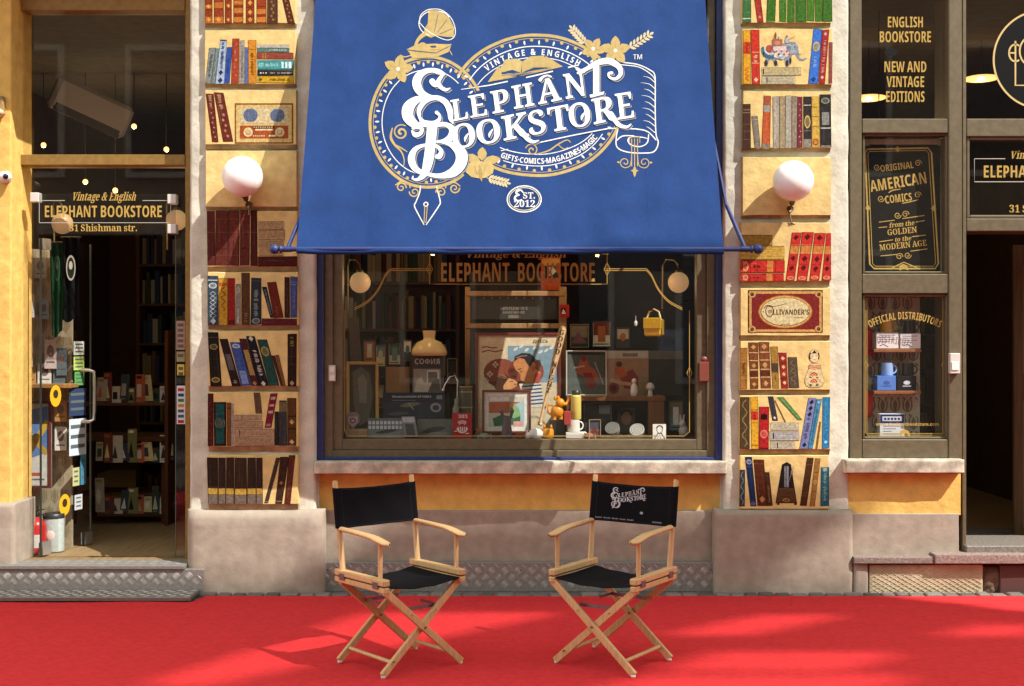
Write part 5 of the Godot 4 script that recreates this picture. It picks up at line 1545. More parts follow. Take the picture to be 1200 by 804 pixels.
	for i in s.length():
		if s[i] != " ":
			var g: Dictionary = glyphs(s[i], "serif")
			ba.mb.col(h("2e2620"))
			for k in range(0, g.t.size(), 3):
				var v := []
				for j in 3: v.append(ba.m(Vector2((g.t[k + j].x - g.w / 2) * 0.034, 0.955 - i * 0.066 - (1.0 - g.t[k + j].y) * 0.05), 1))
				ba.mb.out3(v[0], v[1], v[2], v[0], v[0] - bn)
	part(bat, "lettering", ba.mb, ink)
	pict("cartoon_print", "framed colour cartoon print with green figure in front of the poster", "picture", 565, 457, 622, 508, -0.42, -0.47, 2.6, "742a24", "e8e4d4", func(a: Art) -> void:
		zone(a, 540, 400, 6.18, 565, 457)
		a.rect(200, 400, 460, 620, h("c9c8b4"), 1); a.rect(210, 404, 350, 432, h("efece0"), 2); a.rect(204, 440, 456, 520, h("b5664a"), 1.5)
		a.poly(P2([360, 470, 460, 430, 456, 600, 380, 600]), h("a8c8cc"), 2); a.poly(P2([230, 560, 300, 530, 360, 550, 430, 540, 430, 600, 240, 616]), h("3c6a4a"), 3)
		a.poly(P2([356, 470, 380, 450, 420, 490, 434, 540, 380, 560, 350, 520]), h("86b07a"), 4); a.disc(372, 462, 20, 18, h("c8a070"), 5); a.rect(380, 580, 450, 612, h("d89a94"), 4))
	# --- figurines along the front edge
	var f1 := thing("two_headed_statuette", "dark two headed statuette standing before the cartoon print", "statuette", P(594, 514, -0.2))
	var fb := P(594, 514, -0.2)
	fb.y = 1.0
	part(f1, "body", MB.new().lathe([Vector2(0, 0), Vector2(0.042, 0), Vector2(0.04, 0.02), Vector2(0.03, 0.09), Vector2(0.026, 0.14), Vector2(0.018, 0.155), Vector2(0, 0.16)], fb, 18, 0.7), mat("4b4248", 0.45), true)
	for sx in [-1.0, 1.0]:
		part(f1, "neck", MB.new().tube([fb + Vector3(sx * 0.01, 0.13, 0), fb + Vector3(sx * 0.03, 0.16, 0), fb + Vector3(sx * 0.033, 0.18, 0)], 0.010, 8), mat("4b4248", 0.45), true)
		part(f1, "head", MB.new().ball(fb + Vector3(sx * 0.034, 0.19, 0.004), Vector3(0.016, 0.02, 0.016), 10), mat("5a5056", 0.45), true)
	var f2 := thing("white_animal_figurine", "white china animal lying beside the orange cup", "figurine", P(626, 514, -0.2))
	var wb := Vector3(P(626, 0, -0.2).x, 1.0, -0.2)
	part(f2, "body", MB.new().ball(wb + Vector3(0.01, 0.036, 0), Vector3(0.052, 0.036, 0.035), 14), mat("dedbd6", 0.3), true)
	part(f2, "head", MB.new().ball(wb + Vector3(-0.036, 0.026, 0.014), Vector3(0.026, 0.024, 0.024), 12), mat("e4e1dc", 0.3), true)
	for sx in [-1.0, 1.0]: part(f2, "ear", MB.new().ball(wb + Vector3(-0.036 + sx * 0.014, 0.05, 0.012), Vector3(0.008, 0.012, 0.006), 8), mat("dedbd6", 0.3), true)
	var orange := mat("d9901c", 0.4)
	var f3 := thing("orange_cup", "small orange animal shaped cup at the window front", "cup", P(642, 513, -0.22))
	var ob := Vector3(P(642, 0, -0.22).x, 1.0, -0.22)
	part(f3, "body", MB.new().lathe([Vector2(0, 0), Vector2(0.03, 0), Vector2(0.04, 0.02), Vector2(0.04, 0.055), Vector2(0.034, 0.07), Vector2(0.03, 0.07), Vector2(0.03, 0.03), Vector2(0, 0.03)], ob, 18), orange, true)
	for sx in [-1.0, 1.0]: part(f3, "ear", MB.new().ball(ob + Vector3(sx * 0.022, 0.082, 0.0), Vector3(0.009, 0.016, 0.008), 8), orange, true)
	var ped := single("black_pedestal", MB.new().cbox(Vector3(P(644, 0, -0.3).x, 1.0, -0.42), Vector3(P(661, 0, -0.3).x, P(0, 492, -0.3).y, -0.30), 0.004), mat("2c2824", 0.5), "black block pedestal under the orange elephant teapot", "pedestal")
	var f4 := thing("elephant_teapot", "orange elephant shaped teapot with raised trunk standing on a black block", "teapot", P(655, 492, -0.36))
	var eb := P(653, 492, -0.36)
	part(f4, "body", MB.new().ball(eb + Vector3(0.0, 0.055, 0), Vector3(0.045, 0.05, 0.04), 16), orange, true)
	part(f4, "head", MB.new().ball(eb + Vector3(0.02, 0.115, 0.01), Vector3(0.032, 0.034, 0.03), 14), orange, true)
	part(f4, "trunk", MB.new().tube([eb + Vector3(0.04, 0.11, 0.02), eb + Vector3(0.065, 0.11, 0.02), eb + Vector3(0.075, 0.135, 0.02), eb + Vector3(0.082, 0.165, 0.02)], [0.016, 0.013, 0.011, 0.010], 10), orange, true)
	part(f4, "handle", MB.new().tube([eb + Vector3(-0.03, 0.1, 0), eb + Vector3(-0.065, 0.105, 0), eb + Vector3(-0.06, 0.05, 0), eb + Vector3(-0.03, 0.03, 0)], 0.010, 8), orange, true)
	for q in [[-0.02, -0.018], [0.024, -0.018], [-0.02, 0.02], [0.024, 0.02]]: part(f4, "leg", MB.new().tube([eb + Vector3(q[0], 0.03, q[1]), eb + Vector3(q[0], 0.0, q[1])], 0.014, 8), orange, true)
	for sx in [-1.0, 1.0]: part(f4, "ear", MB.new().ball(eb + Vector3(-0.004 + 0.01 * sx, 0.15, 0.005), Vector3(0.012, 0.018, 0.008), 8), orange, true)
	var bt := thing("yellow_bottle", "yellow metal bottle with black cap standing on a white mug stack", "bottle", P(675, 490, -0.33))
	var yb := P(675, 491, -0.33)
	part(bt, "body", MB.new().lathe([Vector2(0, 0), Vector2(0.036, 0), Vector2(0.036, 0.15), Vector2(0.03, 0.165), Vector2(0, 0.168)], yb, 18), mat("d2c062", 0.4), true)
	part(bt, "cap", MB.new().lathe([Vector2(0.028, 0.165), Vector2(0.029, 0.195), Vector2(0, 0.197)], yb, 16), mat("242220", 0.4), true)
	mug("white mug with a big handle under the yellow bottle", 672, 506, -0.33, 0.044, 0.085, "dcd8cc")
	single("white_box", MB.new().cbox(Vector3(P(663, 0, -0.28).x, 1.0, -0.40), Vector3(P(688, 0, -0.28).x, P(0, 506.5, -0.33).y, -0.27), 0.003), mat("d9d6cc", 0.6), "small white gift box under the white mug", "box")
	single("red_white_tin", slab(MB.new().col(h("ffffff")), 661, 482, 669, 498, -0.26, -0.30, 0.003), mat("a83a34", 0.5), "small red tin beside the white mug", "tin")
	for q in [[568, "9aa096", "grey stone toad figurine at the window front", "toad_figurine"], [610, "9c5a34", "reddish crab figurine at the window front", "crab_figurine"], [690, "b98a6c", "pinkish coral ornament beside the white box", "coral_ornament"]]:
		var at := Vector3(P(q[0], 0, -0.19).x, 1.0, -0.19)
		var t := thing(q[3], q[2], "figurine", at)
		part(t, "body", MB.new().ball(at + Vector3(0, 0.022, 0), Vector3(0.034, 0.022, 0.026), 12), mat(q[1], 0.6, 0.0, "stone", 8.0), true)
		for k in 5:
			var an := k * 1.25 + 0.3
			part(t, "limb", MB.new().tube([at + Vector3(0.02 * cos(an), 0.02, 0.012 * sin(an)), at + Vector3(0.04 * cos(an), 0.032 + 0.008 * sin(an * 2), 0.022 * sin(an)), at + Vector3(0.046 * cos(an), 0.004, 0.026 * sin(an))], 0.006, 6), mat(q[1], 0.6, 0.0, "stone", 8.0), true)
	# --- right side
	var shelf := thing("low_shelf", "low wooden box shelf on the right of the window display", "shelf", P(735, 512, -0.6))
	var sw := mat("7c5432", 0.6, 0.0, "wood", 1.5, "wood", 0.4)
	part(shelf, "top_board", slab(MB.new(), 664, 464.5, 780, 470, -0.5, -0.85, 0.003), sw)
	for q in [[664.0, 668.0], [760.0, 778.5]]:
		var l := P(q[0], 470.3, -0.505)
		part(shelf, "side_board", MB.new().cbox(Vector3(l.x, 1.0, -0.84 if q[0] < 700 else -0.56), Vector3(P(q[1], 0, -0.505).x, l.y, -0.505), 0.003), sw)
	pict("film_print", "white edged print of two dancers standing on the low shelf", "print", 663, 411, 711, 464, -0.62, -0.68, 1.6, "cfcac0", "4c5048", func(a: Art) -> void:
		a.rect(3, 5, 45, 50, h("58605a"), 1)
		a.poly(P2([18, 8, 24, 6, 26, 16, 34, 22, 40, 34, 32, 36, 26, 28, 20, 30, 12, 26]), h("a5604c"), 2); a.poly(P2([20, 26, 30, 26, 36, 40, 28, 46, 24, 36]), h("8a3c34"), 3); a.disc(21, 9, 3, 4, h("7a4030"), 4)
		a.stroke(S2([10, 20, 22, 18]), 2, h("c0a088"), 3); a.stroke(S2([34, 14, 44, 40]), 1.5, h("9a9a90"), 3))
	pict("rider_print", "print of a woman in red on a scooter standing on the low shelf", "print", 711.5, 411, 760, 464, -0.62, -0.68, 0, "", "8f6f56", func(a: Art) -> void:
		a.rect(0, 0, 48, 9, h("a8a49a"), 1); a.rect(18, 3, 36, 7, h("6a6a66"), 2)
		a.disc(14, 16, 3.6, 3.2, h("4a2a22"), 3); a.poly(P2([9, 20, 18, 19, 24, 28, 18, 32, 10, 28]), h("a8502e"), 3); a.poly(P2([14, 28, 30, 22, 38, 34, 34, 46, 20, 44]), h("7c2a24"), 2.5)
		a.disc(8, 44, 6, 7, h("7a3028"), 3); a.disc(8, 44, 3, 4, h("3a2a26"), 4); a.stroke(S2([4, 34, 16, 38, 34, 40]), 4, h("b58a70"), 3.4))
	pict("record_sleeve", "wide dark record sleeve behind the figurines on the right", "record", 759, 411, 800, 463, -0.75, -0.80, 0, "", "33363a", func(a: Art) -> void: a.rect(0, 0, 41, 10, h("5a5e62"), 1))
	var k1 := thing("white_doll", "small white wooden doll standing on the low shelf", "doll", P(743, 464, -0.55))
	var kb := P(743, 464.4, -0.55)
	part(k1, "body", MB.new().lathe([Vector2(0, 0), Vector2(0.02, 0), Vector2(0.026, 0.03), Vector2(0.022, 0.07), Vector2(0.009, 0.092), Vector2(0, 0.092)], kb, 16), mat("d2d0c8", 0.4), true)
	part(k1, "head", MB.new().ball(kb + Vector3(0, 0.108, 0), Vector3(0.017, 0.018, 0.017), 12), mat("dcd8ce", 0.4), true)
	var k2 := thing("mushroom_figurine", "white figurine with a mushroom shaped hat on the low shelf", "figurine", P(762, 464, -0.55))
	kb = P(762, 464.4, -0.55)
	part(k2, "body", MB.new().lathe([Vector2(0, 0), Vector2(0.02, 0), Vector2(0.014, 0.03), Vector2(0.016, 0.05), Vector2(0, 0.06)], kb, 14), mat("cfccc2", 0.4), true)
	part(k2, "hat", MB.new().lathe([Vector2(0, 0.045), Vector2(0.03, 0.05), Vector2(0.03, 0.07), Vector2(0.016, 0.092), Vector2(0, 0.097)], kb, 16), mat("b5b2a8", 0.4), true)
	pict("tall_brown_book", "thin brown book leaning behind the white doll", "book", 748, 440, 760, 464, -0.6, -0.6, 0, "", "8a7856", none)
	pict("small_photo", "small framed portrait photo inside the low shelf", "photo", 724, 478, 744, 508, -0.66, -0.7, 0, "", "5f554e", func(a: Art) -> void:
		a.disc(10, 12, 6, 8, h("a8836a"), 1); a.arc(10, 9, 6, 6, 180, 360, 3.0, h("2a2220"), 2, 10))
	pict("dark_photo", "dark glass photo frame at the left end inside the low shelf", "photo", 684, 472, 717, 512, -0.56, -0.6, 1, "6a6a66", "34383c", func(a: Art) -> void:
		a.rect(18, 3, 31, 13, h("7f8684"), 1); a.leaf(Vector2(8, 22), Vector2(26, 20), 8, h("5a4440"), 1))
	for q in [[747.0, 505.0, "white striped round tin leaning before the low shelf"], [718.0, 503.0, "grey striped round tin leaning inside the low shelf"]]:
		var t := thing("striped_tin", q[2], "tin", P(q[0], q[1] + 6, -0.34 if q[0] > 730 else -0.45), "striped tins")
		var c := P(q[0], q[1], -0.34 if q[0] > 730 else -0.45)
		var col := "d2d0c6" if q[0] > 730 else "8f8f88"
		var tf := Transform3D(Basis(Vector3.RIGHT, 0.95) * Basis(Vector3.UP, 0.4), c)
		tf.basis = Basis(Vector3.BACK, 0.35) * Basis(Vector3.RIGHT, 0.8)
		part(t, "body", MB.new().lathe([Vector2(0, -0.018), Vector2(0.05, -0.018), Vector2(0.05, 0.018), Vector2(0, 0.018)], Vector3.ZERO, 24).xform(tf), mat(col, 0.4))
		for r in [0.044, 0.03, 0.016]: part(t, "stripe", MB.new().lathe([Vector2(r, 0.0185), Vector2(r - 0.006, 0.0195), Vector2(r - 0.007, 0.0185)], Vector3.ZERO, 24).xform(tf), mat("34342f", 0.5))
	pict("portrait_card", "white card with an ink portrait propped at the window front", "card", 765, 497, 780.5, 515.5, -0.17, -0.2, 0, "", "e2ded2", func(a: Art) -> void:
		a.arc(8, 6.5, 3.4, 4.2, 0, 360, 0.8, h("3a3834"), 1, 16); a.arc(8, 5, 3.4, 3, 180, 360, 1.4, h("2a2826"), 2, 10); a.stroke(S2([2, 17, 6, 11, 10, 11, 14, 17]), 1.2, h("4a4844"), 1); a.stroke(S2([5, 17, 8, 12, 9, 17]), 0.7, h("6a6862"), 1), 0.0, 0.004)
	var rab := thing("grey_rabbit", "pale rabbit figurine in the dim right corner of the window", "figurine", P(801, 505, -0.3))
	var rb := Vector3(P(801, 0, -0.3).x, 1.0, -0.3)
	part(rab, "body", MB.new().ball(rb + Vector3(0, 0.045, 0), Vector3(0.034, 0.046, 0.034), 12), mat("a59c98", 0.6), true)
	part(rab, "head", MB.new().ball(rb + Vector3(-0.01, 0.1, 0.01), Vector3(0.022, 0.024, 0.024), 12), mat("ada4a0", 0.6), true)
	for sx in [-1.0, 1.0]: part(rab, "ear", MB.new().tube([rb + Vector3(-0.01 + sx * 0.008, 0.115, 0), rb + Vector3(-0.008 + sx * 0.014, 0.16, -0.01)], [0.008, 0.004], 8), mat("a59c98", 0.6), true)
	# hanging bag on its rod
	var rod := thing("hanging_rod", "black curved rod across the upper right of the window", "rod", P(770, 362, -0.2))
	part(rod, "bar", MB.new().tube([P(742, 370, -0.2), P(748, 365.5, -0.2), P(758, 363, -0.2), P(772, 364, -0.2), P(786, 361, -0.2), P(796, 354, -0.2), P(812, 350, -0.2)], 0.006, 8), mat("26262a", 0.25, 0.8), true)
	part(rod, "pendant", MB.new().tube([P(745, 370, -0.2), P(745, 376, -0.2)], 0.003, 6), mat("c9c9c4", 0.3, 0.5), true)
	part(rod, "charm", MB.new().ball(P(745, 379, -0.2), Vector3(0.012, 0.02, 0.008), 10), mat("d9d6cc", 0.3), true)
	var bag := thing("yellow_bag", "small yellow satchel hanging from the black rod", "bag", P(766, 394, -0.2))
	var ym := mat("e3b81c", 0.45, 0.0, "plaster", 5.0)
	var bt2 := Transform3D(Basis(Vector3.UP, -0.35), P(766, 394, -0.2))
	part(bag, "body", MB.new().cbox(Vector3(-0.06, 0, -0.035), Vector3(0.06, 0.12, 0.035), 0.012, bt2), ym, false)
	part(bag, "flap", MB.new().cbox(Vector3(-0.062, 0.05, 0.034), Vector3(0.062, 0.124, 0.042), 0.004, bt2), ym)
	part(bag, "shaded_side_panel", MB.new().cbox(Vector3(0.0601, 0.008, -0.03), Vector3(0.066, 0.112, 0.03), 0.003, bt2), mat("8a7320", 0.5))  # shade on the bag's side put into the olive colour
	part(bag, "strap", MB.new().tube([bt2 * Vector3(-0.05, 0.115, 0), bt2 * Vector3(-0.03, 0.165, 0), bt2 * Vector3(0.005, 0.182, 0), bt2 * Vector3(0.035, 0.165, 0), bt2 * Vector3(0.05, 0.115, 0)], 0.006, 8), mat("d8c890", 0.5), true)
	# two opal globes on goosenecks inside
	for q in [[422.0, 331.0, -0.5, "opal globe lamp on a gooseneck inside the window at upper left"], [795.0, 331.0, -0.55, "opal globe lamp on a gooseneck inside the window at upper right"], [73.0, 262.0, -0.55, "opal globe lamp hanging behind the door sign at its left end"], [207.0, 258.0, -0.6, "opal globe lamp hanging behind the door sign at its right end"]]:
		var c := P(q[0], q[1], q[2])
		var t := thing("globe_lamp", q[3], "lamp", c, "globe lamps inside the shop")
		part(t, "lamp_globe", MB.new().ball(c, Vector3.ONE * 0.074, 22), glow("d9b27c", 0.22), true)
		var o := OmniLight3D.new()
		o.name = "lamp_light"
		o.light_color = h("ffd6a0")
		o.light_energy = 0.05  # faint light and globe glow chosen to brighten the goods inside
		o.light_size = 0.07
		o.omni_range = 8.0
		o.omni_attenuation = 2.0
		o.shadow_enabled = true
		t.add_child(o, true)
		part(t, "collar", MB.new().lathe([Vector2(0.024, 0.065), Vector2(0.026, 0.085), Vector2(0.01, 0.092), Vector2(0, 0.092)], c, 14), mat("6a5a40", 0.4, 0.5), true)
		part(t, "gooseneck", MB.new().tube([c + Vector3(0, 0.09, 0), c + Vector3(-0.004, 0.13, 0), c + Vector3(-0.03, 0.16, -0.02), c + Vector3(-0.08, 0.165, -0.06), c + Vector3(-0.1, 0.12, -0.1), c + Vector3(-0.1, -0.2, -0.12)], 0.006, 8), mat("6a5a40", 0.4, 0.5), true)

	# more goods crowding the display
	var g := RandomNumberGenerator.new()
	g.seed = 91
	var tone := ["8f8474", "6b3a30", "b9b2a2", "45505c", "7a6a44", "a8623c", "cbbf98", "3c5242", "d2cec2", "3a3a3e", "8a5a6a", "5c7a86"]
	var word := ["grey", "dark red", "stone", "slate", "olive", "rust", "cream", "green", "white", "charcoal", "plum", "teal"]
	var spots := [[424, 470, 436, 492, -0.55, "behind the gilt frame"], [437, 452, 450, 478, -0.66, "left of the tan book"], [455, 402, 470, 428, -0.85, "on the rear ledge, upper left"], [472, 398, 483, 424, -0.85, "left of the lamp shade"], [524, 420, 536, 450, -0.85, "right of the lamp shade"], [426, 398, 440, 424, -0.85, "above the gilt frame"], [440, 404, 452, 430, -0.85, "above the tan book"], [668, 380, 690, 408, -0.95, "above the dancers print"], [694, 376, 716, 407, -0.95, "above the rider print"], [722, 384, 738, 408, -0.95, "over the low shelf"], [690, 492, 704, 512, -0.4, "before the dark photo frame"], [784, 470, 800, 505, -0.5, "right of the low shelf"]]
	for i in spots.size():
		var q: Array = spots[i]
		var c2 := h(tone[(i + 5) % 12])
		var kind := i % 3
		pict("postcard_print", "small %s print in the window display %s" % [word[i], q[5]], "print", q[0], q[1], q[2], q[3], q[4], q[4] - 0.03, 0.9, ["5a4028", "b5a070", "2a2622"][kind], tone[i], func(a: Art) -> void:
			var W: float = q[2] - q[0]
			var H: float = q[3] - q[1]
			a.rect(1.4, 1.4, W - 1.4, H * 0.55, c2, 1)
			if kind == 0: a.disc(W / 2, H * 0.45, W * 0.22, H * 0.2, h(tone[(i + 8) % 12]), 2, 14)
			elif kind == 1: a.poly(P2([2, H * 0.8, W * 0.4, H * 0.3, W - 2, H * 0.8]), h(tone[(i + 3) % 12]), 2)
			else: a.rect(W * 0.3, H * 0.2, W * 0.7, H * 0.8, h(tone[(i + 9) % 12]), 2)
			a.rect(2, H * 0.86, W - 3, H * 0.9, h("3a362e"), 2), 0.0, 0.006, "small prints in the window display")
	for q in [[455.0, -0.20, 0.13, "low stack of books lying at the window front beside the wooden box"]]:
		for i in 3: single("lying_book", MB.new().cbox(Vector3(P(556.0 + i, 0, -0.3).x, 1.0 + i * 0.02, -0.42), Vector3(P(566.0 - i, 0, -0.3).x, 1.019 + i * 0.02, -0.30), 0.002), mat(tone[i + 3], 0.6), "%s book, %s of the small stack left of the cartoon print" % [word[i + 3], ["lowest", "middle one", "topmost"][i]], "book", "small stack of books")
	for q in [[507.0, 297.5, -0.45, "tiny lit spot lamp at the top of the window, left of centre"], [700.0, 299.0, -0.45, "tiny spot lamp added at the top of the window, right of centre, to light the goods"]]:  # right-hand spot added to light the display
		ceiling_lamp(P(q[0], q[1], q[2]), 0.014, 0.012, q[3], 1.6)

func mug(label: String, px: float, py: float, z: float, r: float, hh: float, col: String, group := "") -> Node3D:
	var c := P(px, py, z)
	var t := thing("mug", label, "mug", c, group)
	var m := mat(col, 0.3)
	part(t, "body", MB.new().lathe([Vector2(0, 0), Vector2(r * 0.92, 0), Vector2(r, 0.006), Vector2(r, hh), Vector2(r - 0.004, hh), Vector2(r - 0.005, 0.008), Vector2(0, 0.008)], c, 22), m, true)
	var pts := []
	for i in 7:
		var a := PI * (i / 6.0) - PI / 2
		pts.append(c + Vector3(r - 0.004 + cos(a) * 0.026, hh * 0.5 + sin(a) * hh * 0.33, 0.006))
	part(t, "handle", MB.new().tube(pts, 0.0055, 8), m, true)
	return t

# ---------- narrow window on the right ----------
func pane(parent: Node, x0: float, y0: float, x1: float, y1: float, z: float, alpha := 0.05, col := "20242a") -> void:
	var a := P(x0, y1, z)
	var b := P(x1, y0, z)
	var m := MB.new()
	m.quad(a, Vector3(a.x, b.y, z), b, Vector3(b.x, a.y, z))
	part(parent, "glass_pane", m, glass(alpha, col))
func deco_frame(t: Art, x0: float, y0: float, x1: float, y1: float, g: Color, c := 3.0) -> void:
	for o in [0.0, 2.0]:
		t.stroke(S2([x0 + o, y0 + c, x0 + c, y0 + o, x1 - c, y0 + o, x1 - o, y0 + c, x1 - o, y1 - c, x1 - c, y1 - o, x0 + c, y1 - o, x0 + o, y1 - c]), 0.7, g, 1.0, true)
	var mx := (x0 + x1) / 2
	var my := (y0 + y1) / 2
	for q in [[mx, y0 + 1, 4.0, 2.4], [x0 + 1, my, 2.4, 4.0], [x1 - 1, my, 2.4, 4.0]]:
		t.stroke([Vector2(q[0] - q[2], q[1]), Vector2(q[0], q[1] - q[3]), Vector2(q[0] + q[2], q[1]), Vector2(q[0], q[1] + q[3])], 0.8, g, 1.3, true)
var br3: StandardMaterial3D
func side_window() -> void:
	var w := thing("side_window", "tall narrow bronze framed window with gold lettering right of the pilaster", "shop window", P(1060, 538, -0.06))
	part(w, "frame", slab(MB.new(), 996, -60, 1010, 538, -0.02, -0.3, 0.005), br3)
	part(w, "frame", slab(MB.new(), 1112, -60, 1127.5, 538, -0.02, -0.3, 0.005), br3)
	for y in [[139.0, 156.0], [321.0, 344.0], [515.0, 537.0]]: part(w, "rail", slab(MB.new(), 1010.3, y[0], 1111.7, y[1], -0.028, -0.28, 0.005), br3)
	# beads round the lower panes
	for q in [[1011.0, 156.5, 1111.0, 320.5], [1011.0, 344.5, 1111.0, 514.5]]:
		frame_bars(w, "bead", q[0], q[1], q[2], q[3], 2.5, -0.05, -0.12, br3)
	for q in [[1010.0, -40.0, 1112.0, 139.0], [1010.0, 156.0, 1112.0, 321.0], [1010.0, 344.0, 1112.0, 515.0]]: pane(w, q[0], q[1], q[2], q[3], -0.085)
	var g := h(GOLD)
	var t := art_on(-0.0845)
	t.step = 0.0003
	t.text("ENGLISH", 1061, 32, 12.4, g, 1, "sans", 0.5, 41); t.text("BOOKSTORE", 1061, 49.5, 12.8, g, 1, "sans", 0.5, 60)
	t.text("NEW AND", 1061, 84.5, 12.6, g, 1, "sans", 0.5, 49); t.text("VINTAGE", 1061, 102, 12.6, g, 1, "sans", 0.5, 44); t.text("EDITIONS", 1061, 119.5, 12.6, g, 1, "sans", 0.5, 45)
	t.disc(1044.5, 61, 8, 5, h("1a1916"), 1)
	part(w, "gold_lettering", t.mb, gold)
	# hinged comics board hanging inside the middle pane
	pict("comics_board", "black board with gold lettering about american comics hanging askew in the narrow window", "board", 1015, 171, 1102, 318, -0.13, -0.16, 0, "", "141310", func(a: Art) -> void:
		zone(a, 1000, 150, 4.346, 1015, 171)
		var gg := h("cfae5e")
		a.stroke(S2([60, 128, 72, 108, 380, 102, 398, 126, 432, 690, 416, 716, 106, 716, 84, 694]), 8, gg, 1, true)
		a.stroke(S2([74, 132, 82, 120, 372, 114, 384, 130, 418, 688, 408, 704, 112, 704, 98, 690]), 3, gg, 1, true)
		for q in [[225, 108], [74, 408], [408, 410]]: a.q4(Vector2(q[0] - 14, q[1]), Vector2(q[0], q[1] - 16), Vector2(q[0] + 14, q[1]), Vector2(q[0], q[1] + 16), gg, 2)
		a.text("ORIGINAL", 224, 214, 34, gg, 2, "sans", 0.5, 168, -7)
		a.text("AMERICAN", 232, 304, 58, gg, 2, "sans", 0.5, 288, -9); a.text("COMICS", 232, 378, 40, gg, 2, "sans", 0.5, 136, -7)
		for q in [[120, 200, 1.0, "cfae5e"], [330, 180, -1.0, "cfae5e"], [140, 360, 1.0, "cfae5e"], [328, 342, -1.0, "cfae5e"], [225, 445, 1.0, "cfae5e"], [265, 440, -1.0, "cfae5e"], [234, 655, -1.0, "cfae5e"], [276, 648, 1.0, "cfae5e"]]:
			a.spiral(q[0], q[1], 18, 4, 0, q[2] * 1.4, 3.5, 3.5, h(q[3]), 2)
		for q in [[130, 480, 210, 470], [250, 462, 362, 446], [128, 508, 172, 504], [318, 480, 362, 472], [132, 580, 202, 570], [298, 554, 368, 546], [138, 652, 222, 644], [290, 628, 376, 616]]: a.stroke(S2(q), 4, gg, 2)
		a.curve(V([180, 330, 4, 200, 318, 6, 240, 312, 3]), gg, 2); a.curve(V([250, 384, 5, 290, 376, 5, 330, 366, 3]), gg, 2)
		a.text("from the", 246, 502, 24, gg, 2, "serif", 0.5, 128, -6, 0.2); a.text("GOLDEN", 250, 540, 30, gg, 2, "serif", 0.5, 150, -6)
		a.text("to the", 252, 576, 22, gg, 2, "serif", 0.5, 84, -6, 0.2); a.text("MODERN AGE", 254, 612, 30, gg, 2, "serif", 0.5, 240, -6)
		a.poly(P2([232, 724, 236, 700, 254, 692, 272, 700, 280, 724, 270, 724, 268, 712, 246, 712, 246, 724]), gg, 2)
		a.stroke(S2([190, 716, 256, 684, 324, 712]), 5, gg, 2), 0.0, 0.01)
	pict("cream_casement", "cream painted casement frame standing open behind the black comics board", "casement", 1011.5, 163, 1106, 321, -0.165, -0.19, 7, "cbbfa2", "26231e", func(_a: Art) -> void: pass, 0.0, 0.008)
	# the lower pane: wallpaper, shelves with mugs
	var t2 := art_on(-0.0845)
	t2.step = 0.0003
	deco_frame(t2, 1014, 345.5, 1107, 510, g)
	t2.arctext("OFFICIAL DISTRIBUTORS", 1060.5, 456, 84, 82, 241, 299, 8.6, g, 1.2, "sans", 0.62)
	t2.text("www.elephantbookstore.com", 1026, 499, 3.8, g, 1.2, "sans", 0.0, 74)
	t2.poly(P2([1054, 511, 1055, 505, 1060, 503, 1065, 505, 1067, 511, 1064, 511, 1063, 508, 1058, 508, 1057, 511]), g, 1.4)
	part(w, "gold_frame_print", t2.mb, gold)
	var wp := pict("wallpaper_panel", "cream and brown damask wallpaper panel behind the mugs", "panel", 1016, 349, 1078, 527, -0.32, -0.32, 0, "", "cfc2a8", func(a: Art) -> void:
		var c := h("8a7562")
		for i in 5:
			for k in 9:
				var x := 4 + i * 14.5 + (k % 2) * 7.2
				var y := 6 + k * 20.0
				if x > 60: continue
				a.leaf(Vector2(x, y - 7), Vector2(x, y + 8), 5.5, c, 1)
				for s in [-1.0, 1.0]:
					if x + s * 5 < 1 or x + s * 5 > 61: continue
					a.curve(V([x, y + 8, 1.0, x + s * 4.4, y + 4, 1.8, x + s * 4.8, y - 4, 1.6, x + s * 2.4, y - 7, 1.0]), c, 1.3, 4)
					a.leaf(Vector2(x + s * 1.5, y + 10), Vector2(x + s * 5, y + 14), 2.4, c, 1.2), 0.0, 0.03)
	single("window_box_floor", MB.new().cbox(Vector3(P(1010, 0, -0.1).x, P(0, 516, -0.1).y - 0.03, -0.35), Vector3(P(1112, 0, -0.1).x, P(0, 516, -0.1).y, -0.095), 0.003), mat("b9ad97", 0.6), "pale ledge inside the narrow window carrying the white box", "ledge")
	var fl := P(0, 516, -0.1).y
	for q in [[409.0, "upper"], [458.0, "lower"]]:
		var l := single("mug_shelf", slab(MB.new(), 1024, q[0], 1080, q[0] + 4, -0.15, -0.315, 0.003), mat("9a5f36", 0.5, 0.0, "wood", 2.0), "brown wooden shelf with mugs and boxes, the %s of two in the narrow window" % q[1], "shelf", "mug shelves")
	for q in [[1027.0, 390.0, 1053.0, 408.5, "e4dedb", "white printed gift box on the upper mug shelf, under the yellow mug", true], [1055.0, 391.0, 1079.0, 408.5, "d8d2d0", "white printed gift box on the upper mug shelf, under the black mug", true], [1028.0, 440.5, 1050.0, 457.5, "5b83cf", "light blue gift box on the lower mug shelf", false], [1051.5, 440.5, 1074.0, 457.5, "211f22", "black gift box on the lower mug shelf", false]]:
		var bx := thing("gift_box", q[5], "box", P((q[0] + q[2]) / 2, q[3], -0.28), "gift boxes under the mugs")
		part(bx, "carton", slab(MB.new(), q[0], q[1], q[2], q[3], -0.165, -0.27, 0.002), mat(q[4], 0.6))
		var ba := art_on(-0.1647)
		ba.step = 0.0003
		var mx: float = (q[0] + q[2]) / 2
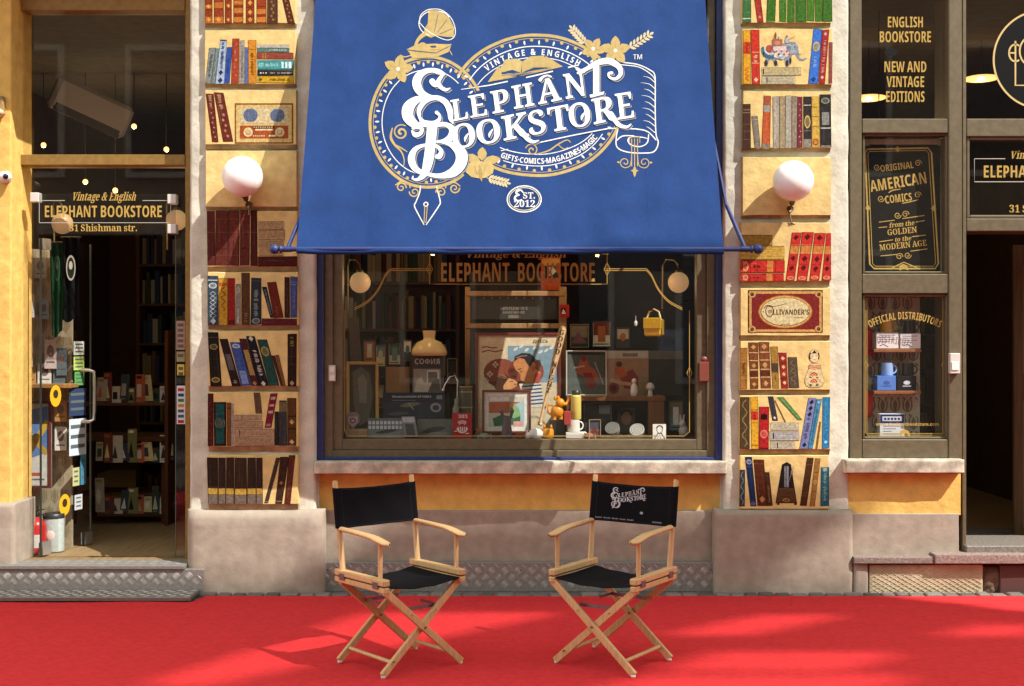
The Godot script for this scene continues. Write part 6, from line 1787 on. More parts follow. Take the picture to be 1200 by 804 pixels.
		if q[6]:
			for i in 4: ba.rect(q[0] + 3, q[1] + 2.5 + i * 2.4, q[2] - 4 - (i % 2) * 6, q[1] + 3.3 + i * 2.4, h("8f8a94"), 1)
			ba.stroke([Vector2(q[0] + 4, q[3] - 3), Vector2(q[0] + 8, q[3] - 5), Vector2(q[0] + 14, q[3] - 2)], 0.8, h("4a4450"), 1)
		else:
			ba.disc(mx, q[1] + 8, 4, 2.4, h("d8dce4") if q[4] == "211f22" else h("466ab0"), 1, 12)
			ba.rect(mx - 5, q[1] + 11.4, mx + 5, q[1] + 12.6, h("c8ccd4") if q[4] == "211f22" else h("466ab0"), 1)
		part(bx, "print", ba.mb, ink)
	mug("mustard yellow mug on a white gift box", 1039, 389.9, -0.22, 0.044, 0.088, "b9862a", "mugs in the narrow window")
	mug("black mug on a white gift box", 1066, 390.9, -0.22, 0.04, 0.086, "1c1b1c", "mugs in the narrow window")
	mug("light blue mug on the light blue gift box", 1039.5, 440.4, -0.22, 0.040, 0.088, "8fb4e6", "mugs in the narrow window")
	mug("black mug with red print on the black gift box", 1064, 440.4, -0.22, 0.038, 0.084, "262022", "mugs in the narrow window")
	var nb := thing("white_blue_box", "white box with a dark blue label at the bottom of the narrow window", "box", P(1045, 516, -0.2))
	part(nb, "carton", slab(MB.new(), 1031, 485, 1060, 516, -0.17, -0.24, 0.002), mat("d9d9d8", 0.6))
	var na := art_on(-0.1697)
	na.rect(1031.5, 485.5, 1059.5, 496, h("23396e"), 1); na.rect(1034, 488, 1057, 493.5, h("e2e4ea"), 2)
	for i in 5: na.rect(1036 + i * 4, 489.6, 1038.6 + i * 4, 492.2, h("23396e"), 3)
	for i in 5: na.rect(1035, 499 + i * 3, 1055 - (i % 3) * 5, 499.8 + i * 3, h("8f949c"), 1)
	part(nb, "print", na.mb, ink)
	for q in [[1016.0, 400.0, 0.05, "b8231f", "red paper lantern hanging at the left edge of the narrow window"], [1015.0, 472.0, 0.045, "c22a22", "round red tin at the left edge of the narrow window"]]:
		var t3 := thing("red_tin", q[4], "tin", P(q[0], q[1] + 20, -0.3))
		part(t3, "body", MB.new().lathe([Vector2(0, -0.1), Vector2(q[2] * 0.8, -0.1), Vector2(q[2], -0.06), Vector2(q[2], 0.05), Vector2(q[2] * 0.7, 0.085), Vector2(0, 0.09)], P(q[0], q[1], -0.3), 18), mat(q[3], 0.4), true)
		part(t3, "knob", MB.new().ball(P(q[0], q[1], -0.3) + Vector3(0, 0.095, 0), Vector3(0.014, 0.01, 0.014), 8), mat("7a1a16", 0.4), true)
	var dis := thing("alarm_box", "small white plastic box fixed on the bronze post right of the narrow window", "alarm box", P(1119, 438, -0.01))
	part(dis, "case", slab(MB.new(), 1113.5, 414, 1125.5, 438, 0.02, -0.0195, 0.004), mat("c9c4ba", 0.35))
	part(dis, "button", slab(MB.new(), 1115.5, 424, 1123.5, 434, 0.026, 0.0202, 0.003), mat("e8e5df", 0.3))

# ---------- doorway on the right ----------
func right_entrance() -> void:
	var w := thing("right_doorway", "bronze framed shop doorway with round emblem pane at the right edge", "doorway", P(1230, 650, -0.1))
	part(w, "post", slab(MB.new(), 1128, -60, 1132.5, 650, -0.03, -0.3, 0.004), br3)
	part(w, "post", slab(MB.new(), 1326, -60, 1344, 650, -0.03, -0.3, 0.004), br3)
	part(w, "rail", slab(MB.new(), 1132.8, 139, 1325.7, 160, -0.035, -0.28, 0.005), br3)
	part(w, "rail", slab(MB.new(), 1132.8, 256, 1325.7, 271, -0.035, -0.28, 0.005), br3)
	frame_bars(w, "bead", 1133, 160.5, 1325, 255.5, 3.5, -0.05, -0.12, br3)
	part(w, "threshold", slab(MB.new(), 1132.8, 640, 1325.7, 650, 0.02, -0.45, 0.004), mat("9a8f84", 0.5, 0.0, "stone", 2.0))
	pane(w, 1133, -40, 1326, 139, -0.085)
	pane(w, 1133, 160, 1326, 256, -0.085, 0.25, "0c0c0c")
	var g := h(GOLD)
	var t := art_on(-0.0845)
	t.step = 0.0003
	t.disc(1222, 70, 58, 58, h("100f0e"), 1, 60); t.arc(1222, 70, 57.5, 57.5, 0, 360, 2.2, h("c9b078"), 2, 80)
	t.arc(1190, 62, 7.5, 10, 55, 305, 2.0, h("c9b078"), 2, 20); t.stroke(S2([1183, 62, 1190, 62]), 1.8, h("c9b078"), 2)
	t.stroke(S2([1190, 48, 1190, 100, 1222, 100]), 2.0, h("c9b078"), 2); t.arc(1211, 60, 16, 18, 90, 300, 2.0, h("c9b078"), 2, 24); t.arc(1240, 66, 18, 22, 0, 360, 2.0, h("c9b078"), 2, 24)
	t.text("Vintage & English", 1229, 186, 9, g, 1, "serif", 0.5, 92, 0, 0.25); t.text("ELEPHANT BOOKSTORE", 1229, 208, 14, g, 1, "sans", 0.5, 152); t.text("31 Shishman str.", 1229, 249, 9, g, 1, "serif", 0.5, 92)
	t.stroke(S2([1178, 186, 1142, 186, 1142, 213, 1316, 213, 1316, 186, 1280, 186]), 0.9, h("b5b0a4"), 1)
	part(w, "gold_lettering", t.mb, gold)
	var d := thing("wooden_door", "dark wooden door leaf standing open inside the right doorway", "door", P(1196, 640, -0.6))
	var dm := mat("5c4630", 0.6, 0.0, "wood", 1.2, "wood", 0.4)
	part(d, "leaf", slab(MB.new(), 1189, 287, 1300, 634, -0.62, -0.66, 0.005), dm)
	part(d, "panel", slab(MB.new(), 1198, 310, 1290, 440, -0.61, -0.625, 0.006), mat("6d5540", 0.6, 0.0, "wood", 1.2))
	part(d, "panel", slab(MB.new(), 1198, 470, 1290, 620, -0.61, -0.625, 0.006), mat("6d5540", 0.6, 0.0, "wood", 1.2))
	var pap := thing("paper_sheet", "white paper sheet lying on the floor just inside the right doorway", "paper", P(1176, 628, -0.5))
	var y := P(0, 640, -0.45).y + 0.004
	part(pap, "sheet", MB.new().cbox(Vector3(3.16, y, -0.52), Vector3(3.36, y + 0.002, -0.38), 0.0005), mat("dcdad4", 0.8))
	single("door_mat", MB.new().cbox(Vector3(P(1140, 0, -0.3).x, y - 0.06, -1.3), Vector3(P(1320, 0, -0.3).x, y - 0.0005, -0.46), 0.004), mat("6c675f", 0.9, 0.0, "carpet", 2.0), "grey door mat inside the right doorway", "mat")
	for q in [[1018.0, 115.0, -1.7, "glowing round ceiling lamp seen in the top pane of the narrow window"], [1150.0, 92.0, -1.7, "glowing round ceiling lamp seen left of the round emblem"]]:
		ceiling_lamp(P(q[0], q[1], q[2]), 0.14, 0.018, q[3], 1.0)
	for q in [[1030.0, 161.0, -0.8, "tiny ceiling spot above the left of the comics board"], [1111.0, 161.0, -0.8, "tiny ceiling spot above the right of the comics board"]]:
		ceiling_lamp(P(q[0], q[1], q[2]), 0.022, 0.01, q[3], 1.5)

func ceiling_lamp(c: Vector3, r: float, t: float, label: String, e: float) -> void:
	var l := thing("ceiling_lamp", label, "lamp", c, "lit lamps inside the shop")
	part(l, "lamp_disc", MB.new().ball(c, Vector3(r, t, r), 20), glow("ffc273", e), true)
	part(l, "cord", MB.new().tube([c + Vector3(0, t, 0), Vector3(c.x, 4.06, c.z)], 0.004, 6), mat("2a2622", 0.6))
	var o := OmniLight3D.new()
	o.name = "lamp_light"
	o.light_color = h("ffd9a0")
	o.light_energy = 0.035 if r > 0.05 else 0.06
	o.omni_range = 8.0
	o.omni_attenuation = 2.0
	o.light_size = t
	o.shadow_enabled = true
	l.add_child(o, true)
	o.position = Vector3(0, -t - 0.03, 0)

# ---------- entrance on the left ----------
func left_entrance() -> void:
	var gm := mat("9c7a3c", 0.5, 0.25, "metal", 1.5, "metal", 0.3)
	var fz := -0.16
	var w := thing("left_doorway", "tall golden bronze framed glass doorway at the left edge", "doorway", P(120, 655, fz))
	part(w, "post", slab(MB.new(), 13, -60, 23.5, 655, fz, -0.3, 0.004), gm)
	part(w, "post", slab(MB.new(), 217, -60, 226, 655, fz, -0.3, 0.004), gm)
	part(w, "rail", slab(MB.new(), 23.8, 181, 216.7, 193.5, fz + 0.004, -0.29, 0.004), gm)
	part(w, "rail", slab(MB.new(), 23.8, -2, 216.7, 12, fz + 0.004, -0.29, 0.004), gm)
	part(w, "bead", slab(MB.new(), 23.8, 193.8, 216.7, 195.5, fz - 0.02, -0.26, 0.001), gm)
	pane(w, 23, 12, 217, 181, fz - 0.04, 0.05)
	pane(w, 23, 195, 217, 276, fz - 0.04, 0.05)
	pane(w, 23, 276, 46, 654, fz - 0.04, 0.05)
	pane(w, 206, 276, 217, 654, fz - 0.04, 0.08)
	part(w, "glass_edge", slab(MB.new(), 205.3, 276, 206, 654, fz - 0.036, fz - 0.046, 0.001), mat("5a645e", 0.2))
	# sign plate on stand-offs
	var sg := thing("door_sign", "smoked glass name sign with gold lettering above the left door", "sign", P(120, 275, fz))
	var pm := MB.new()
	var a := P(43, 274, fz + 0.02)
	var b := P(206, 227, fz + 0.02)
	pm.quad(a, Vector3(a.x, b.y, a.z), b, Vector3(b.x, a.y, a.z))
	part(sg, "plate", pm, glass(0.35, "15130f"))
	for q in [[40.0, 231.0], [201.0, 233.0], [201.0, 268.0]]: part(sg, "standoff", slab(MB.new(), q[0] - 5, q[1] - 5.5, q[0] + 5, q[1] + 5.5, fz + 0.035, fz - 0.03, 0.003), mat("c9c6c0", 0.4))
	var t := art_on(fz + 0.0204)
	t.step = 0.0003
	var g := h(GOLD)
	t.text("Vintage & English", 121, 235, 9.5, g, 1, "serif", 0.5, 75, 0, 0.28); t.text("ELEPHANT BOOKSTORE", 121, 254.5, 13.5, g, 1, "sans", 0.5, 137); t.text("31 Shishman str.", 121, 271, 8, g, 1, "serif", 0.5, 79)
	for q in [[46, 235, 76, 235], [167, 235, 200, 235], [46, 261, 200, 261], [46, 235, 46, 261], [200, 235, 200, 261]]: t.stroke(S2(q), 0.8, h("a8a296"), 1)
	part(sg, "lettering", t.mb, gold)
	# the open glass door leaf
	var fl := 0.2
	var hx := P(47, 0, fz - 0.04).x
	var hinge := Vector3(hx, fl + 0.012, fz - 0.05)
	var free := Vector3(P(106, 0, -0.74).x, fl + 0.012, -0.74)
	var top := P(0, 279, fz - 0.04).y
	var door := thing("glass_door", "frameless glass door leaf swung open into the left doorway", "door", hinge)
	var dm := MB.new()
	var ht := Vector3(hinge.x, top, hinge.z)
	var ft := Vector3(free.x, top, free.z)
	var dn := (free - hinge).cross(Vector3.UP).normalized()
	if dn.z < 0: dn = -dn
	dm.quad(hinge, ht, ft, free)
	part(door, "pane", dm, glass(0.06))
	part(door, "edge", MB.new().bar(free, ft, 0.012, 0.012, Vector3.RIGHT, 0.001), mat("4a5650", 0.15))
	part(door, "edge", MB.new().bar(hinge, ht, 0.012, 0.012, Vector3.RIGHT, 0.001), mat("2a302c", 0.2))
	var at := func(u: float, v: float, o: float) -> Vector3: return hinge + (free - hinge) * u + Vector3(0, (top - hinge.y) * v, 0) + dn * o
	var chrome := mat("d5d3ce", 0.18, 0.9)
	part(door, "handle", MB.new().tube([at.call(0.8, 0.41, 0.0), at.call(0.8, 0.41, 0.07), at.call(0.84, 0.415, 0.09), at.call(0.85, 0.45, 0.092), at.call(0.85, 0.55, 0.092), at.call(0.84, 0.575, 0.09), at.call(0.8, 0.58, 0.07), at.call(0.8, 0.58, 0.0)], 0.014, 12), chrome, true)
	for q in [[0.0, 0.0, 0.16, 0.04], [0.84, 0.0, 1.0, 0.04], [0.0, 0.965, 0.16, 1.0]]:
		var pf := MB.new()
		for s in [-1.0, 1.0]: pf.out4(at.call(q[0], q[1], s * 0.016), at.call(q[2], q[1], s * 0.016), at.call(q[2], q[3], s * 0.016), at.call(q[0], q[3], s * 0.016), at.call((q[0] + q[2]) / 2, (q[1] + q[3]) / 2, 0.0))
		part(door, "patch_fitting", pf, mat("b9b6b0", 0.35, 0.7))
	for q in [[0.64, 0.63, 0.86, 0.675, "c9cfc4"], [0.64, 0.58, 0.86, 0.625, "a8c060"], [0.66, 0.53, 0.86, 0.575, "4f9a52"], [0.55, 0.30, 0.90, 0.42, "c3d2da"], [0.55, 0.43, 0.90, 0.52, "2c3c5c"], [0.66, 0.12, 0.82, 0.17, "b9bcc0"], [0.78, 0.20, 0.9, 0.30, "3f7a96"], [0.62, 0.20, 0.76, 0.26, "b5b884"]]:
		var sm := MB.new()
		sm.out4(at.call(q[0], q[1], 0.003), at.call(q[2], q[1], 0.003), at.call(q[2], q[3], 0.003), at.call(q[0], q[3], 0.003), at.call(q[0], q[1], -1.0))
		var st := part(door, "sticker", sm, mat(q[4], 0.5))
		var pr := MB.new()
		for k in 3: pr.out4(at.call(q[0] + 0.03, lerpf(q[1], q[3], 0.2 + k * 0.27), 0.004), at.call(q[2] - 0.03, lerpf(q[1], q[3], 0.2 + k * 0.27), 0.004), at.call(q[2] - 0.03, lerpf(q[1], q[3], 0.3 + k * 0.27), 0.004), at.call(q[0] + 0.03, lerpf(q[1], q[3], 0.3 + k * 0.27), 0.004), at.call(q[0], q[1], -1.0))
		part(st, "print", pr, mat("5a625e", 0.6))
	for q in [[0.28, 0.50], [0.46, 0.145]]:
		var sm := MB.new()
		for k in 16: sm.out3(at.call(q[0], q[1], 0.003), at.call(q[0] + 0.11 * cos(TAU * k / 16), q[1] + 0.035 * sin(TAU * k / 16), 0.003), at.call(q[0] + 0.11 * cos(TAU * (k + 1) / 16), q[1] + 0.035 * sin(TAU * (k + 1) / 16), 0.003), Vector3.ZERO, at.call(q[0], q[1], -1.0))
		var dot := part(door, "sticker", sm, mat("e0a820", 0.5))
		var dp := MB.new()
		for k in 12: dp.out3(at.call(q[0], q[1] + 0.006, 0.004), at.call(q[0] + 0.05 * cos(TAU * k / 12), q[1] + 0.006 + 0.014 * sin(TAU * k / 12), 0.004), at.call(q[0] + 0.05 * cos(TAU * (k + 1) / 12), q[1] + 0.006 + 0.014 * sin(TAU * (k + 1) / 12), 0.004), Vector3.ZERO, at.call(q[0], q[1], -1.0))
		part(dot, "print", dp, mat("3a3020", 0.6))
	# stickers on the fixed pane by the pilaster
	for q in [[206.5, 376, 216.5, 410, "9c8478", "pale pink notice stuck on the fixed glass beside the pilaster"], [206.8, 412, 216.4, 424, "8f8a6a", "small yellowish notice under the pale pink one on the fixed glass"], [207.5, 427, 216, 440, "c2b24c", "yellow notice on the fixed glass beside the pilaster"], [207, 452, 217, 497, "c9ccd2", "tall strip of small coloured card logos on the fixed glass"]]:
		var n := thing("notice", q[5], "notice", P(q[0], q[3], fz - 0.03), "notices on the fixed glass")
		part(n, "sheet", slab(MB.new(), q[0], q[1], q[2], q[3], fz - 0.0365, fz - 0.0395, 0.0005), mat(q[4], 0.6))
		var na := art_on(fz - 0.0363)
		var cols := ["b0342c", "2c4a86", "3c7a4a", "c98a2c", "5a5a62", "2c6a86"]
		var k := 0
		var yy: float = q[1] + 3
		while yy < q[3] - 3:
			na.rect(q[0] + 1.5, yy, q[2] - 1.5, yy + 3.6, h(cols[k % 6]) if q[3] - q[1] > 40 else h("6a5f58"), 1)
			yy += 6.2
			k += 1
		part(n, "print", na.mb, ink)
	# two chequer-plate steps
	var st := thing("entrance_step", "two low chequer plate metal steps in front of the left door", "step", Vector3(-3.0, 0, 0.1))
	var xr := P(239, 0, 0.08).x
	var xr2 := P(223, 0, 0.34).x
	part(st, "upper_riser", MB.new().cbox(Vector3(-5.2, 0.0, -0.15), Vector3(xr, 0.172, 0.085), 0.003), plate_mat())
	part(st, "upper_tread", MB.new().cbox(Vector3(-5.2, 0.1725, -0.24), Vector3(P(216, 0, 0.1).x, 0.199, 0.10), 0.004), plate_mat())
	part(st, "lower_tread", MB.new().cbox(Vector3(-5.2, 0.014, 0.086), Vector3(xr2, 0.042, 0.338), 0.004), mat("8c867f", 0.45, 0.45, "metal", 3.0, "metal", 0.4))
	stuff(part(st, "riser_pattern", chequer(Vector3(-5.1, 0.045, 0.0852), Vector3.RIGHT, Vector3.UP, Vector3.BACK, xr + 5.1, 0.127, 0.085), tread_mat()))
	stuff(part(st, "lower_tread_pattern", chequer(Vector3(-5.1, 0.0422, 0.09), Vector3.RIGHT, Vector3.BACK, Vector3.UP, xr2 + 5.1, 0.245, 0.085, 0.0022), tread_mat()))
	stuff(part(st, "upper_tread_pattern", chequer(Vector3(-5.1, 0.1992, -0.14), Vector3.RIGHT, Vector3.BACK, Vector3.UP, P(216, 0, 0.1).x + 5.1, 0.235, 0.085, 0.0018), plate_mat()))
	# things seen inside the left doorway
	pict("damask_screen", "cream damask papered screen behind the open glass door", "screen", 20, 292, 84, 648, -0.62, -0.62, 0, "", "b5a789", func(a: Art) -> void:
		for i in 5:
			for k in 17:
				var x := 5 + i * 13.0 + (k % 2) * 6.5
				var y := 8 + k * 20.0
				if x > 60: continue
				a.leaf(Vector2(x, y - 8), Vector2(x, y + 8), 5.0, h("968a68"), 1)
				for s in [-1.0, 1.0]: a.curve(V([x, y + 9, 1.0, x + s * 3.6, y + 4, 1.6, x + s * 3.4, y - 5, 1.0]), h("968a68"), 1.3, 4), 0.0, 0.03)
	single("wall_shelf", slab(MB.new(), 26, 450, 82, 455, -0.44, -0.615, 0.003), mat("9a7444", 0.6, 0.0, "wood", 2.0), "narrow wooden shelf behind the open glass door", "shelf")
	pict("exhibition_poster", "red framed poster with yellow crossing bars leaning behind the glass door", "poster", 24, 470, 60, 572, -0.52, -0.59, 3, "6a2c22", "c4c3b4", func(a: Art) -> void:
		a.rect(3, 4, 33, 98, h("c9c9bc"), 1); a.poly(P2([4, 12, 32, 6, 32, 60, 4, 70]), h("5f7fae"), 2); a.stroke(S2([5, 68, 32, 24]), 7, h("c9a63c"), 3); a.stroke(S2([6, 34, 31, 62]), 6, h("b8963a"), 3.3)
		a.disc(9, 16, 4, 6, h("2a2a34"), 4); a.rect(6, 84, 24, 88, h("b0523c"), 2); a.rect(6, 91, 28, 93, h("6a6a64"), 2))
	var cl := ["d6d2c8", "8f9aa4", "b0a48e", "c9b8ae", "5c6a72", "b5844c"]
	var k := 0
	for q in [[24, 345, 40, 372], [46, 352, 57, 374], [25, 392, 38, 430], [52, 398, 66, 432], [66, 408, 78, 440], [26, 428, 42, 450], [44, 426, 60, 450], [24, 300, 38, 322], [40, 302, 54, 326], [26, 324, 36, 343], [62, 432, 76, 450], [64, 470, 78, 494], [64, 500, 78, 528]]:
		pict("greeting_card", "%s card behind the glass door, %s" % [["white", "grey blue", "beige", "pinkish", "slate", "brown", "cream", "pale blue", "tan", "rose", "dark", "white", "grey"][k], ["topmost left", "topmost right", "second row left", "second row middle", "second row right", "lowest left on the shelf", "lowest right on the shelf", "at the very top left", "at the very top right", "under the top left one", "at the right end of the shelf", "right of the framed poster", "below the white one by the poster"][k]], "card", q[0], q[1], q[2], q[3], -0.56, -0.59, 0, "", cl[k % 6], func(a: Art) -> void:
			var W: float = q[2] - q[0]
			var H: float = q[3] - q[1]
			a.disc(W / 2, H * 0.4, W * 0.3, H * 0.22, h("7a6a62"), 1, 14); a.rect(2, H * 0.75, W - 2, H * 0.8, h("5a5650"), 1), 0.0, 0.004, "cards behind the glass door")
		k += 1
	# hanging garments: folded cloth strips
	for q in [[58.0, 284.0, 76.0, 392.0, "1d4a2c", "dark green knitted scarf hanging behind the glass door", "green_scarf"], [73.0, 278.0, 93.0, 374.0, "17191c", "black pennant with a round pale crest hanging behind the glass door", "black_pennant"]]:
		var m := MB.new()
		var n := 12
		for i in n:
			for j in 10:
				var v := []
				for o in [[0, 0], [0, 1], [1, 1], [1, 0]]:
					var u := float(i + o[0]) / n
					var y := float(j + o[1]) / 10.0
					var taper: float = 1.0 if q[6] == "black_pennant" else 1.0 - 0.35 * y
					v.append(P(lerpf(q[0], q[2], 0.5 + (u - 0.5) * taper), lerpf(q[1], q[3], y) + 4 * sin(u * 5.0) * y, -0.47 + 0.018 * sin(u * 14.0) + 0.01 * y))
				m.quad(v[0], v[1], v[2], v[3])
		var g2 := thing(q[6], q[5], "garment", P((q[0] + q[2]) / 2, q[3], -0.47))
		part(g2, "cloth", m, mat(q[4], 0.95, 0.0, "carpet", 4.0, "carpet", 0.8), true)
		part(g2, "hanger", MB.new().tube([P(q[0] - 2, q[1], -0.48), P(q[2] + 2, q[1], -0.48)], 0.006, 6), mat("6a5a44", 0.5))
		if q[6] == "black_pennant":
			var ca := art_on(-0.435)
			ca.disc(83, 314, 5.6, 15, h("b9b5a8"), 1, 20); ca.disc(83, 314, 4.2, 12.5, h("26302a"), 2, 20); ca.disc(83, 311, 2.2, 5, h("c5c2b4"), 3, 14)
			part(g2, "crest", ca.mb, ink)
	var ex := thing("fire_extinguisher", "red fire extinguisher with white label standing inside the left door", "fire extinguisher", P(43, 654, -0.34))
	var eb := Vector3(P(42.5, 0, -0.34).x, 0.2, -0.34)
	part(ex, "cylinder", MB.new().lathe([Vector2(0, 0), Vector2(0.062, 0), Vector2(0.066, 0.015), Vector2(0.066, 0.19), Vector2(0.05, 0.225), Vector2(0.02, 0.24), Vector2(0.02, 0.255), Vector2(0, 0.255)], eb, 24), mat("b51d1d", 0.3), true)
	part(ex, "valve", MB.new().cbox(eb + Vector3(-0.018, 0.255, -0.018), eb + Vector3(0.018, 0.285, 0.018), 0.004), mat("2a2826", 0.4, 0.5))
	part(ex, "lever", MB.new().bar(eb + Vector3(-0.02, 0.29, 0), eb + Vector3(0.06, 0.31, 0.01), 0.014, 0.008), mat("1c1a1a", 0.4))
	part(ex, "lever", MB.new().bar(eb + Vector3(0.01, 0.272, 0), eb + Vector3(0.065, 0.268, 0.01), 0.012, 0.007), mat("1c1a1a", 0.4))
	part(ex, "hose", MB.new().tube([eb + Vector3(-0.018, 0.27, 0.0), eb + Vector3(-0.06, 0.28, 0.02), eb + Vector3(-0.08, 0.22, 0.03), eb + Vector3(-0.074, 0.1, 0.03)], 0.008, 8), mat("1a1a1a", 0.6), true)
	var el := MB.new()
	for i in 8:
		var a0 := PI * (0.22 + 0.56 * i / 8.0)
		var a1 := PI * (0.22 + 0.56 * (i + 1) / 8.0)
		el.quad(eb + Vector3(cos(a0) * 0.0668, 0.05, sin(a0) * 0.0668), eb + Vector3(cos(a0) * 0.0668, 0.14, sin(a0) * 0.0668), eb + Vector3(cos(a1) * 0.0668, 0.14, sin(a1) * 0.0668), eb + Vector3(cos(a1) * 0.0668, 0.05, sin(a1) * 0.0668))
	part(ex, "paper_label", el, mat("d8cfc9", 0.5, 0.0, "paint", 12.0), true)
	var can := thing("white_canister", "pale metal canister with dark lid beside the fire extinguisher", "canister", P(62, 650, -0.4))
	var cb := Vector3(P(63, 0, -0.44).x, 0.2, -0.44)
	part(can, "body", MB.new().lathe([Vector2(0, 0), Vector2(0.068, 0), Vector2(0.07, 0.01), Vector2(0.07, 0.24), Vector2(0, 0.245)], cb, 24), mat("b9c2bc", 0.4, 0.0, "metal", 3.0), true)
	part(can, "lid", MB.new().lathe([Vector2(0.072, 0.235), Vector2(0.073, 0.265), Vector2(0.05, 0.272), Vector2(0, 0.272)], cb, 24), mat("2a2c2b", 0.4), true)
	part(can, "badge", MB.new().ball(cb + Vector3(0.0, 0.12, 0.066), Vector3(0.03, 0.04, 0.008), 12), mat("d9c9c0", 0.5), true)
	pict("portrait_card", "small white framed portrait card at the foot of the left door post", "card", 27, 632, 40, 650, -0.28, -0.30, 1.6, "d9d6ce", "d2cec4", func(a: Art) -> void:
		a.disc(6.5, 8.5, 3.6, 4.4, h("34302e"), 1, 14); a.disc(6.5, 10, 2.0, 2.6, h("a89a8c"), 2, 12))
	var chest := thing("magazine_table", "low brown table with stacked magazines deep inside the left doorway", "table", Vector3(P(152, 0, -2.0).x, 0.2, -2.0))
	var tm := mat("5a3a24", 0.6, 0.0, "wood", 1.2)
	var cx := P(156, 0, -2.0).x
	part(chest, "top", MB.new().cbox(Vector3(cx - 0.45, 0.86, -2.3), Vector3(cx + 0.35, 0.90, -1.75), 0.004), tm)
	for q in [[-0.42, -2.27], [0.32, -2.27], [-0.42, -1.79], [0.32, -1.79]]: part(chest, "leg", MB.new().cbox(Vector3(cx + q[0] - 0.025, 0.2, q[1] - 0.025), Vector3(cx + q[0] + 0.025, 0.86, q[1] + 0.025), 0.003), tm)
	part(chest, "lower_shelf", MB.new().cbox(Vector3(cx - 0.395, 0.42, -2.25), Vector3(cx + 0.295, 0.44, -1.81), 0.003), tm)
	part(chest, "rack_shelf", MB.new().cbox(Vector3(cx - 0.45, P(0, 472, -1.75).y - 0.02, -1.95), Vector3(cx + 0.35, P(0, 472, -1.75).y, -1.66), 0.003), tm)
	part(chest, "rack_side", MB.new().cbox(Vector3(cx - 0.48, 0.2, -1.97), Vector3(cx - 0.451, 1.75, -1.66), 0.003), tm)
	part(chest, "rack_side", MB.new().cbox(Vector3(cx + 0.351, 0.2, -1.97), Vector3(cx + 0.38, 1.75, -1.66), 0.003), tm)
	var goods := RandomNumberGenerator.new()
	goods.seed = 77
	var shade := ["grey", "brown red", "ivory", "slate blue", "olive", "orange", "pale yellow", "dark green", "white", "black"]
	var tone := ["a39a88", "6a3a30", "c5beb0", "3c4450", "7a7a4c", "b05a3a", "cfc28a", "2f4a38", "dcd8cc", "26262a"]
	for r in 3:   # table top, lower shelf, rack above
		for i in 10:
			var px := 112.0 + i * 9.4
			var yb: float = [540.0, 600.0, 470.0][r] + (2.0 if i % 3 else 0.0)
			var hh := goods.randf_range(17, 40)
			var u := goods.randi() % 4
			pict("standing_magazine", "%s magazine in the %s of the dim left doorway" % [shade[i], ["row on the low table", "row under the low table", "row above the low table"][r]], "magazine", px, yb - hh, px + goods.randf_range(8, 13), yb, -1.62 - i * 0.012 - r * 0.05, -1.70 - i * 0.012 - r * 0.05, 0, "", tone[i], func(a: Art) -> void:
				a.rect(1, 2, 7, 5, h(tone[(i + 4) % 10]), 1)
				if u == 0: a.disc(4, hh * 0.55, 3, hh * 0.22, h(tone[(i + 2) % 10]), 1, 12)
				elif u == 1: a.rect(1.4, hh * 0.35, 6.6, hh * 0.8, h(tone[(i + 7) % 10]), 1)
				else: a.poly(P2([1, hh * 0.85, 4, hh * 0.35, 7, hh * 0.85]), h(tone[(i + 5) % 10]), 1)
				a.rect(1.5, hh * 0.9, 6, hh * 0.93, h("8a867c"), 1), goods.randf_range(-3.5, 3.5) if i % 3 == 0 else 0.0, 0.004, "magazines in the left doorway")
	for q in [[157.0, 148.0, "bare bulb below the air conditioner in the left fanlight"], [195.0, 175.0, "bare bulb at the lower right of the left fanlight"], [27.0 + 24.0, 170.0, "bare bulb at the lower left of the left fanlight"], [100.0, 213.0, "bare bulb above the script on the door sign"], [135.0, 223.0, "bare bulb right of the script on the door sign"]]:
		ceiling_lamp(P(q[0], q[1], -2.9), 0.023, 0.023, q[2], 1.6)
	var ac := thing("air_conditioner", "grey white air conditioner cassette hanging inside the left fanlight", "air conditioner", P(125, 130, -1.4))
	var at2 := Transform3D(Basis(Vector3.BACK, -0.42) * Basis(Vector3.UP, 0.5), P(106, 126, -1.5))
	part(ac, "case", MB.new().cbox(Vector3(-0.30, -0.13, -0.12), Vector3(0.30, 0.13, 0.12), 0.03, at2), mat("a8a49c", 0.5))
	part(ac, "vent", MB.new().cbox(Vector3(-0.26, -0.135, 0.02), Vector3(0.26, -0.07, 0.126), 0.01, at2), mat("3f3b36", 0.6))

